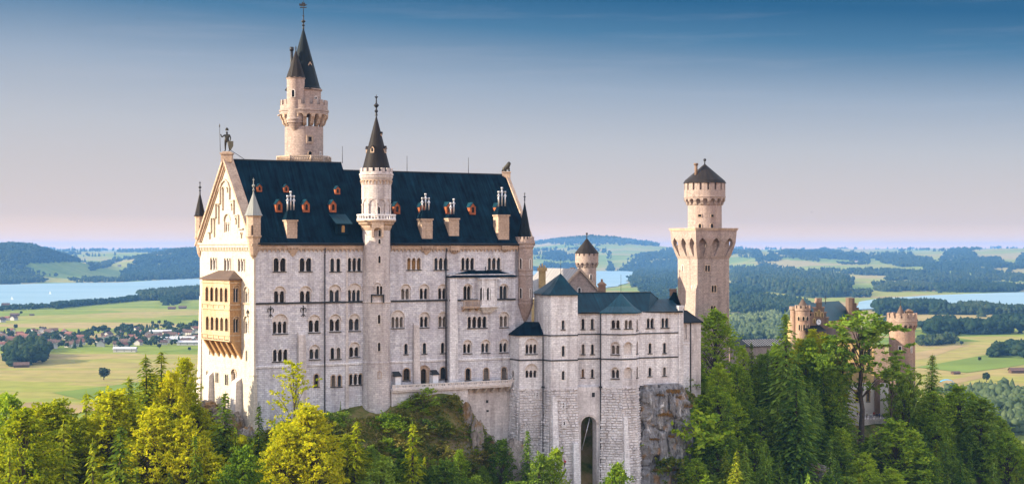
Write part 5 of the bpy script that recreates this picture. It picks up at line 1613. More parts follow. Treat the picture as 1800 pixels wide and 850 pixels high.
for px, yt, yb, w_ in [(1230.3, 376.5, 381, 6), (1252, 377, 381, 5)]:
    cyl_window(sq, cxp, cyp, Rr, px, yt, yb, w_, t=0.1, plainhole=True, trim=M['cream'])
# ------------------------------------------------------------------ the lower wing (bower) on its rusticated base
bow = thing('bower_wing', 'lower white stone wing with teal roofs on a tall rough stone base', 'building', (plan(1050, 338).x, 338, CZ - 60))
def seg(p0, p1): return frame2(plan(*p0), plan(*p1))
def band(fr, s0, s1, zz, mat, proud=0.14, h=0.26, parent=None):
    mb = MB(fr.T); mb.box(s0, s1, -0.05, proud, zz - h / 2, zz + h / 2)
    return mb.build('string_course', mat, parent or bow)
def zpx(py, Y): return CZ + (437 - py) / F * Y

KP = dict(k0=(897, 337.3), k1=(912.5, 333.2), k2=(955.5, 334.8), t0=(955.5, 334.2), t1=(968, 332.0), t2=(1015.5, 334.0), w0=(1015.5, 337.2), w1=(1056.5, 338.4),
          b0=(1056.5, 337.0), b1=(1093.5, 335.9), b2=(1117.5, 337.2), b3=(1123.5, 340.2), r0=(1123.5, 340.2), r1=(1198, 344.2))
Yb = 335.0
z_s1, z_s2, z_pl = zpx(588, Yb), zpx(631.5, Yb), zpx(681, Yb)
z_ev = zpx(549.5, Yb); z_ev_lo = zpx(587.5, 334); z_ev_t = zpx(517, 333)
def wseg(a, b, ztop, wins=(), mat=None, bands=(None,), zlo=None):
    fr = seg(KP[a], KP[b])
    W = Wall(fr, [(0, (z_pl if zlo is None else zlo)), (fr.len, (z_pl if zlo is None else zlo)), (fr.len, ztop), (0, ztop)], mat or M['white'])
    for kw in wins:
        kw = dict(kw); args = kw.pop('a')
        W.window(bow, *args, **kw)
    W.finish('wall', bow)
    for zz in bands:
        if zz is not None: band(fr, -0.06, fr.len + 0.06, zz, M['sill'])
    return fr
B2 = (z_s2,)
B3 = (z_s1, z_s2)
wseg('k0', 'k1', z_ev_lo, [dict(a=(902.2, 651, 664, 3.0))], bands=B2)
wseg('k1', 'k2', z_ev_lo, [dict(a=(934, 604.8, 621.5, 19, 3), relief=594.2, rw=22), dict(a=(934, 650.3, 663.7, 19, 3), relief=639, rw=22, sill=False)], bands=B2)
# tower block: chamfered corner
wseg('t0', 't1', z_ev_t, [], bands=B3)
wseg('t1', 't2', z_ev_t, [dict(a=(989.8, 562.5, 578.5, 4.8)), dict(a=(990, 607.3, 626, 4.8), sill=False), dict(a=(990, 651.4, 667, 4.8), sill=False)], bands=B3)
wseg('w0', 'w1', z_ev, [dict(a=(1024.7, 560, 578, 5)), dict(a=(1041, 560, 578, 5)), dict(a=(1025, 604.6, 622, 4.6)), dict(a=(1041.3, 604.6, 622, 4.6)), dict(a=(1024.5, 648, 663, 4.6), lit=True), dict(a=(1041.2, 648, 663, 4.6))], bands=B3)
wseg('b0', 'b1', z_ev, [dict(a=(1082, 562, 577, 14, 2)), dict(a=(1081.6, 606.4, 622.5, 13.5, 2), relief=600.5, rw=15.5), dict(a=(1081.4, 649.4, 664.5, 12.5, 2), relief=645, rw=14)], bands=B3)
wseg('b1', 'b2', z_ev, [dict(a=(1104.5, 562, 577, 12.5, 2)), dict(a=(1104, 610, 623, 10), relief=600.5, rw=14, blank=True, name='blind_arch'), dict(a=(1104, 655, 666, 10), relief=645, rw=13.5, blank=True, name='blind_arch')], bands=B3)
wseg('b2', 'b3', z_ev, [dict(a=(1119.7, 561, 580, 2.2)), dict(a=(1119.7, 600, 621, 2.2)), dict(a=(1119.7, 644, 663, 2.2))], bands=B3)
wseg('r0', 'r1', z_ev, [dict(a=(1143, 559, 576, 12, 2)), dict(a=(1168.7, 558.5, 575.4, 12, 2)), dict(a=(1142.5, 602.6, 620.5, 4.8)), dict(a=(1168, 602, 620, 4.8)), dict(a=(1142.3, 645.4, 660.6, 4.8)), dict(a=(1168, 644.8, 660, 4.8))], bands=B3)
# corner pier at the right end
fr = seg(KP['r0'], KP['r1'])
mb = MB(fr.T)
mb.box(fr.len - 0.9, fr.len + 0.35, -0.6, 0.3, z_pl - 0.6, z_ev + 0.7); mb.box(fr.len - 1.0, fr.len + 0.45, -0.7, 0.4, z_ev + 0.702, z_ev + 1.3)
mb.build('corner_pier', M['white'], bow)
# returns and back walls
mb = MB()
def vw(p, q, z0, z1): mb.face([(p[0], p[1], z0), (q[0], q[1], z0), (q[0], q[1], z1), (p[0], p[1], z1)])
pt_ = {k: plan(*KP[k]) for k in KP}
back = Vector((-0.22, 0.975))
vw(pt_['t0'], pt_['t0'] + back * 9, z_pl, z_ev_t); vw(pt_['t2'], pt_['t2'] + back * 9, z_pl, z_ev_t); vw(pt_['t0'] + back * 9, pt_['t2'] + back * 9, z_pl, z_ev_t)
vw(pt_['r1'], pt_['r1'] + back * 9, z_pl - 1, z_ev); vw(pt_['w0'] + back * 9, pt_['r1'] + back * 9, z_pl, z_ev)
vw(pt_['b0'], pt_['w1'], z_pl, z_ev)
mb.build('wall', M['white'], bow)
# quoins on the visible corners
mb = MB()
for k, zt in (('t1', z_ev_t), ('t2', z_s1), ('b1', z_ev), ('k1', z_ev_lo)):
    p = pt_[k]
    pass
# roofs
def hip(pts, top, th=0.2, name='roof', mat=None, parent=None):
    "roof from an eaves polygon (x,y,z list) and a ridge list mapping"
    pass
e_ = 0.35
def offs(p, d): return Vector((p.x + d[0], p.y + d[1]))
# lower left block roof
mb = MB()
q0 = pt_['k0'] + Vector((-0.4, -0.1)); q1 = pt_['k1'] + Vector((-0.25, -0.45)); q2 = pt_['k2'] + Vector((0.9, -0.45)); q3 = plan(958, 341); q4 = plan(900, 341.5)
r0_ = plan(923, 339.5); r1_ = plan(958.5, 338.5)
zt_ = zpx(565, 339)
E = [(q.x, q.y, z_ev_lo) for q in (q0, q1, q2, q3, q4)]
r0_ = (r0_.x, r0_.y, zt_); r1_ = (r1_.x, r1_.y, zt_)
mb.face([E[0], E[1], r0_]); mb.face([E[1], E[2], r1_, r0_]); mb.face([E[2], E[3], r1_]); mb.face([E[4], E[0], r0_]); mb.face([E[3], E[4], r0_, r1_])
for a, b in zip(E[:3], E[1:4]): mb.face([a, b, (b[0], b[1], b[2] - 0.25), (a[0], a[1], a[2] - 0.25)])
mb.face([(p[0], p[1], p[2] - 0.25) for p in E])
mb.build('roof', M['roof'], bow)
# tower block roof: concave pyramid
mb = MB()
base = [pt_['t0'] + Vector((-0.5, -0.1)), pt_['t1'] + Vector((-0.3, -0.45)), pt_['t2'] + Vector((0.4, -0.45)), pt_['t2'] + back * 9 + Vector((0.4, 0.3)), pt_['t0'] + back * 9 + Vector((-0.5, 0.3))]
cx_, cy_ = plan(985.7, 337.5)
za = zpx(480, 337.5)
lev = [(1.0, 0.0), (0.72, 0.24), (0.50, 0.46), (0.25, 0.74), (0.0, 1.0)]
for (f0, h0), (f1, h1) in zip(lev[:-1], lev[1:]):
    for i in range(5):
        a, b = base[i], base[(i + 1) % 5]
        P0 = lambda p, f, h: (cx_ + (p.x - cx_) * f, cy_ + (p.y - cy_) * f, z_ev_t + (za - z_ev_t) * h)
        if f1 > 0: mb.face([P0(a, f0, h0), P0(b, f0, h0), P0(b, f1, h1), P0(a, f1, h1)])
        else: mb.face([P0(a, f0, h0), P0(b, f0, h0), P0(a, 0, 1)])
for i in range(3):
    a, b = base[i], base[i + 1]
    mb.face([(a.x, a.y, z_ev_t), (b.x, b.y, z_ev_t), (b.x, b.y, z_ev_t - 0.22), (a.x, a.y, z_ev_t - 0.22)])
mb.face([(p.x, p.y, z_ev_t - 0.22) for p in base])
mb.build('roof', M['teal'], bow)
mb = MB(); mb.tube((cx_, cy_, za - 0.3), (cx_, cy_, za + 3.2), 0.07, 0.03, n=5); mb.build('finial', M['metal'], bow)
# long roof
frw = frame2(pt_['w0'], pt_['r1'])
mb = MB(frw.T)
Lw = frw.len
s_of = lambda px, d: frw.s(px, d)
de = 0.75; zr = zpx(514.5, 343.5); dr = -5.2
sA = -0.2; sB = Lw + 0.1
sR = s_of(1143.5, dr)
zr2 = zpx(526, 346); 
ev0 = (sA, de, z_ev); ev1 = (sB, de, z_ev)
ra = (sA - 1.2, dr, zr); rb_ = (sR, dr, zr); rc = (s_of(1157, -6.5), -6.5, zr2); rd = (s_of(1180, -6.5), -6.5, zr2)
mb.face([ev0, ev1, rd, rc, rb_, ra]) if False else None
mid_ = (s_of(1140, de), de, z_ev)
mb.face([ev0, mid_, rb_, ra]); mb.face([mid_, (s_of(1157, de) + 1, de, z_ev), rc, rb_]); mb.face([(s_of(1157, de) + 1, de, z_ev), ev1, rd, rc])
bk = -11.0
mb.face([ra, rb_, (sR, bk, z_ev), (sA, bk, z_ev)]); mb.face([rb_, rc, (rc[0], bk, z_ev), (sR, bk, z_ev)]); mb.face([rc, rd, (rd[0], bk, z_ev), (rc[0], bk, z_ev)])
mb.face([ev1, rd, (rd[0], bk, z_ev), (sB, bk, z_ev)])
lo = lambda p: (p[0], p[1], p[2] - 0.28)
mb.face([ev0, ev1, lo(ev1), lo(ev0)])
mb.build('roof', M['teal'], bow)
mb = MB(frw.T); mb.tube((sA, dr, zr + 0.05), (sR, dr, zr + 0.05), 0.12, n=6); mb.tube((rb_[0], dr, zr), rc, 0.1, n=6); mb.tube((0, de + 0.08, z_ev - 0.05), (Lw, de + 0.08, z_ev - 0.05), 0.15, n=6)
mb.build('ridge_cap', M['sill'], bow)
# bay roof: half cone leaning on the long roof
mb = MB()
bb = [pt_['b0'] + Vector((-0.3, 0.4)), pt_['b0'] + Vector((-0.35, -0.3)), pt_['b1'] + Vector((0, -0.5)), pt_['b2'] + Vector((0.5, -0.4)), pt_['b3'] + Vector((0.6, -0.1))]
apx = plan(1091.5, 342.8); ap3 = (apx.x, apx.y, zpx(515, 342.8))
subs = []
for f, h in [(1, 0), (0.62, 0.30), (0.3, 0.66), (0, 1)]:
    subs.append([(apx.x + (p.x - apx.x) * f, apx.y + (p.y - apx.y) * f, z_ev + 0.06 + (ap3[2] - z_ev - 0.06) * h) for p in bb])
for r0q, r1q in zip(subs[:-1], subs[1:]):
    for i in range(4):
        if r1q is subs[-1]: mb.face([r0q[i], r0q[i + 1], ap3])
        else: mb.face([r0q[i], r0q[i + 1], r1q[i + 1], r1q[i]])
for i in range(4): mb.face([subs[0][i], subs[0][i + 1], lo(subs[0][i + 1]), lo(subs[0][i])])
mb.build('bay_roof', M['teallight'], bow)
mb = MB(); q = plan(1091.5, 343); mb.tube((q.x, q.y, ap3[2] - 0.2), (q.x, q.y, zpx(482, 343)), 0.055, 0.03, n=5); mb.build('lightning_rod', M['metal'], bow)
# chimney gable at the right end of the roof
q = plan(1188, 350); zg = zpx(511, 350)
mb = MB()
mb.prism([(q.x - 3.0, z_ev), (q.x + 1.3, z_ev), (q.x + 0.2, zg - 0.4), (q.x - 0.6, zg - 0.2)], q.y - 0.3, q.y + 0.5)
mb.face([(q.x + 1.6, q.y - 0.6, z_ev), (q.x + 1.6, q.y + 6, z_ev), (q.x - 0.1, q.y + 6, zg), (q.x - 0.1, q.y - 0.6, zg)])
mb.build('end_gable', M['roof'], bow)
mb = MB(); q = plan(1184, 350.4); mb.box(q.x - 0.9, q.x + 0.7, q.y - 0.5, q.y + 0.5, zpx(520, 350), zpx(508.5, 350)); mb.box(q.x - 1.0, q.x + 0.8, q.y - 0.6, q.y + 0.6, zpx(508.5, 350) + 0.002, zpx(507.3, 350)); mb.build('chimney', M['brick'], bow)
q = plan(1058, 347); mb = MB(); mb.box(q.x - 0.85, q.x + 0.85, q.y - 0.7, q.y + 0.7, zpx(520, 347), zpx(501, 347)); mb.box(q.x - 1.05, q.x + 1.05, q.y - 0.85, q.y + 0.85, zpx(501, 347) + 0.002, zpx(499, 347)); mb.frustum(q.x - 1.0, q.x + 1.0, q.y - 0.8, q.y + 0.8, zpx(499, 347) + 0.004, q.x - 0.2, q.x + 0.2, q.y - 0.2, q.y + 0.2, zpx(494, 347)); mb.tube((q.x, q.y, zpx(494.5, 347)), (q.x, q.y, zpx(490, 347)), 0.25); mb.build('chimney', M['brick'], bow)
# rain pipes
for px, Y, yt in ((954.5, 333.6, 588), (1055.8, 336.9, 550), (1123.8, 339.8, 680)):
    q = plan(px, Y); mb = MB(); mb.tube((q.x, q.y, zpx(yt, Y)), (q.x, q.y, zpx(682 if px != 1123.8 else 840, Y)), 0.14, n=6)
    if px != 1123.8: mb.tube((q.x, q.y, zpx(682, Y)), (q.x - 0.05, q.y - 1.0, zpx(850, Y)), 0.12, n=6); mb.frustum(q.x - .4, q.x + .4, q.y - .4, q.y + .3, zpx(681, Y), q.x - .3, q.x + .3, q.y - .3, q.y + .3, zpx(678, Y))
    mb.build('rain_pipe', M['metal'], bow)

# ---- rusticated base, block by block
rr = random.Random(5)
def rustic(fr, s0, s1, zt, zb, batter=0.05, mat=None, ext0=0.0, ext1=0.0, holes=()):
    def T(a, d, zz):
        h = zt - zz
        t = (a - s0) / (s1 - s0)
        a2 = a - ext0 * h * (1 - t) + ext1 * h * t
        return fr.T(a2, d + batter * h, zz)
    mb = MB(T)
    zz = zt
    mb.face([(s0, -0.12, zt), (s1, -0.12, zt), (s1, -0.12, zb), (s0, -0.12, zb)])
    while zz > zb:
        h = rr.uniform(0.44, 0.70)
        a = s0
        while a < s1 - 0.05:
            w = rr.uniform(0.6, 1.6)
            b = min(a + w, s1)
            if s1 - b < 0.5: b = s1
            z1, z0 = zz - 0.045, zz - h + 0.045
            skip = any(hx0 < (a + b) / 2 < hx1 and hz0 < (z0 + z1) / 2 < hz1 for hx0, hx1, hz0, hz1 in holes)
            if not skip:
                p = rr.choice([0.08, 0.12, 0.17, 0.24, 0.34]); i_ = rr.uniform(0.08, 0.2)
                a0, b0 = a + 0.04, b - 0.04
                o = [(a0, 0, z0), (b0, 0, z0), (b0, 0, z1), (a0, 0, z1)]
                n_ = [(a0 + i_ * rr.uniform(.6, 1.4), p * rr.uniform(.6, 1.2), z0 + i_ * .7), (b0 - i_ * rr.uniform(.6, 1.4), p * rr.uniform(.6, 1.2), z0 + i_ * .7), (b0 - i_, p * rr.uniform(.5, 1.2), z1 - i_ * .5), (a0 + i_, p * rr.uniform(.5, 1.2), z1 - i_ * .5)]
                mb.face(n_)
                for k in range(4): mb.face([o[k], o[(k + 1) % 4], n_[(k + 1) % 4], n_[k]])
            a = b
        zz -= h
    return mb.build('rough_base', mat or M['rust'], bow)
zlow = CZ - 63
def rseg(a, b, **kw):
    fr = seg(KP[a], KP[b]); 
    return rustic(fr, 0, fr.len, z_pl, zlow, **kw), fr
rseg('k0', 'k1', batter=0.03, ext1=0.02, ext0=0.02); _, fk = rseg('k1', 'k2', batter=0.03)
rseg('t0', 't1', batter=0.05, ext0=0.05, ext1=0.02); _, ft = rseg('t1', 't2', batter=0.05, ext0=0.03, ext1=0.02)
rseg('b0', 'b1', batter=0.05, ext0=0.02, ext1=0.02); rseg('b1', 'b2', batter=0.05, ext0=0.02, ext1=0.03); rseg('b2', 'b3', batter=0.04, ext0=0.02, ext1=0.01)
# ledge between smooth wall and base
for a, b in (('k0', 'k1'), ('k1', 'k2'), ('t0', 't1'), ('t1', 't2'), ('b0', 'b1'), ('b1', 'b2'), ('b2', 'b3')):
    fr = seg(KP[a], KP[b]); mb = MB(fr.T); mb.box(-0.05, fr.len + 0.05, -0.1, 0.10, z_pl - 0.1, z_pl + 0.25); mb.build('ledge', M['white'], bow)
# smooth dressed strips running down the base
def strip(fr, px0, px1, y0, y1, batter, proud=0.34):
    s0, s1 = fr.s(px0), fr.s(px1); za, zb = zpx(y0, Yb), zpx(y1, Yb)
    mb = MB(fr.T); mb.frustum(s0 - 0.2, s1 + 0.3, -0.1, proud + batter * (z_pl - zb) + 0.3, zb, s0, s1, -0.1, proud + batter * (z_pl - za), za)
    mb.build('dressed_strip', M['white'], bow)
strip(ft, 969.5, 978, 694, 850, 0.05, 0.5)
fb1 = seg(KP['b1'], KP['b2']); strip(fb1, 1094.5, 1101, 733, 850, 0.05, 0.35)
strip(ft, 1004.5, 1013, 776, 860, 0.05, 0.8)
# slits in the base
for fr, px, py, w_, h_ in ((ft, 989.5, 710.5, 3.4, 9), (ft, 990, 743, 3.2, 9), (fk, 944, 693.5, 3.6, 9), ):
    c = fr.s(px); zz = zpx(py, Yb); bt = 0.05 if fr is ft else 0.03; d = bt * (z_pl - zz)
    mb = MB(fr.T); W = w_ * Yb / F / 2; H = h_ * Yb / F / 2
    mb.panel([(c - W - .3, zz - H - .25), (c + W + .3, zz - H - .25), (c + W + .3, zz + H + .25), (c - W - .3, zz + H + .25)], [[(c - W, zz - H), (c + W, zz - H), (c + W, zz + H), (c - W, zz + H)]], d + 0.34, 0.4, sides=True)
    sl = mb.build('slit_window', M['white'], bow)
    mb = MB(fr.T); mb.box(c - W, c + W, d, d + 0.06, zz - H, zz + H); mb.build('pane', M['sill'], sl)
# wall with the tall arched recess
fw = seg(KP['w0'], KP['w1']); fw2 = fw.off(1.2)
s0, s1 = fw2.s(1014), fw2.s(1060)
c = fw2.s(1035); hw = 14.2 * 337 / F; zc = zpx(745, 337); 
ar = [(c - hw, zlow)] + [(c - hw * math.cos(PI * k / 14), zc + hw * math.sin(PI * k / 14)) for k in range(15)] + [(c + hw, zlow)]
mb = MB(fw2.T)
out_ = [(s0, zlow)] + ar + [(s1, zlow), (s1, z_pl + 0.05), (s0, z_pl + 0.05)]
n = len(out_); idx = [mb.pt(p[0], 0, p[1]) for p in out_]
for t in tessellate_polygon([[Vector((p[0], p[1], 0)) for p in out_]]): mb.fi([idx[k] for k in t])
for p, q in zip(ar[:-1], ar[1:]): mb.face([(p[0], 0, p[1]), (q[0], 0, q[1]), (q[0], -3.4, q[1]), (p[0], -3.4, p[1])])
mb.face([(s0, 0, z_pl + 0.05), (s1, 0, z_pl + 0.05), (s1, -1.3, z_pl + 0.4), (s0, -1.3, z_pl + 0.4)])
mb.build('arched_base', M['rust'], bow)
mb = MB(fw2.T)
ro = [(c - (hw + .5) * math.cos(PI * k / 14), zc + (hw + .5) * math.sin(PI * k / 14)) for k in range(15)]; ri = [(c - hw * math.cos(PI * k / 14), zc + hw * math.sin(PI * k / 14)) for k in range(15)]
mb.prism(ro + ri[::-1], 0.003, 0.12); mb.build('arch_ring', M['limelow'], bow)
mb = MB(fw2.T); q = fw2.s(1043); mb.box(q - 0.35, q + 0.35, 0.005, 0.03, zpx(697, 337), zpx(689, 337)); mb.build('vent_hole', M['sill'], bow)
mb = MB(fw2.T); mb.tube((c - 1.5, -0.5, zpx(790, 337)), (c + 0.5, -0.8, zpx(733, 337)), 0.09, n=6); mb.build('drain_pipe', M['silver'], bow)

# ------------------------------------------------------------------ passage between wing and square tower
ps = thing('link_building', 'narrow pale link with dark lean-to roof between the white wing and the square tower', 'building', (plan(1213, 362).x, 362, CZ - 32))
fr = seg((1193, 361), (1232, 364))
W = Wall(fr, [(0, CZ - 52), (fr.len, CZ - 52), (fr.len, zpx(566, 362)), (0, zpx(566, 362))], M['limelow'])
W.window(ps, 1203.5, 572, 596, 4, 1, relief=568, rw=8, blank=True, name='blind_arch'); W.finish('wall', ps)
mb = MB(fr.T); mb.box(0, fr.s(1211), 0.002, 0.35, zpx(604, 362), zpx(602, 362)); mb.box(0, fr.s(1211), 0.004, 0.22, CZ - 52, zpx(604, 362)); mb.build('ledge', M['white'], ps)
mb = MB(fr.T); za, zb = zpx(566, 361), zpx(545, 366)
mb.face([(-0.5, 0.5, za), (fr.len + 0.3, 0.5, za), (fr.len - 1.2, -4.5, zb), (-0.5, -4.5, zb)]); mb.face([(-0.5, 0.5, za), (fr.len + 0.3, 0.5, za), (fr.len + 0.3, 0.5, za - 0.25), (-0.5, 0.5, za - 0.25)]); mb.face([(fr.len + 0.3, 0.5, za), (fr.len + 0.3, -4.5, za), (fr.len - 1.2, -4.5, zb)])
mb.build('roof', M['spireb'], ps)
q = fr.T(fr.s(1213.5), 0.15, 0); mb = MB(); mb.tube((q[0], q[1], za - 0.1), (q[0], q[1], CZ - 36), 0.13, n=6); mb.build('rain_pipe', M['metal'], ps)

# ------------------------------------------------------------------ house with grey gabled roof behind the wing, and its round turret
kh = thing('gabled_house', 'stone house with grey standing-seam roof and triangular gable behind the white wing', 'house', (plan(1000, 372).x, 372, CZ - 35))
gl, gr = plan(983, 368), plan(1052, 370)
fg = frame2(gl, gr)
zbse = zpx(530, 369); sap = fg.s(1019); zap2 = zpx(472.5, 369)
s_l, s_r = sap - 6.6, sap + 5.2
zl_, zr_ = zpx(521, 369), zpx(513.5, 369)
Wg = Wall(fg, [(s_l, CZ - 36), (s_r, CZ - 36), (s_r, zr_), (sap, zap2), (s_l, zl_)], M['tower'])
Wg.window(kh, 1018.5, 505.5, 514.5, 4.4, 1, trim=M['trim'], sill=False); Wg.finish('gable_wall', kh)
mb = MB(fg.T)
dpt = -14.0; sk = -6.8
mb.face([(s_l - 1.4, 0.5, zl_ - 1.2), (sap, 0.5, zap2 + 0.1), (sap + sk, dpt, zap2 + 0.1), (s_l + sk - 1.4, dpt, zl_ - 1.2)])
mb.face([(s_r + 0.5, 0.5, zr_ - 0.4), (sap, 0.5, zap2 + 0.1), (sap + sk, dpt, zap2 + 0.1), (s_r + sk + 0.5, dpt, zr_ - 0.4)])
mb.build('roof', M['grayroof'], kh)
mb = MB(fg.T)
for a, b in (((s_l - 1.0, zl_ - 0.7), (sap, zap2 + 0.35)), ((s_r + 0.7, zr_ - 0.3), (sap, zap2 + 0.35))):
    mb.prism([a, b, (b[0], b[1] - 0.75), (a[0], a[1] - 0.75)], -0.3, 0.65)
mb.box(sap - 0.5, sap + 0.5, -0.4, 0.7, zap2 + 0.352, zap2 + 0.95)
mb.build('gable_coping', M['cream'], kh)
mb = MB(fg.T); mb.face([(s_l - 1.2, 0, CZ - 36), (s_l + sk - 1.2, dpt, CZ - 36), (s_l + sk - 1.2, dpt, zl_ - 1), (s_l - 1.2, 0, zl_ - 1)]); mb.face([(s_r, 0, CZ - 36), (s_r + sk, dpt, CZ - 36), (s_r + sk, dpt, zr_), (s_r, 0, zr_)]); mb.build('wall', M['yellow'], kh)
# yellow forebuilding and chimney on the left
for (px, Y, wpx, yt, mat, nm) in ((953, 366, 17, 470, M['yellow'], 'chimney'), (1006, 384, 12, 474, M['brick'], 'chimney')):
    q = plan(px, Y); z_ = zY(Y); W_ = wpx / F * Y / 2
    mb = MB(); mb.box(q.x - W_ * 0.72, q.x + W_ * 0.72, q.y - W_ * 0.7, q.y + W_ * 0.7, z_(540), z_(yt + 6)); mb.box(q.x - W_, q.x + W_, q.y - W_, q.y + W_, z_(yt + 6) + 0.002, z_(yt))
    for k in (-0.5, 0, 0.5): mb.tube((q.x + W_ * k, q.y, z_(yt)), (q.x + W_ * k, q.y, z_(yt - (7 if px < 1000 and k == 0 else 4))), 0.2)
    mb.build(nm, mat, kh)
fy = seg((930, 360), (962, 364))
Wy = Wall(fy, [(0, CZ - 30), (fy.len, CZ - 30), (fy.len, zpx(519, 362)), (0, zpx(527, 362))], M['yellow'])
Wy.window(kh, 946, 534, 548, 2.5, sill=False); Wy.finish('wall', kh)
mb = MB(fy.T); mb.face([(-0.8, 0.6, zpx(526, 361)), (fy.len + 0.4, 0.6, zpx(512, 362)), (fy.len + 3.2, -6, zpx(488, 368)), (-1.0, -6, zpx(509, 368))]); mb.build('roof', M['grayroof'], kh)
# raking flying parapet, lit yellow
mb = MB()
a = plan(922, 345); b = plan(945, 356)
mb.face([(a.x, a.y, zpx(545, 345)), (b.x, b.y, zpx(575, 356)), (b.x, b.y, zpx(600, 356)), (a.x, a.y, zpx(600, 345))])
mb.build('ramp_wall', M['yellow'], kh)

Yr = 392.0; zr = zY(Yr); xr = (1031.5 - 900) / F * Yr
rt_ = thing('round_turret', 'short round stone turret with dark cone cap behind the grey gabled house', 'tower', (xr, Yr, CZ - 35))
R0, R1 = 16.5 / F * Yr, 20.5 / F * Yr
mb = MB(); mb.lathe(xr, Yr, [(R0, CZ - 40), (R0, zr(458))], 28, cap=False); mb.lathe(xr, Yr, [(R1, zr(461)), (R1, zr(449.5)), (R1 * 0.85, zr(449.5))], 28, cap=False)
crenels(mb, xr, Yr, R1, zr(449.6), zr(445), 14, 0.5, 0.7); mb.lathe(xr, Yr, [(R1 * .84, zr(452)), (R1 * .84, zr(445))], 20, cap=False); mb.build('shaft', M['tower'], rt_)
mb = MB(); corbel_ring(mb, xr, Yr, R0 * .99, R1 * .995, zr(471), zr(460.9), 14, 0.36); mb.build('corbel_arcade', M['tower'], rt_)
mb = MB(); cone_roof(mb, xr, Yr, zr(445.3), zr(418), 21.5 / F * Yr, 14, 0.2); mb.build('cap_roof', M['spire'], rt_)
mb = MB(); mb.tube((xr, Yr, zr(419)), (xr, Yr, zr(411)), 0.12); mb.ball((xr, Yr, zr(410.5)), 0.3); mb.build('finial', M['metal'], rt_)
cyl_window(rt_, xr, Yr, R0, 1038.5, 482, 492, 3)

# ------------------------------------------------------------------ connecting gallery wing (low roof seen over the trees)
cg = thing('gallery_wing', 'long low wing with ribbed dark roof just visible above the trees beside the square tower', 'building', (plan(1335, 408).x, 408, CZ - 40))
fc = seg((1285, 404), (1392, 414))
mb = MB(fc.T); zz = zpx(609, 406); mb.box(0, fc.len, -7, 0, CZ - 44, zz); mb.build('wall', M['tower'], cg)
mb = MB(fc.T); zt = zpx(597, 410)
mb.face([(-0.4, 0.5, zz), (fc.len + .4, 0.5, zz), (fc.len + .4, -3.5, zt), (-0.4, -3.5, zt)]); mb.face([(-0.4, -7.5, zz), (fc.len + .4, -7.5, zz), (fc.len + .4, -3.5, zt), (-0.4, -3.5, zt)])
mb.build('roof', M['spireb'], cg)
mb = MB(fc.T)
k = fc.s(1318)
while k < fc.len: mb.face([(k, 0.5, zz + .06), (k + 0.3, 0.5, zz + .06), (k + 0.3, -3.5, zt + .06), (k, -3.5, zt + .06)]); k += 0.85
mb.build('roof_rib', M['grayroof'], cg)

# ------------------------------------------------------------------ gatehouse and its round tower
Yg = 424.0; zg = zY(Yg)
gh = thing('gatehouse', 'gatehouse with stepped brick gables, clock, teal roof and sunlit yellow walls half hidden by trees', 'gatehouse', (plan(1470, Yg).x, Yg, CZ - 49))
fa = seg((1421, 424), (1458, 427))
steps = [(1421, 590), (1421, 556), (1426, 556), (1426, 549), (1430, 549), (1430, 540), (1434.5, 540), (1434.5, 531), (1445, 531), (1445, 540), (1449, 540), (1449, 549), (1452.5, 549), (1452.5, 558), (1456.5, 558), (1456.5, 590)]
poly = [(fa.s(a), fa.z(b, fa.s(a))) for a, b in steps][::-1]
Wa = Wall(fa, poly, M['brick'])
for px, a, b in ((1434, 548, 556), (1439.5, 545, 556), (1445, 549, 557), (1431, 560, 568)): Wa.window(gh, px, a, b, 2.4, sill=False, trim=M['yellow'])
Wa.finish('gable_wall', gh)
mb = MB(fa.T)
for a, b in steps[1:-1:2]:
    mb = MB(fa.T); mb.box(fa.s(a) - 0.3, fa.s(a) + 0.9, -0.5, 0.15, fa.z(b, 3) - 0.15, fa.z(b, 3) + 0.2); mb.build('gable_coping', M['gatet'], gh)
mb = MB(fa.T)
mb.box(fa.s(1435), fa.s(1444.5), -0.8, 0.1, fa.z(531, 3), fa.z(523.5, 3)); mb.build('chimney', M['gatet'], gh)
c = fa.s(1438.6); zc = fa.z(565.5, c); mb = MB(fa.T)
mb.prism([(c + 1.0 * math.cos(2 * PI * k / 24), zc + 1.0 * math.sin(2 * PI * k / 24)) for k in range(24)], 0.02, 0.14)
ck = mb.build('clock', M['sill'], gh)
mb = MB(fa.T); mb.prism([(c + 0.82 * math.cos(2 * PI * k / 24), zc + 0.82 * math.sin(2 * PI * k / 24)) for k in range(24)], 0.143, 0.17); mb.build('clock_face', M['whitepaint'], ck)
mb = MB(fa.T); mb.box(c - .05, c + .05, 0.173, 0.2, zc - 0.1, zc + 0.6); mb.box(c - 0.1, c + 0.4, 0.203, 0.22, zc - .05, zc + .05)
for k in range(12):
    a = 2 * PI * k / 12; mb.box(c + .7 * math.cos(a) - .05, c + .7 * math.cos(a) + .05, 0.173, 0.19, zc + .7 * math.sin(a) - .05, zc + .7 * math.sin(a) + .05)
mb.build('clock_hands', M['sill'], ck)
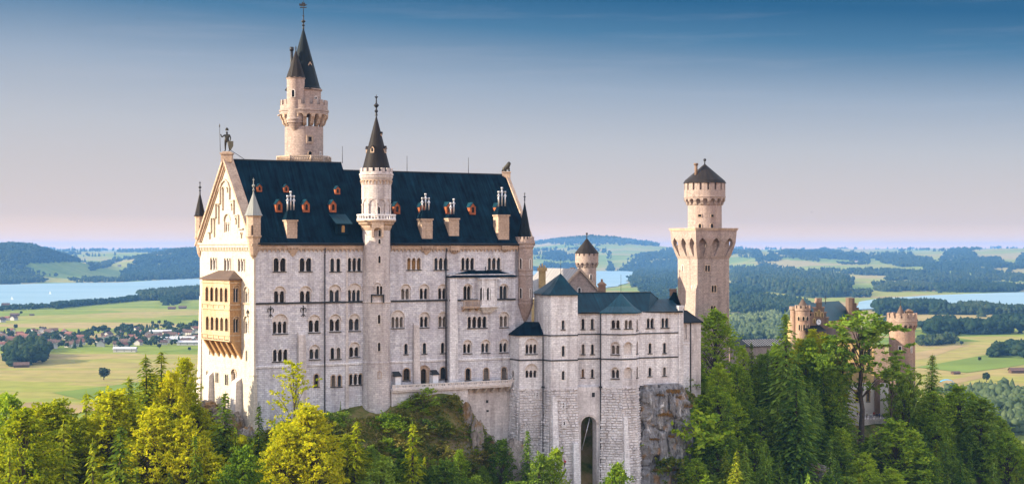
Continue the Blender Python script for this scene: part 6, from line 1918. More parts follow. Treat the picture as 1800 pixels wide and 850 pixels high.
# roof running back to the right between the two stepped gables
rA, rB = plan(1444, 430), plan(1500, 447)
fr_ = frame2(plan(1447, 426.5), plan(1508, 444)); Lr = fr_.len
mb = MB(fr_.T); ze_ = zpx(563, 432); zt = zpx(531, 434)
mb.face([(0, 0, ze_), (Lr, 0, ze_), (Lr - 1.5, -5.5, zt), (-1.5, -5.5, zt)]); mb.face([(0, -11, ze_), (Lr, -11, ze_), (Lr - 1.5, -5.5, zt), (-1.5, -5.5, zt)])
mb.build('roof', M['teallight'], gh)
mb = MB(fr_.T); mb.box(-1, Lr, -11, -0.4, CZ - 52, ze_); mb.build('wall', M['yellow'], gh)
mb = MB()
for k, (px, yt) in enumerate(((1493, 523), (1497, 523), (1500.5, 532), (1504.5, 540), (1508, 549))):
    q = plan(px, 441 + k); mb.box(q.x - 0.55, q.x + 0.55, q.y - 1.5, q.y + 2.5, zpx(575, 441), zpx(yt, 441 + k))
q = plan(1493, 440); mb.build('gable_wall', M['brick'], gh)
q = plan(1451, 430.5); mb = MB(); mb.tube((q.x, q.y, zpx(534, 430)), (q.x, q.y, zpx(520, 430)), 0.1, n=5); mb.box(q.x - 0.5, q.x + 0.5, q.y - .05, q.y + .05, zpx(524.5, 430), zpx(523.7, 430)); mb.build('roof_cross', M['metal'], gh)
# flank turret
xt = (1411 - 900) / F * Yg; R = 12.6 / F * Yg
mb = MB(); mb.lathe(xt, Yg, [(R, CZ - 50), (R, zg(547)), (R * 1.1, zg(545)), (R * 1.1, zg(541)), (R * 0.8, zg(541))], 20, cap=False); crenels(mb, xt, Yg, R * 1.1, zg(541.1), zg(536), 10, 0.4, 0.6)
tu = mb.build('corner_turret', M['gatet'], gh)
mb = MB(); cone_roof(mb, xt, Yg, zg(543), zg(523.5), R * 1.0, 12, 0.1); mb.build('turret_spire', M['brownroof'], tu)
for px in (1404.5, 1412.5, 1419): cyl_window(tu, xt, Yg, R, px, 556, 563, 4, trim=M['cream']); cyl_window(tu, xt, Yg, R, px + 1, 570, 580, 3, trim=M['cream'])
q = plan(1395, 427); mb = MB(); mb.lathe(q.x, q.y, [(1.0, CZ - 40), (1.0, zpx(545, 427)), (1.25, zpx(543, 427)), (1.25, zpx(538, 427))], 10); mb.build('corner_turret', M['gatet'], gh)
mb = MB(); f5 = seg((1416, 420), (1452, 423)); mb = MB(f5.T); mb.face([(0, 0.5, zpx(582, 420)), (f5.len, 0.5, zpx(581, 423)), (f5.len, -3, zpx(571, 425)), (0.6, -3, zpx(572, 424))]); mb.build('porch_roof', M['spireb'], gh)
# lower courtyard front: white plaster with arched windows, yellow storeys above, orange buttress
fl = seg((1448, 422.5), (1562, 420))
zmid = zpx(672, 421)
Wl = Wall(fl, [(0, CZ - 52), (fl.len, CZ - 52), (fl.len, zmid), (0, zmid)], M['plaster'])
for px in (1483, 1507, 1526): Wl.window(gh, px, 688, 705, 5, relief=685, rw=8, trim=M['yellow'])
Wl.finish('lower_wall', gh)
Wu = Wall(fl, [(0, zmid), (fl.s(1536), zmid), (fl.s(1536), zpx(600, 420)), (0, zpx(600, 420))], M['yellow'])
for px in (1470, 1485, 1500, 1515, 1528):
    for y0 in (612, 637): Wu.window(gh, px, y0, y0 + 14, 5, trim=M['brick'])
Wu.finish('upper_wall', gh)
mb = MB(fl.T); mb.face([(-0.5, 0.6, zpx(600, 420)), (fl.s(1537), 0.6, zpx(600, 420)), (fl.s(1532), -5, zpx(575, 428)), (1, -5, zpx(575, 428))]); mb.build('roof', M['brownroof'], gh)
mb = MB(fl.T); s0, s1 = fl.s(1537), fl.s(1546); mb.frustum(s0, s1, -0.1, 2.2, CZ - 52, s0, s1, -0.1, 1.0, zpx(668, 421)); mb.build('buttress', M['brick'], gh)
# curtain wall stepping down to the round tower
mb = MB(fl.T); mb.prism([(fl.s(1536), CZ - 52), (fl.len + 2, CZ - 52), (fl.len + 2, zpx(632, 423)), (fl.s(1552), zpx(612, 423)), (fl.s(1536), zpx(608, 423))], -0.9, -0.003); mb.build('curtain_wall', M['gatet'], gh)
mb = MB(fl.T)
for px in (1538, 1545, 1551): mb.box(fl.s(px), fl.s(px + 4), -0.8, -0.05, zpx(613, 423), zpx(603.5, 423))
mb.build('merlon', M['brick'], gh)

Yw = 430.0; zw_ = zY(Yw); xw = (1585.5 - 900) / F * Yw
gt = thing('gate_round_tower', 'stout round tower with crenellated top and small brown cone, rightmost of all towers', 'tower', (xw, Yw, CZ - 50))
R0, R1 = 22.4 / F * Yw, 26 / F * Yw
mb = MB(); mb.lathe(xw, Yw, [(R0 * 1.02, CZ - 55), (R0, zw_(577))], 36, cap=False); mb.build('shaft', M['gatet'], gt)
mb = MB(); mb.lathe(xw, Yw, [(R1, zw_(569.5)), (R1, zw_(565)), (R1 * 1.02, zw_(564.5)), (R1 * 1.02, zw_(563)), (R1, zw_(562.5)), (R1, zw_(558)), (R1 * .88, zw_(558)), (R1 * .88, zw_(562)), (0.3, zw_(562))], 36, cap=False)
crenels(mb, xw, Yw, R1, zw_(558.1), zw_(553), 14, 0.55, 0.72); crenels(mb, xw, Yw, R1, zw_(553.05), zw_(549.5), 14, 0.55, 0.6); mb.build('battlement', M['gatet'], gt)
mb = MB(); corbel_ring(mb, xw, Yw, R0 * .99, R1 * .995, zw_(580), zw_(569.4), 18, 0.34); mb.build('corbel_arcade', M['gatet'], gt)
xk = (1583 - 900) / F * Yw
mb = MB(); cone_roof(mb, xk, Yw, zw_(558), zw_(535.5), 11 / F * Yw, 12, 0.0); mb.build('cap_roof', M['brownroof'], gt)
mb = MB(); mb.tube((xk, Yw, zw_(537)), (xk, Yw, zw_(527)), 0.07, n=5); mb.build('finial', M['metal'], gt)
q = (1598 - 900) / F * Yw; mb = MB(); mb.box(q - 0.9, q + 0.9, Yw - 1, Yw + 1, zw_(562), zw_(547)); mb.frustum(q - 1.1, q + 1.1, Yw - 1.2, Yw + 1.2, zw_(547) + .002, q - .2, q + .2, Yw - 1.1, Yw + 1.1, zw_(543)); mb.build('stair_hutch', M['brick'], gt)
cyl_window(gt, xw, Yw, R0, 1582, 608.5, 619.5, 4.6, plainhole=True)
cyl_window(gt, xw, Yw, R0, 1602, 609, 619, 1.8, plainhole=True)

# viewing terrace
vt = thing('viewing_terrace', 'small stone terrace with parapet in front of the gatehouse where visitors stand', 'terrace', (plan(1530, 411).x, 411, CZ - 49))
fv = seg((1488, 409), (1566, 412)); zz = zpx(737, 410)
mb = MB(fv.T); mb.box(0, fv.len, -12, 0, zz - 8, zz); mb.build('platform', M['limelow'], vt)
mb = MB(fv.T); mb.box(0, fv.s(1516), -0.35, -0.05, zz + .002, zz + 1.0); mb.box(0, fv.s(1516), -0.4, 0.0, zz + 1.002, zz + 1.15); mb.build('parapet', M['limelow'], vt)
mb = MB(fv.T)
for k in range(10):
    q = fv.s(1518) + (fv.len - fv.s(1518)) * k / 9
    mb.box(q - .04, q + .04, -0.2, -0.12, zz, zz + 1.1)
mb.tube((fv.s(1518), -0.16, zz + 1.1), (fv.len, -0.16, zz + 1.1), 0.05, n=6); mb.tube((fv.s(1518), -0.16, zz + .6), (fv.len, -0.16, zz + .6), 0.03, n=6)
mb.build('railing', M['metal'], vt)
TERR = (fv, zz)
# ------------------------------------------------------------------ the grey cliff under the right end of the white wing, and loose rocks
def rockmat(name, dark, mid, light, ochre=(0.30, 0.19, 0.10), och=0.62):
    m, t, b, n, l = newmat(name)
    g = n("ShaderNodeNewGeometry")
    mp = n("ShaderNodeMapping"); mp.inputs['Scale'].default_value = (0.75, 0.75, 0.15); l(g.outputs['Position'], mp.inputs[0])
    n1 = n("ShaderNodeTexNoise"); n1.inputs['Scale'].default_value = 1.3; n1.inputs['Detail'].default_value = 10; n1.inputs['Roughness'].default_value = 0.66; n1.inputs['Distortion'].default_value = 0.6
    l(mp.outputs[0], n1.inputs['Vector'])
    r = ramp_node(n, [(0.36, dark), (0.47, mid), (0.58, tuple(x * 1.25 for x in mid)), (0.68, light)]); l(n1.outputs[0], r.inputs[0])
    n2 = n("ShaderNodeTexNoise"); n2.inputs['Scale'].default_value = 0.35; n2.inputs['Detail'].default_value = 7; l(g.outputs['Position'], n2.inputs['Vector'])
    mr = n("ShaderNodeMapRange"); mr.inputs['From Min'].default_value = och - .02; mr.inputs['From Max'].default_value = och + .08; l(n2.outputs[0], mr.inputs['Value'])
    mx = n("ShaderNodeMixRGB"); mx.inputs[2].default_value = (*ochre, 1); l(mr.outputs[0], mx.inputs[0]); l(r.outputs[0], mx.inputs[1])
    l(mx.outputs[0], b.inputs['Base Color']); b.inputs['Roughness'].default_value = .95; b.inputs['Specular IOR Level'].default_value = .2
    n3 = n("ShaderNodeTexNoise"); n3.inputs['Scale'].default_value = 1.6; n3.inputs['Detail'].default_value = 9; n3.inputs['Roughness'].default_value = .7; l(g.outputs['Position'], n3.inputs['Vector'])
    bp = n("ShaderNodeBump"); bp.inputs['Strength'].default_value = 1.0; bp.inputs['Distance'].default_value = .6; l(n3.outputs[0], bp.inputs['Height']); l(bp.outputs[0], b.inputs['Normal'])
    return m
M['cliff'] = rockmat('grey_cliff_rock', (0.035, 0.034, 0.037), (0.21, 0.207, 0.215), (0.64, 0.62, 0.61))
M['rock'] = rockmat('pale_rock', (0.06, 0.05, 0.045), (0.24, 0.21, 0.19), (0.50, 0.45, 0.41), (0.24, 0.15, 0.07), .56)

def ridged(x, y, z, sc, seed):
    v = 0; a = .5; f = 1 / sc
    for _ in range(5):
        v += a * (1 - abs(mnoise.noise(Vector((x * f + seed, y * f + seed, z * f * .6))))) ** 2; a *= .5; f *= 2.1
    return v
def make_cliff():
    path = [plan(1121, 341.2), plan(1135, 339.6), plan(1160, 340.4), plan(1185, 342.0), plan(1201, 343.8), plan(1212, 347), plan(1226, 352), plan(1240, 360)]
    tops = [z_pl + .1, z_pl + .15, z_pl + .2, z_pl + .25, z_pl + .2, zpx(700, 347), zpx(752, 352), zpx(800, 360)]
    seglen = [0]
    for a, b in zip(path[:-1], path[1:]): seglen.append(seglen[-1] + (b - a).length)
    NU, NV = 150, 130
    V = []
    for j in range(NV + 1):
        for i in range(NU + 1):
            q = seglen[-1] * i / NU
            k = max(0, min(len(path) - 2, sum(1 for s_ in seglen if s_ <= q) - 1))
            t = (q - seglen[k]) / (seglen[k + 1] - seglen[k])
            p = path[k].lerp(path[k + 1], t); zt = tops[k] + (tops[k + 1] - tops[k]) * t
            d = (path[k + 1] - path[k]).normalized(); nn = Vector((d.y, -d.x))
            h = 30 * j / NV
            z = zt - h
            fade = min(1, h / 1.2)
            disp = .07 * h + fade * (1.7 * (ridged(p.x, p.y, z * .45, 6, 3.3) - .6) + 1.5 * (ridged(p.x, p.y, z * .5, 2.4, 9.3) - .6) + .5 * (ridged(p.x, p.y, z, 1.0, 4.3) - .6) + .9 * abs(math.sin(h * .33 + fbm(p.x, z, 5) * 5)))
            taper = sstep(.62, 1.0, q / seglen[-1]) * 2.2 * fbm(p.x * 2, z * 2, 5, 7.3)
            disp += taper - 2.0 * sstep(.8, 1.0, q / seglen[-1])
            V.append((p.x + nn.x * (disp - .5), p.y + nn.y * (disp - .5), z + fade * .5 * fbm(p.x * 3, z * 3, 8)))
    # flat shelf back under the wing
    Fc = [(j * (NU + 1) + i, j * (NU + 1) + i + 1, (j + 1) * (NU + 1) + i + 1, (j + 1) * (NU + 1) + i) for j in range(NV) for i in range(NU)]
    b = len(V)
    for i in range(NU + 1):
        x, y, z = V[i]; V.append((x - 1.0, y + 9, z + .02))
    Fc += [(i, i + 1, b + i + 1, b + i) for i in range(NU)]
    me = bpy.data.meshes.new('cliff'); me.from_pydata(V, [], Fc); me.materials.append(M['cliff'])
    o = bpy.data.objects.new('cliff', me); COL.objects.link(o); o['kind'] = 'structure'
    # dry grass on the ledges
    r = np.random.default_rng(8); C = []; A = []; B = []
    grid = np.array(V[:(NV + 1) * (NU + 1)]).reshape(NV + 1, NU + 1, 3)
    for (px, py, w, hh) in [(1184, 688, 22, 5), (1193, 698, 9, 2), (1210, 713, 14, 4), (1169, 729, 24, 4), (1150, 771, 16, 2), (1180, 767, 9, 3), (1172, 826, 46, 4), (1177, 816, 10, 6), (1160, 694, 10, 2)]:
        # nearest cliff vertex to the pixel
        pxs = 900 + grid[..., 0] / grid[..., 1] * F; pys = 437 - (grid[..., 2] - CZ) / grid[..., 1] * F
        for k in range(int(w * 9)):
            dx = r.uniform(-w / 2, w / 2)
            j, i = np.unravel_index(np.argmin((pxs - px - dx) ** 2 + (pys - py) ** 2), pxs.shape)
            p = grid[j, i] + np.array([r.normal(0, .15), -.25 + r.normal(0, .15), r.normal(0, .12)])
            hgt = hh * .13 * r.uniform(.5, 1.1)
            C.append(p + np.array([0, 0, hgt * .3])); A.append(np.array([r.normal(0, .12), -.12, hgt * .7])); B.append(np.array([.07, r.normal(0, .05), 0]))
    M['drygrass'] = leafmat('dry_grass', (0.16, 0.10, 0.035), (0.26, 0.155, 0.055), (0.33, 0.21, 0.085), .2)
    t_ = bpy.data.objects.new('tmp', None); COL.objects.link(t_)
    g = quads_mesh('dry_grass', np.array(C), np.array(A), np.array(B), M['drygrass'], t_)
    g.parent = None; bpy.data.objects.remove(t_); g['kind'] = 'stuff'

def rock(px, py, Y, w, h, d, lab, seed, name='rock'):
    c = P(px, py, Y)
    bm = bmesh.new(); bmesh.ops.create_icosphere(bm, subdivisions=4, radius=1)
    for v in bm.verts:
        p = v.co.copy()
        k = 1 + .55 * (ridged(p.x * 2 + seed, p.y * 2, p.z * 2, 1.3, seed) - .6) + .12 * mnoise.noise(p * 5 + Vector((seed, 0, 0)))
        v.co = Vector((p.x * w / 2 * k, p.y * d / 2 * k, p.z * h / 2 * k))
    me = bpy.data.meshes.new(name); bm.to_mesh(me); bm.free(); me.materials.append(M['rock'])
    o = bpy.data.objects.new(name, me); COL.objects.link(o); o.location = c
    tag(o, lab, 'rock')
    return o
rock(408, 752, 312.5, 5.0, 7, 4, 'sunlit brown rock at the foot of the palace gable between the buttresses', 1.1)
rock(392, 738, 317, 4.5, 5, 4, 'smaller rock left of the sunlit brown rock under the gable', 4.2)
rock(436, 775, 307, 4.0, 6, 4, 'rock at the very corner of the palace below the corner buttress', 7.7)
rock(365, 720, 322, 4.5, 4, 4, 'mossy rock at the left end of the palace gable', 9.1)
rock(838, 790, 325, 3.4, 13, 3, 'tall pale rock rib on the right flank of the grassy knoll', 2.4)
rock(820, 735, 327.5, 2.6, 7, 3, 'slanting grey rock at the top of the pale rock rib', 5.5)
# rock(775, 762, 316, 4, 3, 3, 'low grey rock in the middle of the grassy knoll', 6.3)
# rock(690, 790, 309, 5, 4, 3, 'grey rock low on the left flank of the knoll', 8.8)
rock(1420, 838, 368, 12, 7, 5, 'pale rock at the bottom of the right slope under the tallest spruce', 3.7)
# rock(1308, 765, 366, 5, 6, 4, 'pale rock among the trees in the middle of the right slope', 1.9)
# rock(1318, 700, 378, 4, 4, 4, 'small pale rock high on the right slope', 2.9)
rock(860, 815, 329, 6, 12, 5, 'grey rock under the terrace wall', 7.1)
rock(905, 830, 330, 7, 14, 5, 'grey rock carrying the left corner of the white wing base', 5.1)
# ------------------------------------------------------------------ trees on the castle hill
def quads_mesh(name, C, A, B, mat, parent):
    "diamond leaves: centres C, half axes A and B, all (n,3)"
    n = len(C)
    V = np.empty((n, 4, 3)); V[:, 0] = C - A; V[:, 1] = C + B * 0.9 - A * 0.1; V[:, 2] = C + A; V[:, 3] = C - B * 0.9 - A * 0.1
    me = bpy.data.meshes.new(name)
    me.vertices.add(n * 4); me.vertices.foreach_set('co', V.astype(np.float32).ravel())
    me.loops.add(n * 4); me.loops.foreach_set('vertex_index', np.arange(n * 4, dtype=np.int32))
    me.polygons.add(n); me.polygons.foreach_set('loop_start', np.arange(0, n * 4, 4, dtype=np.int32))
    me.update(calc_edges=True); me.materials.append(mat)
    o = bpy.data.objects.new(name, me); COL.objects.link(o); link_child(o, parent)
    return o

make_cliff()

def unit(r, n):
    v = r.normal(0, 1, (n, 3)); return v / np.linalg.norm(v, axis=1)[:, None]

def spruce_proto(seed, mat, H=22.0, R=3.4, gaps=0.06, drop=0.5, dens=1.0):
    r = np.random.default_rng(seed)
    t = thing('spruce_tree', 'x', 'tree')
    C = []; A = []; B = []
    tb = MB()
    tb.tube((0, 0, -1.5), (0, 0, H * .5), 0.34, 0.2, n=7); tb.tube((0, 0, H * .5), (0, 0, H * .985), 0.2, 0.03, n=6)
    z = H * 0.06
    while z < H * 0.985:
        f = z / H
        L0 = R * (1 - f) ** 0.85 * (1.0 if f > .1 else .85) + 0.22
        nb = max(4, int(9 * dens * (1 - f) + 4))
        a0 = r.uniform(0, 6.28)
        for k in range(nb):
            if r.random() < gaps: continue
            a = a0 + 2 * PI * k / nb + r.uniform(-.25, .25)
            L = L0 * r.uniform(.62, 1.18)
            d = np.array([math.cos(a), math.sin(a), 0])
            up = 0.45 * (f - .35)             # upper branches rise, lower ones droop
            npt = max(2, int(L / 0.36))
            for q in range(1, npt + 1):
                s_ = q / npt
                p = d * L * s_ + np.array([0, 0, z + L * s_ * up - drop * L * s_ ** 1.6 * .42 + .10 * L * max(0, s_ - .75)])
                side = np.array([-d[1], d[0], 0])
                for w in range(2 if s_ < .9 else 1):
                    ww = (1 - s_ * .55) * L * .16 + .1
                    c = p + side * r.uniform(-ww, ww) + r.normal(0, .05, 3)
                    ax = d * r.uniform(.22, .42) + side * r.uniform(-.25, .25) + np.array([0, 0, -r.uniform(.05, .30)])
                    bx = side * r.uniform(.12, .20) + np.array([0, 0, r.uniform(-.12, .12)])
                    C.append(c); A.append(ax); B.append(bx)
            if L > 1.2 and r.random() < .35:
                tb.tube((0, 0, z), tuple(d * L * .6 + np.array([0, 0, z + L * .6 * up - .1])), 0.05, 0.02, n=4, cap=False)
        z += r.uniform(.34, .56) * (0.75 + .5 * (1 - f))
    C.append(np.array([0, 0, H])); A.append(np.array([0, 0, .4])); B.append(np.array([.09, 0, 0]))
    tb.build('trunk', M['bark'], t)
    quads_mesh('crown', np.array(C), np.array(A), np.array(B), mat, t)
    t['H'] = H
    return t

def leafy_proto(seed, mat, H=16.0, R=4.4, base=0.22, sprays=190, leaves=30, leaf=.24, bark='bark', name='beech_tree', top=1.0, open_=0.0, flat=.45, cat='tree'):
    r = np.random.default_rng(seed)
    t = thing(name, 'x', cat)
    tb = MB()
    pts = [Vector((0, 0, -1.2))]
    for k in range(1, 7):
        f = k / 6
        pts.append(Vector((r.normal(0, .10) * H * .12 * f, r.normal(0, .10) * H * .12 * f, H * .92 * f)))
    for i in range(6): tb.tube(pts[i], pts[i + 1], .30 * (H / 16) * (1 - i / 6.3), .30 * (H / 16) * (1 - (i + 1) / 6.3), n=7, cap=False)
    C = []; A = []; B = []
    def trunk_at(zf):
        q = max(0, min(5.999, zf / .92 * 6)); i = int(q); return pts[i].lerp(pts[i + 1], q - i)
    lob = r.uniform(0, 6.28, 4)
    for s_ in range(sprays):
        zf = base + (1 - base) * (r.random() ** .9)
        prof = math.sin(PI * min(1, ((zf - base) / (1 - base)) ** .75 * .93 + .07)) ** .7
        a = r.uniform(0, 6.28)
        lump = 1 + .30 * math.sin(3 * a + lob[0] + zf * 7) + .22 * math.sin(5 * a + lob[1] - zf * 12) + .12 * math.sin(9 * a + lob[2] + zf * 17)
        rad = R * prof * lump * r.uniform(.45 + .3 * (1 - open_), 1.08)
        c = trunk_at(min(.95, zf - .02)) ; ctr = np.array([c.x + rad * math.cos(a), c.y + rad * math.sin(a), H * zf * top])
        if s_ % 3 == 0:
            b0 = trunk_at(max(base * .8, zf - .16 - .1 * rad / R))
            md = Vector(((b0.x + ctr[0]) / 2, (b0.y + ctr[1]) / 2, (b0.z * .4 + ctr[2] * .6)))
            w = .07 * H / 16
            tb.tube(b0, md, w, w * .6, n=5, cap=False); tb.tube(md, tuple(ctr), w * .6, w * .2, n=4, cap=False)
        out = np.array([math.cos(a), math.sin(a), .0])
        sl = min(R * .55, r.uniform(.9, 2.1)); sw = sl * r.uniform(.2, .32)
        n = int(leaves * r.uniform(.7, 1.3))
        up = r.uniform(-.15, .75) * (0.5 + zf * .7)
        dv = out * r.uniform(.6, 1) + r.normal(0, .25, 3) + np.array([0, 0, up]); dv /= np.linalg.norm(dv)
        sv = np.cross(dv, [0, 0, 1.0]); sv /= np.linalg.norm(sv) + 1e-9; uv_ = np.cross(sv, dv)
        tt_ = r.uniform(-.6, 1, n)
        P_ = ctr + np.outer(tt_ * sl, dv) + np.outer(r.normal(0, 1, n) * sw * (1.05 - .85 * np.maximum(tt_, 0)), sv) + np.outer(r.normal(0, 1, n) * sw * flat * (1.05 - .7 * np.maximum(tt_, 0)), uv_)
        P_[:, 2] -= .12 * sl * tt_ ** 2
        nn = unit(r, n) * .75 + np.array([0, 0, .75]); nn /= np.linalg.norm(nn, axis=1)[:, None]
        e = np.cross(nn, unit(r, n)); e /= np.linalg.norm(e, axis=1)[:, None]
        g = np.cross(nn, e)
        sz = leaf * r.uniform(.5, 1.35, n)[:, None]
        C.append(P_); A.append(e * sz * 1.25); B.append(g * sz * .8)
    tb.build('trunk', M[bark], t)
    quads_mesh('crown', np.concatenate(C), np.concatenate(A), np.concatenate(B), mat, t)
    t['H'] = H
    return t

PROTO = {
    'spruce': [spruce_proto(1, M['spruce'], 22, 3.6), spruce_proto(2, M['spruce'], 22, 3.0, .1), spruce_proto(3, M['spruce'], 22, 4.1, .05, .7)],
    'darkspruce': [spruce_proto(4, M['darkgreen'], 24, 4.4, .05, .75, 1.15), spruce_proto(5, M['darkgreen'], 22, 3.3, .1)],
    'larch': [spruce_proto(6, M['beech'], 14, 2.3, .12, .35)],
    'beech': [leafy_proto(11, M['beech'], 24, 4.6, .16, 520, 34, .2), leafy_proto(12, M['beech'], 24, 5.2, .12, 560, 34, .2), leafy_proto(13, M['beech'], 24, 4.0, .18, 480, 34, .19, flat=.35), leafy_proto(14, M['beech'], 24, 4.8, .1, 540, 34, .19, flat=.35)],
    'green': [leafy_proto(21, M['green'], 20, 4.8, .1, 380, 32, .22), leafy_proto(22, M['green'], 20, 4.2, .14, 340, 32, .22, flat=.3), leafy_proto(23, M['green'], 20, 5.2, .08, 420, 32, .22)],
    'dark': [leafy_proto(31, M['darkgreen'], 19, 4.6, .08, 360, 32, .22), leafy_proto(32, M['darkgreen'], 19, 4.2, .1, 340, 32, .22, flat=.35)],
    'pine': [leafy_proto(41, M['green'], 21, 4.4, .52, 80, 40, .26, 'bark', 'tall_tree', flat=.3), leafy_proto(42, M['darkgreen'], 21, 4.0, .48, 80, 40, .26, 'bark', 'tall_tree', flat=.3)],
    'sparse': [leafy_proto(51, M['beech'], 22, 4.2, .22, 120, 20, .24, 'bark', 'young_tree', open_=1.0)],
    'shrub': [leafy_proto(61, M['shrub'], 3.2, 1.9, .0, 46, 24, .16, 'bark', 'shrub', cat='shrub'), leafy_proto(62, M['green'], 3.2, 2.1, .0, 50, 24, .16, 'bark', 'shrub', cat='shrub'), leafy_proto(63, M['darkgreen'], 3.2, 2.0, .0, 46, 24, .16, 'bark', 'shrub', cat='shrub')],
}
used_t = set()
TREES = []
tr = random.Random(21)
def plant(kind, x, y, h=None, ztop=None, lab=None, grp=None, wid=1.0, var=None, ground=None):
    L_ = PROTO[kind]; i = tr.randrange(len(L_)) if var is None else var
    p = L_[i]
    g = hz(x, y) if ground is None else ground
    if ztop is not None: h = ztop - g
    h = max(h, .8)
    s_ = h / p['H']
    key = (kind, i)
    o = p if key not in used_t else copy_tree(p)
    used_t.add(key)
    o.location = (x, y, g - .1)
    o.rotation_euler = (tr.uniform(-.03, .03), tr.uniform(-.03, .03), tr.uniform(0, 6.28))
    w = s_ * wid * tr.uniform(.92, 1.1)
    o.scale = (w, w, s_)
    o['label'] = lab
    if grp: o['group'] = grp
    elif 'group' in o: del o['group']
    TREES.append((x, y, p['H'] * .16 * w, kind))
    return o
def pin(kind, px, py, Y, lab, wid=1.0, var=None, grp=None, zoff=0.0):
    q = P(px, py, Y)
    return plant(kind, q.x, Y, ztop=q.z, lab=lab, wid=wid, var=var, grp=grp)

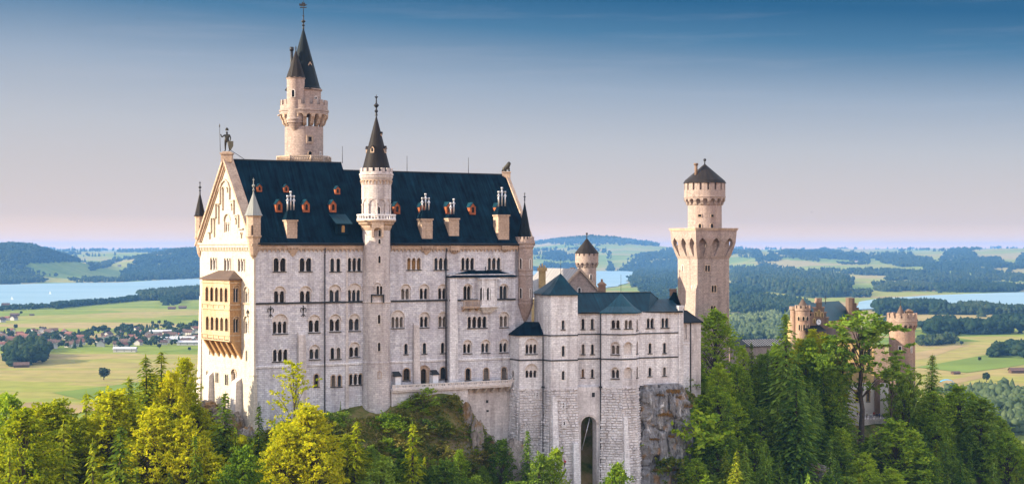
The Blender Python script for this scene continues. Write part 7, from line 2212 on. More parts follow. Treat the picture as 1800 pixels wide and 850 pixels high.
PINS = [
    ('shrub', 1212, 722, 346.5, 'green shrub on the top right edge of the grey cliff', 1.2, 1), ('shrub', 1232, 748, 351, 'dark green shrub halfway down the right edge of the grey cliff', 1.2, 2), ('shrub', 1178, 806, 339, 'olive shrub on a ledge low on the grey cliff', 1.0, 0),
    ('spruce', 285, 614, 300, 'tallest dark spruce on the left skyline beside the sunlit palace gable', 1.4, 0), ('spruce', 262, 624, 299, 'second tallest dark spruce on the left skyline, just left of the tallest one', 1.35, 2),
    ('beech', 322, 630, 306, 'bright green leafy tree touching the left foot of the palace gable', .8, 2), ('beech', 303, 655, 298, 'leafy tree between the skyline spruce and the palace gable', .8, 0), ('spruce', 225, 662, 294, 'slender yellow-green spruce left of the two skyline spruces', 1.3, 2), ('larch', 178, 684, 290, 'small pointed conifer on the left skyline above the lone field tree', 1.0, 0),
    ('larch', 150, 690, 288, 'leftmost small pointed conifer on the left skyline', 1.0, 0), ('beech', 205, 690, 285, 'broad yellow-green beech on the left skyline before the mown field', 1.1, 1), ('beech', 120, 706, 282, 'yellow-green beech on the left skyline between two dips', 1.1, 3), ('beech', 75, 712, 280, 'dark olive beech rising on the left skyline', 1.1, 0),
    ('green', 18, 695, 288, 'green tree at the left edge of the photo on the skyline', .9, 1), ('beech', 40, 722, 262, 'orange-tinted beech at the left edge', 1.0, 2), 
    ('spruce', 388, 688, 287, 'broad sunlit spruce in front of the palace gable foot', 1.25, 2), ('spruce', 455, 708, 288, 'narrow dark spruce at the corner of the palace', 1.0, 1), ('sparse', 516, 636, 294, 'tall sparse young tree with visible dark branches in front of the palace windows', .9, 0),
    ('beech', 545, 716, 284, 'brightest yellow leafy tree in front of the palace wall', 1.02, 1), ('beech', 500, 752, 280, 'bright yellow leafy tree left of the brightest one', 1.0, 0), ('larch', 622, 738, 292, 'slim yellow-green conifer standing alone right of the brightest tree', 1.1, 0), ('larch', 725, 742, 296, 'slim yellowish conifer in front of the grassy knoll', 1.0, 0),
    ('darkspruce', 598, 703, 316.5, 'tiny grey-green spruce growing at the foot of the palace wall', .8, 1), ('dark', 590, 738, 308, 'dark green bushy tree at the foot of the palace left of the stair tower', .9, 0), ('dark', 565, 770, 300, 'dark green leafy tree behind the brightest yellow tree', .8, 1),
    ('green', 428, 790, 270, 'leafy green tree below the corner of the palace', .9, 0), ('beech', 330, 735, 280, 'yellow leafy tree below the gable rocks', .9, 3), ('beech', 270, 720, 280, 'yellow-green leafy tree in front of the skyline spruces', .9, 1),
    ('darkspruce', 925, 752, 322, 'dark pointed spruce in front of the rough stone base of the white wing', .9, 0), ('dark', 880, 772, 322, 'dark leafy tree left of the spruce at the white wing', .85, 0), ('green', 975, 788, 320, 'light green young tree in front of the rough base of the white wing', .6, 1), ('green', 1082, 818, 318, 'small pale leafy tree below the arched base of the white wing', .8, 0), ('dark', 950, 800, 316, 'dark leafy tree right of the spruce at the white wing', .8, 1),
    ('green', 1254, 547, 380, 'large round green tree in front of the square tower', 1.15, 0), ('darkspruce', 1386, 546, 372, 'tallest dark spruce on the right hill left of the gatehouse', 1.35, 0), ('darkspruce', 1345, 612, 378, 'dark spruce between the round tree and the tallest right spruce', 1.0, 1), ('spruce', 1325, 600, 384, 'green spruce below the low gallery roof', .9, 0),
    ('green', 1222, 712, 356, 'slim light green tree beside the grey cliff', .6, 1), ('green', 1262, 640, 366, 'green tree below the large round tree', .9, 2), ('green', 1295, 640, 372, 'green leafy tree in the middle of the right hill slope', .9, 1), ('dark', 1240, 668, 372, 'dark green tree in the shade right of the cliff top', .9, 0), ('green', 1236, 758, 346, 'large green leafy tree covering the foot of the cliff', 1.2, 2), ('darkspruce', 1285, 720, 360, 'shaded dark spruce on the right slope', 1.0, 1),
    ('beech', 1432, 580, 404, 'sunlit yellow tree right in front of the clock gable', .7, 2), ('beech', 1405, 596, 400, 'yellow-topped leafy tree left of the clock gable', .7, 0), ('larch', 1480, 556, 405, 'yellow sunlit conifer right of the clock gable', 1.0, 0), ('pine', 1515, 548, 398, 'wide dark tall-stemmed tree in front of the gatehouse roof', 1.25, 1), ('pine', 1470, 590, 396, 'tall-stemmed tree with bare trunks left of the yellow walls', .75, 1), ('pine', 1566, 630, 402, 'tall-stemmed tree right of the yellow gatehouse walls', .6, 1),
    ('pine', 1598, 646, 406, 'thin pine in front of the round gate tower', .9, 1), ('darkspruce', 1635, 620, 418, 'dark pointed spruce right of the round gate tower', 1.5, 0), ('spruce', 1447, 640, 388, 'dense green spruce below the clock gable', 1.2, 2), ('darkspruce', 1425, 668, 380, 'dark spruce in the middle of the right hill', 1.1, 0), ('dark', 1470, 770, 372, 'shaded dark tree at the bottom under the terrace', 1.0, 0), ('green', 1480, 752, 374, 'pale silvery green tree below the visitor terrace', .9, 1), ('green', 1575, 742, 382, 'large fresh green tree below the visitor terrace', 1.3, 2),
    ('green', 1640, 690, 408, 'round green tree below the dark spruce at the right', 1.2, 0), ('green', 1690, 680, 415, 'bright green broad tree on the right slope', 1.2, 2), ('dark', 1725, 700, 410, 'dark green tree on the right slope near the wood edge', 1.2, 1), ('green', 1775, 765, 400, 'yellow-green tree at the lower right edge', 1.1, 2), ('darkspruce', 1660, 760, 395, 'shaded spruce low on the right slope', 1.0, 1), ('green', 1625, 790, 380, 'light green tree at the bottom right of the terrace', 1.1, 1), ('darkspruce', 1365, 700, 368, 'dark spruce beside the tallest right spruce', 1.0, 1), ('darkspruce', 1398, 640, 364, 'lower bushy spruce in front of the tallest right spruce', 1.3, 0), ('spruce', 1310, 790, 352, 'spruce at the bottom of the right slope near the rocks', 1.0, 0),
    ('dark', 606, 768, 302, 'dark bush under the palace wall right of the brightest yellow tree', .9, 1), ('dark', 652, 782, 302, 'dark bush below the stair tower', .9, 0), ('dark', 684, 806, 300, 'dark leafy tree low on the left flank of the knoll', .9, 1), ('green', 702, 826, 296, 'green leafy tree at the bottom in front of the knoll', .9, 0), ('dark', 765, 818, 304, 'dark leafy tree at the bottom below the middle of the knoll', .9, 0), ('green', 806, 790, 312, 'green leafy tree beside the pale rock rib', .7, 1), ('dark', 836, 836, 308, 'dark leafy tree below the pale rock rib', .9, 1), ('larch', 745, 800, 306, 'small yellow-green conifer right of the slim yellowish one', .9, 0),
    ('green', 1418, 606, 398, 'leafy green tree left below the clock gable', .8, 1), ('dark', 1456, 626, 394, 'dark leafy tree below the sunlit yellow conifer', .9, 0), ('green', 1462, 640, 392, 'leafy green tree left of the white terrace wall', .75, 2), ('dark', 1400, 690, 376, 'dark leafy tree in the middle of the right wood', 1.0, 1), ('green', 1586, 664, 407, 'leafy green tree right of the terrace buttress', .7, 0), ('dark', 1600, 676, 414, 'dark leafy tree at the foot of the round gate tower', .9, 0), ('spruce', 1476, 668, 391, 'green spruce left of the terrace visitors', .7, 1), ('green', 1530, 768, 386, 'leafy green tree just below the terrace railing', 1.0, 1),
    ('green', 1306, 612, 396, 'leafy green tree just below the low ribbed roof, leftmost of three', .8, 0), ('dark', 1336, 622, 394, 'dark leafy tree just below the low ribbed roof', .9, 0), ('green', 1362, 606, 394, 'leafy green tree just below the right end of the low ribbed roof', .8, 2), ('beech', 1448, 588, 402, 'yellow-green leafy tree hiding the gatehouse walls under the clock', .8, 3), ('green', 1422, 596, 399, 'green tree under the gatehouse flank turret', .8, 1),
    ('green', 1228, 770, 343, 'leafy green sapling growing against the right edge of the grey cliff', .7, 0), ('green', 1206, 800, 341, 'small green tree at the lower right of the grey cliff', .7, 1),
    ('spruce', 20, 775, 245, 'green spruce at the far lower left', .8, 1), ('spruce', 110, 740, 268, 'green spruce among yellow crowns on the left slope', 1.2, 0), ('spruce', 205, 745, 262, 'pointed spruce left of the middle of the left wood', 1.2, 2), ('spruce', 300, 712, 284, 'dark spruce in front of the tall skyline pair', 1.2, 1), ('spruce', 410, 745, 282, 'young spruce right of the broad sunlit spruce', .7, 1), ('darkspruce', 486, 735, 292, 'dark pointed spruce against the palace wall left of the sparse tree', .7, 1),
    ('spruce', 58, 748, 262, 'pale green spruce standing out among the beeches at the lower left', .8, 1), ('spruce', 240, 700, 286, 'dark spruce below the mown field on the left', .9, 2), ('spruce', 350, 760, 268, 'pointed green spruce in the wood below the gable', .8, 0), ('spruce', 165, 770, 250, 'green spruce in the middle of the left wood', .8, 1),
]
for k in PINS: pin(k[0], k[1], k[2], k[3], k[4], k[5], k[6])

SKYL = [(-60, 700), (0, 705), (60, 716), (130, 712), (200, 700), (240, 672), (262, 645), (300, 640), (335, 665), (352, 712), (380, 738), (430, 768), (470, 782), (540, 765), (600, 758), (650, 778), (700, 800), (850, 815), (880, 780), (920, 775), (960, 808), (1000, 842), (1120, 865), (1195, 830), (1212, 720), (1240, 668), (1290, 655), (1370, 610), (1420, 615), (1480, 640), (1488, 700), (1494, 752), (1560, 752), (1568, 700), (1600, 700), (1650, 690), (1700, 695), (1750, 725), (1800, 775), (1900, 800)]
def sky_at(px):
    for (a, b), (c, d) in zip(SKYL[:-1], SKYL[1:]):
        if a <= px <= c: return b + (d - b) * (px - a) / (c - a)
    return 900
def blocked(x, y):
    v = Vector((x, y)) - FS.O; s_, d = v.dot(FS.u), v.dot(FS.n)
    if -7 < s_ < 68 and -28 < d < 4.5: return True
    px = 900 + x / y * F
    if 890 < px < 1205 and y > 325 and y < 375: return True
    if 1185 < px < 1300 and 384 < y < 408: return True
    if 1390 < px < 1620 and 404 < y < 455: return True
    return False
FILL = {
    'left': (['beech'] * 6 + ['spruce'] * 4 + ['green'] * 1 + ['larch'] * 2), 'mid': (['shrub'] * 5 + ['beech', 'dark', 'larch', 'green']), 'right': (['green'] * 4 + ['dark'] * 3 + ['darkspruce'] * 3 + ['spruce'] * 2),
}
FLAB = {
    ('left', 'beech'): ('yellow-green sunlit beech in the slope wood left of the palace', 'sunlit beeches on the left slope'), ('left', 'spruce'): ('green spruce among the sunlit beeches left of the palace', 'spruces on the left slope'), ('left', 'green'): ('fresh green leafy tree in the wood left of the palace', 'green trees on the left slope'), ('left', 'larch'): ('small yellow conifer among the beeches left of the palace', 'small conifers on the left slope'),
    ('mid', 'beech'): ('yellow leafy tree at the bottom in front of the palace wall', 'yellow trees below the palace'), ('mid', 'dark'): ('dark leafy tree in the shade below the palace wall', 'dark trees below the palace'), ('mid', 'larch'): ('slim yellow conifer below the palace wall', 'slim conifers below the palace'), ('mid', 'green'): ('green leafy tree below the palace terrace', 'green trees below the palace'),
    ('right', 'green'): ('green leafy tree on the shady slope under the gatehouse', 'green trees on the right slope'), ('right', 'dark'): ('dark green leafy tree on the shady slope under the gatehouse', 'dark trees on the right slope'), ('right', 'darkspruce'): ('dark spruce on the shady slope under the gatehouse', 'dark spruces on the right slope'), ('right', 'spruce'): ('green spruce on the shady slope under the gatehouse', 'green spruces on the right slope'),
}
cnt = {'left': 0, 'mid': 0, 'right': 0}
LIM = {'left': 130, 'mid': 34, 'right': 150}
tries = 0
while tries < 30000 and any(cnt[k] < LIM[k] for k in cnt):
    tries += 1
    zone = tr.choice(['left', 'left', 'mid', 'right', 'right'])
    if cnt[zone] >= LIM[zone]: continue
    if zone == 'left': px, y = tr.uniform(-90, 470), tr.uniform(190, 318)
    elif zone == 'mid': px, y = tr.uniform(440, 905), tr.uniform(240, 322)
    else: px, y = tr.uniform(1195, 1880), tr.uniform(322, 432)
    x = (px - 900) / F * y
    if blocked(x, y): continue
    kind = tr.choice(FILL[zone])
    if kind == 'shrub': continue
    if zone == 'mid' and kind in ('beech', 'green') and px > 620: kind = 'dark'
    h = {'beech': 17, 'spruce': 18, 'green': 15, 'larch': 11, 'dark': 13, 'darkspruce': 19}[kind] * tr.uniform(.62, 1.15)
    g = hz(x, y)
    lim = sky_at(px)
    top = 437 - (g + h - CZ) / y * F
    if top < lim:
        h = CZ - (lim + tr.uniform(0, 14) - 437) / F * y - g
        if h < 4: continue
        top = lim
    if top > 875: continue
    rad = h * .17
    if any((x - a) ** 2 + (y - b) ** 2 < (0.55 * (rad + c)) ** 2 for a, b, c, _ in TREES): continue
    lab, grp = FLAB[(zone, kind)]
    plant(kind, x, y, h=h, lab=lab, grp=grp, wid=1.1, ground=g)
    cnt[zone] += 1
# shrubs and saplings on the knoll and the open slopes
n = 0; tries = 0
while n < 290 and tries < 20000:
    tries += 1
    px, y = tr.uniform(350, 905), tr.uniform(296, 330)
    if tr.random() < .25: px, y = tr.uniform(1205, 1500), tr.uniform(348, 400)
    x = (px - 900) / F * y
    if blocked(x, y): continue
    g = hz(x, y); py = 437 - (g - CZ) / y * F
    if py > 880: continue
    if any((x - a) ** 2 + (y - b) ** 2 < (1.2) ** 2 for a, b, c, _ in TREES): continue
    h = tr.uniform(.8, 3.4)
    if fbm(x, y, 9, 3.3) < -.12: continue
    v = tr.choice([0, 0, 1, 2])
    col = ['olive', 'green', 'dark green'][v]
    plant('shrub', x, y, h=h, lab=('%s shrub on the grassy knoll below the palace terrace' if px < 1000 else '%s shrub on the rocky slope right of the cliff') % col, grp=('%s shrubs on the knoll' if px < 1000 else '%s shrubs on the right slope') % col, wid=1.25, var=v, ground=g)
    n += 1
def make_tufts():
    r = np.random.default_rng(17); C = []; A = []; B = []
    while len(C) < 52000:
        k = r.random()
        if k < .62: px, y = r.uniform(430, 905), r.uniform(292, 331)
        elif k < .8: px, y = r.uniform(330, 470), r.uniform(270, 325)
        else: px, y = r.uniform(1200, 1700), r.uniform(345, 412)
        x = (px - 900) / F * y
        if blocked(x, y): continue
        g = hz(x, y)
        if 437 - (g - CZ) / y * F > 880: continue
        m_ = 6 if fbm(x, y, 5, 6.1) > -.1 else 1
        for _ in range(m_):
            q = np.array([x + r.normal(0, .35), y + r.normal(0, .35), g + r.uniform(.1, .5)])
            s_ = r.uniform(.10, .26)
            C.append(q); A.append(np.array([r.normal(0, .12), r.normal(0, .12), s_])); B.append(np.array([s_ * .7, r.normal(0, .1), r.normal(0, .06)]))
    M['tuft'] = leafmat('meadow_tufts', (0.045, 0.080, 0.014), (0.13, 0.15, 0.028), (0.30, 0.21, 0.085), .3)
    t_ = bpy.data.objects.new('tmp', None); COL.objects.link(t_)
    o = quads_mesh('grass', np.array(C), np.array(A), np.array(B), M['tuft'], t_)
    o.parent = None; bpy.data.objects.remove(t_); o['kind'] = 'stuff'
make_tufts()
for kk, L_ in PROTO.items():        # drop prototypes nobody planted
    for i, p in enumerate(L_):
        if (kk, i) not in used_t:
            for ch in KIDS.get(p.name, []): bpy.data.objects.remove(ch)
            bpy.data.objects.remove(p)
# ------------------------------------------------------------------ distant woods, hedges, single trees, village
vr = np.random.default_rng(3)
def blob_tree(kind, seed, nring=7):
    "a low tree of jagged tiers (conifer) or a lumpy leafy crown (broadleaf), unit height, as vertex and triangle arrays"
    r = np.random.default_rng(seed); V = []; Fc = []
    if kind == 'conifer':
        tiers = 5
        for t in range(tiers):
            zb = 0.08 + 0.17 * t; zt = min(1.0, zb + 0.34); R = 0.21 * (1 - t / tiers) + 0.035
            b = len(V); m = 7
            for k in range(m):
                a = 2 * PI * k / m + r.uniform(0, .5); q = R * r.uniform(.7, 1.25)
                V.append((q * math.cos(a), q * math.sin(a), zb + r.uniform(-.03, .03)))
            V.append((r.uniform(-.01, .01), r.uniform(-.01, .01), zt))
            for k in range(m): Fc.append((b + k, b + (k + 1) % m, b + m))
    else:
        for _ in range(9):
            c = np.array([r.normal(0, .15), r.normal(0, .15), r.uniform(.3, .78)]); R = r.uniform(.16, .25)
            b = len(V)
            ico = [(0, 0, 1), (.894, 0, .447), (.276, .851, .447), (-.724, .526, .447), (-.724, -.526, .447), (.276, -.851, .447), (.724, .526, -.447), (-.276, .851, -.447), (-.894, 0, -.447), (-.276, -.851, -.447), (.724, -.526, -.447), (0, 0, -1)]
            fs = [(0, 1, 2), (0, 2, 3), (0, 3, 4), (0, 4, 5), (0, 5, 1), (1, 6, 2), (2, 7, 3), (3, 8, 4), (4, 9, 5), (5, 10, 1), (6, 7, 2), (7, 8, 3), (8, 9, 4), (9, 10, 5), (10, 6, 1), (11, 7, 6), (11, 8, 7), (11, 9, 8), (11, 10, 9), (11, 6, 10)]
            for p in ico: V.append(tuple(c + np.array(p) * R * r.uniform(.65, 1.25)))
            Fc += [(b + i, b + j, b + k) for i, j, k in fs]
    return np.array(V), np.array(Fc)
FAR = {'conifer': [blob_tree('conifer', s) for s in range(4)], 'broadleaf': [blob_tree('broadleaf', 20 + s) for s in range(4)]}

def wood_mesh(name, pts, hs, conif, mat):
    "many trees as one wood: pts (n,3), heights hs, conif = share of conifers"
    Vs = []; Fs = []; off = 0
    for (x, y, z), h in zip(pts, hs):
        kind = 'conifer' if vr.random() < conif else 'broadleaf'
        V, Fc = FAR[kind][vr.integers(4)]
        a = vr.uniform(0, 2 * PI); ca, sa = math.cos(a), math.sin(a)
        wd = h * vr.uniform(0.85, 1.35) * (1.0 if kind == 'broadleaf' else 1.25)
        W = np.empty_like(V)
        W[:, 0] = x + (V[:, 0] * ca - V[:, 1] * sa) * wd; W[:, 1] = y + (V[:, 0] * sa + V[:, 1] * ca) * wd; W[:, 2] = z - 0.05 * h + V[:, 2] * h
        Vs.append(W); Fs.append(Fc + off); off += len(V)
    V = np.concatenate(Vs); Fc = np.concatenate(Fs)
    me = bpy.data.meshes.new(name)
    me.vertices.add(len(V)); me.vertices.foreach_set('co', V.astype(np.float32).ravel())
    me.loops.add(len(Fc) * 3); me.loops.foreach_set('vertex_index', Fc.astype(np.int32).ravel())
    me.polygons.add(len(Fc)); me.polygons.foreach_set('loop_start', np.arange(0, len(Fc) * 3, 3, dtype=np.int32))
    me.update(calc_edges=True)
    me.materials.append(mat)
    o = bpy.data.objects.new(name, me); COL.objects.link(o)
    o['kind'] = 'stuff'
    return o

def inpoly(px, py, poly):
    c = False
    for (x0, y0), (x1, y1) in zip(poly, poly[1:] + poly[:1]):
        if (y0 > py) != (y1 > py) and px < x0 + (py - y0) / (y1 - y0) * (x1 - x0): c = not c
    return c

def wood(poly, h=20, spacing=13, conif=0.6, thin=1.0, maxn=2200, name='woodland', label=None, mat=None, cat='woodland'):
    "fill a ground region, given by its outline in the photograph, with trees"
    W = []
    for (a, b), (c, d) in zip(poly, poly[1:] + poly[:1]):
        for t in (0, .5): W.append(gpix(a + (c - a) * t, b + (d - b) * t))
    xs = [p[0] for p in W]; ys = [p[1] for p in W]
    area = 0.5 * abs(sum(W[i][0] * W[(i + 1) % len(W)][1] - W[(i + 1) % len(W)][0] * W[i][1] for i in range(len(W))))
    n = int(min(maxn, area / spacing ** 2 * thin)); n = max(n, 6)
    pts = []; hs = []
    tries = 0
    while len(pts) < n and tries < n * 60:
        tries += 1
        x = vr.uniform(min(xs), max(xs)); y = vr.uniform(min(ys), max(ys))
        if not inpoly(x, y, W) or (y > 3000 and lake_dist(x, y) < 14): continue
        if fbm(x, y, 260, 4.1) + .5 * fbm(x, y, 70, 1.1) < -0.10: continue
        pts.append((x, y, valley(x, y))); hs.append(h * vr.uniform(0.55, 1.35))
    if not pts: return None
    sc = max(1.0, math.sqrt(area / spacing ** 2 * thin / max(n, 1)))     # a coarser stand of broader crowns where the wood is huge
    o = wood_mesh(name, pts, [q * min(sc, 1.5) for q in hs], conif, mat or M['farwood'])
    return o

M['hazewood'] = leafmat('haze_tinted_foliage', (0.05, 0.075, 0.035), (0.08, 0.11, 0.05), (0.12, 0.15, 0.065), 0.15)  # haze over these woods put into the leaf colour as a paler green
WOODS = [
    # left: beyond the lake
    ([(0, 478), (60, 474), (150, 479), (152, 496), (60, 497), (0, 499)], 26, 17, .6), ([(215, 482), (250, 473), (352, 466), (352, 488), (290, 491), (218, 495)], 26, 17, .6),
    ([(70, 447), (118, 446), (118, 453), (72, 453)], 22, 20, .5), ([(110, 451), (150, 453), (150, 459), (112, 457)], 22, 20, .5), ([(225, 455), (290, 453), (352, 458), (352, 464), (230, 462)], 22, 24, .5),
    ([(150, 466), (215, 464), (215, 470), (160, 472)], 22, 20, .5), ([(0, 466), (70, 468), (70, 474), (0, 475)], 22, 18, .5), ([(20, 452), (60, 452), (60, 457), (20, 457)], 22, 20, .5),
    # left: near shore
    ([(243, 518), (300, 513), (352, 510), (352, 526), (300, 528), (250, 528)], 24, 11, .7), ([(98, 538), (130, 532), (243, 524), (243, 529), (150, 537), (100, 543)], 14, 13, .3), ([(0, 541), (100, 537), (100, 541), (0, 547)], 12, 16, .2),
    ([(285, 530), (310, 528), (312, 537), (285, 536)], 18, 11, .3),
    # left: trees among the village
    ([(18, 618), (70, 610), (76, 640), (20, 644)], 22, 10, .2), ([(90, 590), (230, 575), (238, 612), (95, 612)], 12, 25, .3), ([(236, 575), (345, 572), (350, 606), (240, 608)], 12, 28, .3), ([(0, 585), (90, 580), (90, 606), (0, 612)], 11, 32, .3),
    # middle, between palace and square tower
    ([(938, 452), (1000, 444), (1180, 440), (1190, 452), (1060, 456), (940, 462)], 26, 60, .7), ([(938, 466), (980, 460), (1020, 468), (1010, 474), (938, 474)], 26, 24, .7), ([(1020, 466), (1080, 470), (1075, 476), (1030, 477)], 24, 20, .6),
    ([(1075, 468), (1190, 458), (1190, 500), (1110, 505), (1100, 488), (1112, 480)], 24, 26, .7), ([(1060, 455), (1190, 452), (1190, 463), (1080, 466)], 24, 40, .7), ([(1140, 490), (1190, 490), (1190, 512), (1140, 510)], 16, 22, .4),
    ([(1120, 500), (1160, 497), (1190, 515), (1180, 540), (1130, 530)], 16, 22, .4),
    # right: beyond
    ([(1285, 447), (1310, 441), (1345, 446), (1370, 450), (1340, 458), (1285, 458)], 26, 22, .75), ([(1365, 446), (1400, 441), (1450, 443), (1520, 451), (1525, 455), (1420, 453), (1370, 452)], 26, 24, .75),
    ([(1290, 482), (1340, 478), (1430, 484), (1495, 496), (1490, 522), (1420, 524), (1370, 515), (1290, 505)], 26, 16, .8), ([(1440, 476), (1560, 477), (1700, 484), (1700, 489), (1560, 485), (1500, 483)], 24, 22, .75),
    ([(1535, 501), (1620, 503), (1650, 509), (1560, 514), (1538, 510)], 22, 16, .7), ([(1560, 488), (1800, 485), (1800, 495), (1640, 497), (1560, 495)], 24, 22, .7),
    ([(1640, 505), (1720, 500), (1800, 508), (1790, 513), (1650, 515)], 22, 16, .6), ([(1620, 468), (1700, 462), (1800, 460), (1800, 470), (1700, 476), (1630, 478)], 26, 28, .7), ([(1520, 455), (1560, 448), (1640, 451), (1640, 456), (1530, 460)], 26, 26, .7),
    ([(1650, 450), (1720, 446), (1800, 449), (1800, 455), (1660, 457)], 26, 30, .7), ([(1290, 460), (1350, 458), (1440, 462), (1440, 466), (1300, 466)], 22, 34, .6), ([(1470, 462), (1530, 460), (1530, 465), (1480, 467)], 16, 40, .2),
    ([(1285, 505), (1330, 503), (1345, 520), (1285, 528)], 22, 20, .4), ([(1495, 514), (1530, 515), (1530, 522), (1500, 523)], 18, 18, .3),
    ([(1283, 532), (1330, 528), (1420, 536), (1425, 552), (1340, 555), (1283, 548)], 24, 15, .7),
    # right: bands on the near plain
    ([(1540, 545), (1580, 539), (1660, 546), (1662, 560), (1600, 561), (1545, 556)], 26, 10, .5), ([(1640, 546), (1720, 541), (1800, 540), (1800, 553), (1700, 553), (1650, 556)], 20, 13, .5),
    ([(1625, 582), (1680, 570), (1740, 572), (1800, 570), (1800, 586), (1720, 588), (1640, 590)], 24, 9.5, .45), ([(1612, 602), (1670, 597), (1682, 604), (1620, 609)], 14, 9, .2), ([(1742, 626), (1770, 618), (1800, 615), (1800, 632), (1745, 636)], 17, 9, .2),
    ([(1700, 548), (1742, 549), (1742, 556), (1700, 558)], 22, 10, .3), ([(1540, 573), (1600, 566), (1615, 578), (1545, 586)], 18, 12, .4),
    # country hidden behind the palace and beyond the frame
    ([(420, 530), (600, 526), (640, 534), (430, 540)], 22, 14, .6), ([(520, 590), (700, 580), (720, 600), (540, 606)], 20, 13, .4), ([(700, 545), (860, 538), (880, 552), (720, 556)], 22, 14, .6), ([(400, 470), (640, 462), (860, 456), (860, 466), (420, 480)], 24, 30, .7), ([(-260, 590), (-60, 580), (-50, 606), (-250, 612)], 18, 16, .3), ([(1860, 560), (2050, 556), (2060, 576), (1870, 580)], 22, 14, .5), ([(1880, 640), (2000, 634), (2010, 660), (1890, 664)], 18, 12, .3),
    # the village trees on the hazy plain right of the square tower
    ([(1285, 560), (1420, 556), (1420, 570), (1285, 576)], 17, 15, .35), ([(1285, 575), (1380, 572), (1390, 600), (1285, 604)], 17, 11, .45),
    ([(1650, 690), (1720, 684), (1800, 690), (1800, 700), (1660, 702)], 10, 12, .2), ([(1690, 715), (1740, 700), (1800, 705), (1800, 762), (1760, 775), (1700, 760)], 19, 8.0, .55),
]
for i, (poly, h, sp, cf) in enumerate(WOODS):
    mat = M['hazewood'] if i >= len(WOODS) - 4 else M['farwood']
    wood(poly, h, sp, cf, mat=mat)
def hill_wood(x0, x1, y0, y1, zmin, n, h):
    pts = []; hs = []
    while len(pts) < n:
        x, y = vr.uniform(x0, x1), vr.uniform(y0, y1)
        if valley(x, y) < zmin + 14 * fbm(x, y, 300, 2.2) or lake_dist(x, y) < 30: continue
        pts.append((x, y, valley(x, y))); hs.append(h * vr.uniform(.6, 1.25))
    wood_mesh('woodland', pts, hs, .7, M['farwood'])
hill_wood(-3200, -1980, 6800, 8500, 82, 3600, 22)
hill_wood(-2700, -1300, 8700, 10600, 122, 1100, 26)
hill_wood(-200, 2300, 12800, 16500, 190, 1500, 34)
# scattered growth over the far country so that it never reads as bare lawn: hedges and copses on the noise
pts = []; hs = []
while len(pts) < 3000:
    y = math.exp(vr.uniform(math.log(5200), math.log(26000))); x = y * vr.uniform(-0.40, 0.40)
    f = fbm(x, y * 0.45, 900, 6.6) + 0.6 * fbm(x, y * 0.4, 330, 2.9)
    if f < 0.26: continue
    if (900 + x / y * F) > 1280 and 452 < 437 + (CZ - valley(x, y)) / y * F < 470 and vr.random() < .8: continue
    if lake_dist(x, y) < 40: continue
    pts.append((x, y, valley(x, y))); hs.append(vr.uniform(16, 30) * min(1.8, max(1.0, y / 9000)))
wood_mesh('woodland', pts, hs, .6, M['farwood'])

# ---- single trees standing in the fields (things)
def field_tree_proto(seed, conif=False):
    t = thing('field_tree', 'x', 'tree', (0, 0, 0))
    V = []; Fc = []
    r = np.random.default_rng(seed)
    n = 420
    P_ = r.normal(0, 1, (n, 3)); P_ /= np.linalg.norm(P_, axis=1)[:, None]
    lump = 0.75 + 0.3 * np.sin(P_[:, 0] * 4 + seed) * np.cos(P_[:, 1] * 5 + seed * 2)
    P_ = P_ * (np.cbrt(r.uniform(.25, 1, n)) * lump)[:, None]
    mb = MB()
    for p in P_:
        c = Vector((p[0] * 0.42, p[1] * 0.42, 0.58 + p[2] * 0.42)); s_ = r.uniform(.05, .1)
        a = Vector(r.normal(0, 1, 3)).normalized() * s_; b = Vector(r.normal(0, 1, 3)).normalized() * s_
        mb.face([c - a, c + b, c + a, c - b])
    mb.build('crown', M['farwood'], t)
    mb = MB(); mb.tube((0, 0, -0.05), (0, 0, 0.5), 0.035, 0.02, n=6); mb.build('trunk', M['bark'], t)
    return t
FT = [field_tree_proto(1), field_tree_proto(2), field_tree_proto(3)]
singles = [(182.5, 667, 15, 'round dark tree standing alone in the mown field near the treetops'), (268, 570, 8, 'first of three round trees in a row on the plain, the leftmost'), (280, 569.5, 8.5, 'middle one of three round trees in a row on the plain'),
           (290.5, 569, 8.5, 'rightmost of three round trees in a row on the plain'), (239, 578, 8, 'small round tree with a lower bush in front of the village'), (233.5, 579, 5, 'low bush beside the small round tree before the village'), (28, 578, 10, 'lone tree at the left behind the village roofs'), (37, 552, 8, 'lone tree beside the barn on the lake meadow'),
           (1734, 670, 11, 'single bushy tree in the sunny meadow on the far right'), (1690, 606, 7, 'small tree at the end of the hedge in the right meadow'), (1722, 634, 6, 'low bush left of the copse in the right meadow'), (1765, 566, 20, 'tall slim tree rising above the dark tree belt on the right'),
           (280, 612, 8, 'small tree between the village and the near field'), (333, 616, 6, 'bush at the edge of the near field below the palace gable'), (1462, 655, 8, 'x')]
for i, (px, py, h, lab) in enumerate(singles[:-1]):
    x, y = gpix(px, py); o = FT[i % 3] if i < 3 else copy_tree(FT[i % 3])
    o.location = (x, y, valley(x, y)); o.scale = (h * 1.15, h * 1.15, h) if i != 11 else (h * .55, h * .55, h); o.rotation_euler = (0, 0, i * 1.3)
    o['label'] = lab

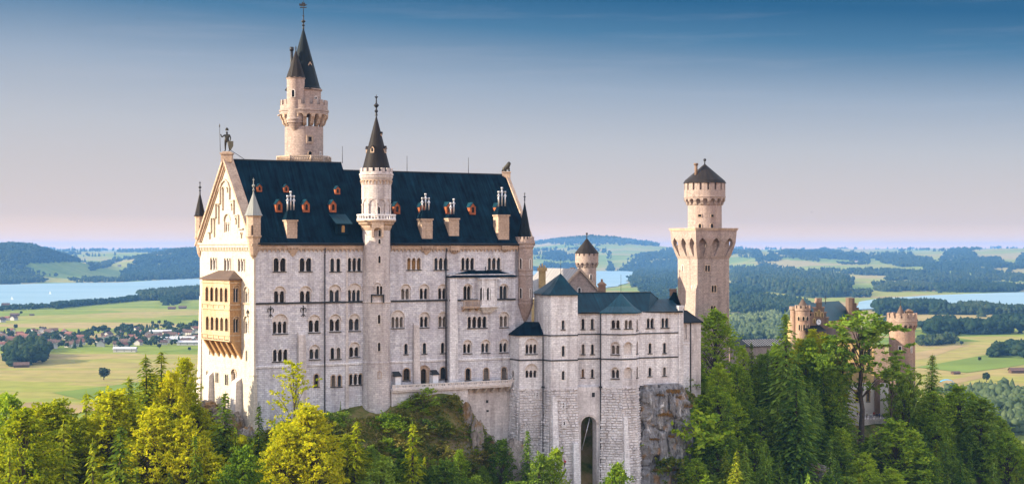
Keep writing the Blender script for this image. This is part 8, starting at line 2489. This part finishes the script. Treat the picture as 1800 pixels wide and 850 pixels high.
# ---- village houses and barns
M['wallw'] = plain('house_render', (0.46, 0.43, 0.39), 0.9, var=0.06)
M['rred'] = plain('red_tile', (0.17, 0.07, 0.052), 0.9, var=0.3, sc=.4); M['rbrown'] = plain('brown_tile', (0.095, 0.055, 0.042), 0.9, var=0.3, sc=.4); M['rgrey'] = plain('grey_sheet_roof', (0.42, 0.42, 0.43), 0.7, var=0.15, sc=.4)
M['timber'] = plain('barn_timber', (0.10, 0.06, 0.035), 0.95, var=0.3)
def house_proto(nm, w, d, h, rh, wm, rm, lab, cat):
    t = thing(nm, lab, cat)
    mb = MB(); mb.box(-w / 2, w / 2, -d / 2, d / 2, -1, h); mb.prism([(-0.001, 0)] * 0 or [(-d / 2, h), (d / 2, h), (0, h + rh)], 0, 0) if False else None
    for s_ in (-w / 2, w / 2): mb.face([(s_, -d / 2, h), (s_, d / 2, h), (s_, 0, h + rh)])
    mb.build('wall', wm, t)
    mb = MB(); e = 0.9
    for sg in (-1, 1):
        a = [(-w / 2 - e, sg * (d / 2 + e), h - rh * e / (d / 2) + .1), (w / 2 + e, sg * (d / 2 + e), h - rh * e / (d / 2) + .1), (w / 2 + e, 0, h + rh + .1), (-w / 2 - e, 0, h + rh + .1)]
        mb.face(a); mb.face([(p[0], p[1], p[2] - .3) for p in a])
    mb.build('roof', rm, t)
    if wm is M['wallw']:
        mb = MB()
        for k in range(3):
            for zz in (1.0, 3.6):
                if zz + 1.3 < h: mb.box(-w * .33 + k * w * .33 - .5, -w * .33 + k * w * .33 + .5, -d / 2 - .03, -d / 2 + .01, zz, zz + 1.3)
        mb.build('window', M['sill'], t)
        mb = MB(); mb.box(w * .2, w * .2 + .8, -.4, .4, h + rh * .4, h + rh + .8); mb.build('chimney', M['brick'], t)
    return t
HP = [(house_proto('village_house', 13, 10, 5.6, 3.6, M['wallw'], M['rred'], 'white village house with red tiled roof on the plain left of the palace', 'house'), 'white houses with red roofs in the village'),
      (house_proto('village_house', 14, 11, 5.8, 3.8, M['wallw'], M['rbrown'], 'white village house with brown tiled roof on the plain left of the palace', 'house'), 'white houses with brown roofs in the village'),
      (house_proto('village_hall', 32, 14, 5.0, 2.4, M['wallw'], M['rgrey'], 'long pale hall with grey metal roof at the edge of the village', 'hall'), 'pale halls at the village edge'),
      (house_proto('barn', 18, 10, 3.6, 3.0, M['timber'], M['rbrown'], 'brown wooden barn standing in the meadow near the lake', 'barn'), 'wooden barns in the meadow')]
used_p = set()
def put_house(k, px, py, rz, lab=None, grp=None, sc=1.0):
    o = HP[k][0] if k not in used_p else copy_tree(HP[k][0])
    used_p.add(k)
    x, y = gpix(px, py); o.location = (x, y, valley(x, y)); o.rotation_euler = (0, 0, rz); o.scale = (sc, sc, sc)
    if lab: o['label'] = lab
    if grp or not lab: o['group'] = grp or HP[k][1]
    return o
hr = random.Random(9)
vill = []
for (xa, xb, ya, yb, n) in [(0, 95, 584, 612, 30), (95, 235, 586, 612, 26), (240, 350, 580, 606, 26), (0, 30, 562, 567, 4)]:
    tries = 0; c = 0
    while c < n and tries < 900:
        tries += 1
        px, py = hr.uniform(xa, xb), hr.uniform(ya, yb)
        if any(abs(px - a) < 6 and abs(py - b) < 3.2 for a, b in vill): continue
        vill.append((px, py)); c += 1
        put_house(hr.choice([0, 0, 1, 1, 1]), px, py, hr.uniform(-.5, .5) + hr.choice([0, PI / 2]), sc=hr.uniform(.75, 1.05))
for px, py, rz, sc in [(296, 602, .1, 1.3), (283, 588, .05, 1.2), (322, 600, -.1, 1.2), (220, 618, .05, 1.0), (330, 606, .1, 1.0)]: put_house(2, px, py, rz, sc=sc)
for px, py, rz, lab in [(26, 555, .05, 'brown barn nearest the lake shore at the left edge'), (302, 543, .1, 'left one of two brown barns on the meadow before the lake wood'), (321, 542, .1, 'right one of two brown barns on the meadow before the lake wood'), (56, 554, .6, 'small brown shed right of the lake shore barn'), (38, 645, .2, 'brown farm shed in front of the dark copse at the left'),
                        (1788, 655, .05, 'long brown barn with reddish roof in the sunny meadow at the right edge'), (1746, 562, .1, 'small red roofed barn between the tree belts on the right'), (1680, 657, .4, 'tiny dark shed in the right meadow left of the long barn')]:
    o = put_house(3, px, py, rz, lab, sc=.55 if 'tiny' in lab or 'small' in lab else 1.0)
    if 'group' in o: del o['group']
for k, px, py, rz in [(2, 1712, 698, .1), (2, 1752, 697, .05), (0, 1735, 694, .3), (0, 1778, 690, .2), (0, 1790, 702, .1), (2, 1790, 712, .3), (0, 1705, 703, .2)]:
    o = put_house(k, px, py, rz, {0: 'white house with red roof at the wood edge on the far right', 2: 'long pale hall at the wood edge on the far right'}[k], {0: 'white houses by the right wood', 2: 'pale halls by the right wood'}[k], .75)
for px, py in [(1300, 566), (1312, 563), (1330, 567), (1352, 564), (1371, 566), (1392, 563), (1410, 566), (1296, 572), (1345, 571)]:
    put_house(1, px, py, hr.uniform(0, 3), 'hazy white house among pale trees on the plain beyond the gatehouse', 'hazy houses beyond the gatehouse', .9)
for px, py in [(1482, 462), (1488, 463), (1505, 462), (1553, 461), (1495, 464), (1674, 463), (1686, 462), (200, 470), (210, 468), (330, 463), (345, 464), (10, 483), (80, 480)]:
    put_house(1, px, py, hr.uniform(0, 3), 'tiny white farmhouse far away on the hazy hills', 'farmhouses on the far hills', 1.3)

# ---- sailing boats on the lake
def boat(px, py, lab):
    x = (px - 900) / F * CZ * F / (py - 437); y = CZ * F / (py - 437)
    t = thing('sailing_boat', lab, 'boat', (x, y, 0.6))
    mb = MB(); mb.frustum(-3.2, 3.2, -.5, .5, -.2, -4.2, 4.0, -1.1, 1.1, 0.9); 
    mb.v = [(a + x, b + y, c + .6) for a, b, c in mb.v]; mb.build('hull', M['whitepaint'], t)
    mb = MB(); mb.prism([(-.3, 1.2), (-3.6, 1.3), (-.3, 12)], -.05, .05); mb.prism([(.1, 1.2), (3.8, 1.0), (.1, 10)], -.05, .05)
    mb.v = [(a + x, b + y, c + .6) for a, b, c in [(p[0], p[1], p[2]) for p in mb.v]]; mb.build('sail', M['whitepaint'], t)
    mb = MB(); mb.tube((x - .1, y, .6), (x - .1, y, 13), .09, n=5); mb.build('mast', M['silver'], t)
boat(88, 517, 'white sailing boat in the middle of the left lake'); boat(21, 527, 'white sailing boat at the left end of the lake')
# ------------------------------------------------------------------ people, statues, birds, paraglider
def skin_mesh(name, joints, edges, root, lev=2):
    "joints: {key: (pos, radius)}; grown with the Skin modifier into one continuous surface"
    keys = list(joints)
    me = bpy.data.meshes.new(name + '_bones')
    me.from_pydata([joints[k][0] for k in keys], [(keys.index(a), keys.index(b)) for a, b in edges], [])
    ob = bpy.data.objects.new(name + '_bones', me); COL.objects.link(ob)
    ob.modifiers.new('skin', 'SKIN')
    lay = me.skin_vertices[0].data
    for i, k in enumerate(keys):
        r = joints[k][1]; lay[i].radius = (r, r) if not isinstance(r, tuple) else r
        lay[i].use_root = (k == root)
    s_ = ob.modifiers.new('sub', 'SUBSURF'); s_.levels = lev; s_.render_levels = lev
    dg = bpy.context.evaluated_depsgraph_get(); dg.update()
    res = bpy.data.meshes.new_from_object(ob.evaluated_get(dg)); res.name = name
    bpy.data.objects.remove(ob)
    res.polygons.foreach_set('use_smooth', [True] * len(res.polygons))
    return res

def human_joints(pose='stand'):
    J = {'pelvis': ((0, 0, .95), .145), 'waist': ((0, 0, 1.10), .125), 'chest': ((0, -.01, 1.30), .155), 'neckb': ((0, 0, 1.46), .075), 'neck': ((0, -.01, 1.54), .055), 'head': ((0, -.03, 1.64), .095), 'crown': ((0, -.015, 1.72), .075)}
    for s_, n_ in ((-1, 'l'), (1, 'r')):
        J['sh' + n_] = ((.18 * s_, 0, 1.42), .065); J['el' + n_] = ((.25 * s_, -.02, 1.15), .045); J['wr' + n_] = ((.24 * s_, -.12, .93), .032); J['ha' + n_] = ((.23 * s_, -.16, .85), .034)
        J['hip' + n_] = ((.095 * s_, 0, .90), .10); J['kn' + n_] = ((.11 * s_, -.02, .50), .065); J['an' + n_] = ((.12 * s_, .02, .09), .042); J['to' + n_] = ((.14 * s_, -.16, .035), .036)
    if pose == 'lean':
        for n_ in 'lr':
            x = J['wr' + n_][0][0]; J['el' + n_] = ((x, -.16, 1.18), .045); J['wr' + n_] = ((x * .8, -.40, 1.10), .032); J['ha' + n_] = ((x * .7, -.48, 1.11), .034)
    if pose == 'sit':
        for s_, n_ in ((-1, 'l'), (1, 'r')):
            J['kn' + n_] = ((.14 * s_, -.44, .94), .065); J['an' + n_] = ((.14 * s_, -.46, .52), .042); J['to' + n_] = ((.15 * s_, -.62, .48), .036)
    if pose == 'climb':
        J['elr'] = ((.30, -.2, 1.60), .045); J['wrr'] = ((.22, -.34, 1.82), .032); J['har'] = ((.2, -.36, 1.9), .034)
        J['knl'] = ((-.16, -.34, .70), .065); J['anl'] = ((-.16, -.42, .30), .042); J['tol'] = ((-.17, -.52, .30), .036)
    if pose == 'lance':
        J['ell'] = ((-.34, -.05, 1.22), .05); J['wrl'] = ((-.40, -.12, 1.44), .036); J['hal'] = ((-.41, -.14, 1.50), .04)
        J['knr'] = ((.16, -.12, .50), .07); J['anr'] = ((.20, -.04, .09), .045)
    E = [('pelvis', 'waist'), ('waist', 'chest'), ('chest', 'neckb'), ('neckb', 'neck'), ('neck', 'head'), ('head', 'crown')]
    for n_ in 'lr':
        E += [('chest', 'sh' + n_), ('sh' + n_, 'el' + n_), ('el' + n_, 'wr' + n_), ('wr' + n_, 'ha' + n_), ('pelvis', 'hip' + n_), ('hip' + n_, 'kn' + n_), ('kn' + n_, 'an' + n_), ('an' + n_, 'to' + n_)]
    return J, E
M['skin'] = plain('skin', (0.45, 0.27, 0.19), .6, var=.05); M['hair'] = plain('dark_hair', (0.03, 0.02, 0.015), .7)
CL = {'blue': plain('blue_cloth', (.05, .10, .28), .9), 'red': plain('red_cloth', (.42, .03, .03), .9), 'white': plain('white_cloth', (.7, .7, .7), .9), 'black': plain('black_cloth', (.02, .02, .025), .9), 'jeans': plain('denim', (.06, .09, .16), .9), 'khaki': plain('khaki_cloth', (.25, .2, .12), .9), 'teal': plain('teal_cloth', (.04, .25, .28), .9)}
def person(loc, rz, pose, top, legs, lab, cat='person', grp=None):
    J, E = human_joints(pose)
    me = skin_mesh('person', J, E, 'pelvis')
    for m_ in (M['skin'], CL[top], CL[legs], M['hair']): me.materials.append(m_)
    for p in me.polygons:
        c = p.center
        mi = 0
        if c.z > 1.60: mi = 3 if (c.y > -.05 or c.z > 1.71) else 0
        elif c.z > 1.50: mi = 0
        elif abs(c.x) > .17 and c.z < 1.2 and pose == 'stand': mi = 0
        elif c.z > .98: mi = 1
        else: mi = 2
        if pose == 'climb' and c.z > 1.45 and (c.y < -.15): mi = 1
        p.material_index = mi
    o = bpy.data.objects.new('person', me); COL.objects.link(o); o.location = loc; o.rotation_euler = (0, 0, rz)
    tag(o, lab, 'person', grp)
    return o
fv, tz = TERR
def onT(px, d): return Vector(fv.T(fv.s(px, d), d, tz))
for px, d, rz, pose, a, b, lab in [(1531, -.65, .1, 'lean', 'white', 'jeans', 'person in white top leaning on the terrace railing, leftmost at the railing'), (1541.5, -.65, -.1, 'lean', 'black', 'black', 'person all in black leaning on the terrace railing'), (1546, -.8, .3, 'stand', 'blue', 'jeans', 'person in blue top standing at the terrace railing'), (1552, -.65, 0, 'lean', 'khaki', 'jeans', 'person in khaki top at the right end of the terrace railing'),
                                (1507, -4.5, .6, 'stand', 'black', 'khaki', 'person in black top standing on the left part of the terrace'), (1511, -5.2, -.4, 'stand', 'red', 'jeans', 'person in red top standing by the white wall'), (1519, -6.0, 1.2, 'stand', 'teal', 'jeans', 'person in teal top by the arched door'), (1524, -5.0, 2.0, 'stand', 'white', 'khaki', 'person in white top and khaki trousers behind the railing group'), (1536, -4.0, 3.0, 'stand', 'red', 'black', 'person in red top and black trousers behind the railing')]:
    person(onT(px, d), rz + math.radians(8), pose, a, b, lab)
q = P(993, 824, 327.6); ft_ = seg(KP['t1'], KP['t2'])
dq = 0.05 * (z_pl - q.z) + .95
cpos = ft_.T(ft_.s(993, dq), dq, q.z)
person(Vector(cpos), math.atan2(ft_.u.y, ft_.u.x) + PI, 'climb', 'red', 'black', 'climber in red jacket hanging on the rough stone base of the white wing')
mb = MB(); mb.tube((cpos[0] + .2, cpos[1] + .25, cpos[2] + 1.7), ft_.T(ft_.s(993, .3), .42, z_pl - 1.5), .03, n=4)
tag(mb.build('climbing_rope', CL['white'], None, (cpos[0], cpos[1], cpos[2] + 1.7)), 'pale climbing rope running up the rough stone base from the climber', 'rope')

# knight statue with lance and shield on the gable
ap = FG.T(mid, -.1, ZRW); Ys = ap[1]; zs_ = zY(Ys)
mb = MB(); x, y = ap[0], ap[1]
mb.box(x - 1.15, x + 1.15, y - .9, y + .9, ZRW - .6, zs_(271.5)); mb.box(x - 1.35, x + 1.35, y - 1.1, y + 1.1, zs_(271.5) + .002, zs_(268.5)); mb.box(x - .9, x + .9, y - .75, y + .75, zs_(268.5) + .002, zs_(266.5))
mb.build('statue_pedestal', M['cream'], palace)
kn = thing('knight_statue', 'dark bronze statue of a knight with lance and shield on top of the west gable', 'statue', (x, y, zs_(266.5)))
J, E = human_joints('lance'); me = skin_mesh('body', J, E, 'pelvis')
sc_k = (zs_(230) - zs_(266.5)) / 1.78
for v in me.vertices: v.co = Vector((v.co.x * sc_k * 1.25, v.co.y * sc_k * 1.25, v.co.z * sc_k))
me.materials.append(M['bronze'])
o = bpy.data.objects.new('body', me); COL.objects.link(o); link_child(o, kn)
b_ = kn.location
mb = MB(); mb.tube((b_.x - 1.35, b_.y - .45, b_.z), (b_.x - 1.5, b_.y - .5, b_.z + 5.3), .07, .05, n=6); mb.lathe(b_.x - 1.5, b_.y - .5, [(.05, b_.z + 5.2), (.14, b_.z + 5.5), (0, b_.z + 6.1)], 8); mb.build('lance', M['bronze'], kn)
mb = MB(lambda a, b, c: (b_.x + .95 + a, b_.y - .75 + b - a * .3, b_.z + c)); mb.prism([(-.6, 2.2), (-.55, 1.1), (0, .25), (.55, 1.1), (.6, 2.2)], .08, -.08); mb.build('shield', M['bronze'], kn)
mb = MB(); mb.lathe(b_.x, b_.y - .08, [(.36, b_.z + 4.55), (.36, b_.z + 4.85), (.2, b_.z + 5.1), (0, b_.z + 5.25)], 10); mb.build('helmet', M['bronze'], kn)
mb = MB(); mb.tube((b_.x + .3, b_.y + .4, b_.z + .6), (FS.T(2.0, -12.5, 0)[0], FS.T(2.0, -12.5, 0)[1], ZRW + .1), .06, n=5); mb.build('stay_rod', M['metal'], kn)
# lion on the east gable
e_ = FS.T(LEN + .1, -12.5, ZRE); Yl = e_[1]; zl2 = zY(Yl); x, y = e_[0], e_[1]
mb = MB(); mb.box(x - 1.0, x + 1.0, y - .8, y + .8, ZRE - .8, zl2(303.5)); mb.box(x - 1.15, x + 1.15, y - .95, y + .95, zl2(303.5) + .002, zl2(301.8)); mb.build('statue_pedestal', M['cream'], palace)
li = thing('lion_statue', 'dark bronze lion statue sitting on top of the east gable', 'statue', (x, y, zl2(301.8)))
J = {'rump': ((-.62, 0, .42), .40), 'belly': ((-.15, 0, .75), .40), 'chest': ((.30, 0, 1.15), .44), 'neck': ((.45, 0, 1.55), .42), 'head': ((.68, 0, 1.85), .32), 'muzzle': ((1.02, 0, 1.75), .18), 'ear': ((.5, 0, 2.15), .12),
     'fl1': ((.52, -.24, .75), .16), 'fl2': ((.60, -.26, .25), .12), 'fl3': ((.74, -.27, .06), .11), 'fr1': ((.52, .24, .75), .16), 'fr2': ((.60, .26, .25), .12), 'fr3': ((.74, .27, .06), .11),
     'hl1': ((-.30, -.34, .42), .22), 'hl2': ((-.15, -.38, .10), .12), 'hl3': ((.10, -.38, .06), .10), 'hr1': ((-.30, .34, .42), .22), 'hr2': ((-.15, .38, .10), .12), 'hr3': ((.10, .38, .06), .10), 't1': ((-1.0, .1, .14), .07), 't2': ((-1.1, .35, .35), .07)}
E = [('rump', 'belly'), ('belly', 'chest'), ('chest', 'neck'), ('neck', 'head'), ('head', 'muzzle'), ('head', 'ear'), ('chest', 'fl1'), ('fl1', 'fl2'), ('fl2', 'fl3'), ('chest', 'fr1'), ('fr1', 'fr2'), ('fr2', 'fr3'), ('rump', 'hl1'), ('hl1', 'hl2'), ('hl2', 'hl3'), ('rump', 'hr1'), ('hr1', 'hr2'), ('hr2', 'hr3'), ('rump', 't1'), ('t1', 't2')]
me = skin_mesh('body', J, E, 'belly'); me.materials.append(M['bronze'])
for v in me.vertices: v.co = v.co * 1.12
o = bpy.data.objects.new('body', me); COL.objects.link(o); link_child(o, li); o.rotation_euler = (0, 0, -.3)

# paraglider over the plain
pc = P(1664, 671, 900)
pg = thing('paraglider', 'blue paraglider flying above the plain at the right', 'paraglider', tuple(pc))
mb = MB(); n_ = 14
top = []; bot = []
for k in range(n_ + 1):
    a = PI * (.12 + .76 * k / n_); cx, cz_ = -4.6 * math.cos(a), 2.6 * math.sin(a) - 1.2
    w = .95 * math.sin(PI * (.1 + .8 * k / n_)) ** .5
    top.append([(cx, -w, cz_), (cx, 0, cz_ + .35), (cx, w, cz_)])
tr_ = lambda p: (pc.x + p[0], pc.y + p[1], pc.z + p[2])
for a, b in zip(top[:-1], top[1:]):
    mb.face([tr_(a[0]), tr_(b[0]), tr_(b[1]), tr_(a[1])]); mb.face([tr_(a[1]), tr_(b[1]), tr_(b[2]), tr_(a[2])]); mb.face([tr_(a[0]), tr_(b[0]), tr_(b[2]), tr_(a[2])])
M['canopy'] = plain('blue_nylon', (.03, .28, .62), .5); mb.build('canopy', M['canopy'], pg)
mb = MB()
for k in range(1, n_, 3): mb.tube(tr_(top[k][1]), tr_((0, 0, -5.6)), .015, n=3)
mb.build('lines', CL['black'], pg)
J, E = human_joints('sit'); me = skin_mesh('pilot', J, E, 'pelvis'); me.materials.append(CL['black']); o = bpy.data.objects.new('pilot', me); COL.objects.link(o); link_child(o, pg); o.location = (0, 0, -7.2)
# birds
for px, py, Y, lab in [(245, 33, 300, 'dark bird high in the sky at the upper left'), (1555, 138, 300, 'dark bird in the sky at the upper right'), (1427, 373, 320, 'dark bird low in the sky right of the square tower')]:
    J = {'b': ((0, 0, 0), .09), 'h': ((.22, 0, .03), .05), 't': ((-.28, 0, 0), .04), 'l1': ((0, .28, .10), .035), 'l2': ((-.05, .62, .04), .02), 'r1': ((0, -.28, .10), .035), 'r2': ((-.05, -.62, .04), .02)}
    me = skin_mesh('bird', J, [('b', 'h'), ('b', 't'), ('b', 'l1'), ('l1', 'l2'), ('b', 'r1'), ('r1', 'r2')], 'b', 1); me.materials.append(CL['black'])
    o = bpy.data.objects.new('bird', me); COL.objects.link(o); o.location = P(px, py, Y); o.rotation_euler = (.3, 0, .9); o.scale = (.45, .45, .45); tag(o, lab, 'bird')
# ------------------------------------------------------------------ the hazy air over the plain
hb = MB(); hb.box(-19500, 19500, -300, 24500, -8, 246)
hm = bpy.data.materials.new('valley_haze'); hm.use_nodes = True
ht = hm.node_tree; ht.nodes.clear()
ho = ht.nodes.new("ShaderNodeOutputMaterial"); hv = ht.nodes.new("ShaderNodeVolumePrincipled")
hv.inputs['Color'].default_value = (0.19, 0.48, 1.0, 1)
hv.inputs['Density'].default_value = 4.5e-5
hv.inputs['Anisotropy'].default_value = 0.1
ht.links.new(hv.outputs[0], ho.inputs['Volume'])
ho_ = hb.build('haze', hm); ho_['kind'] = 'stuff'
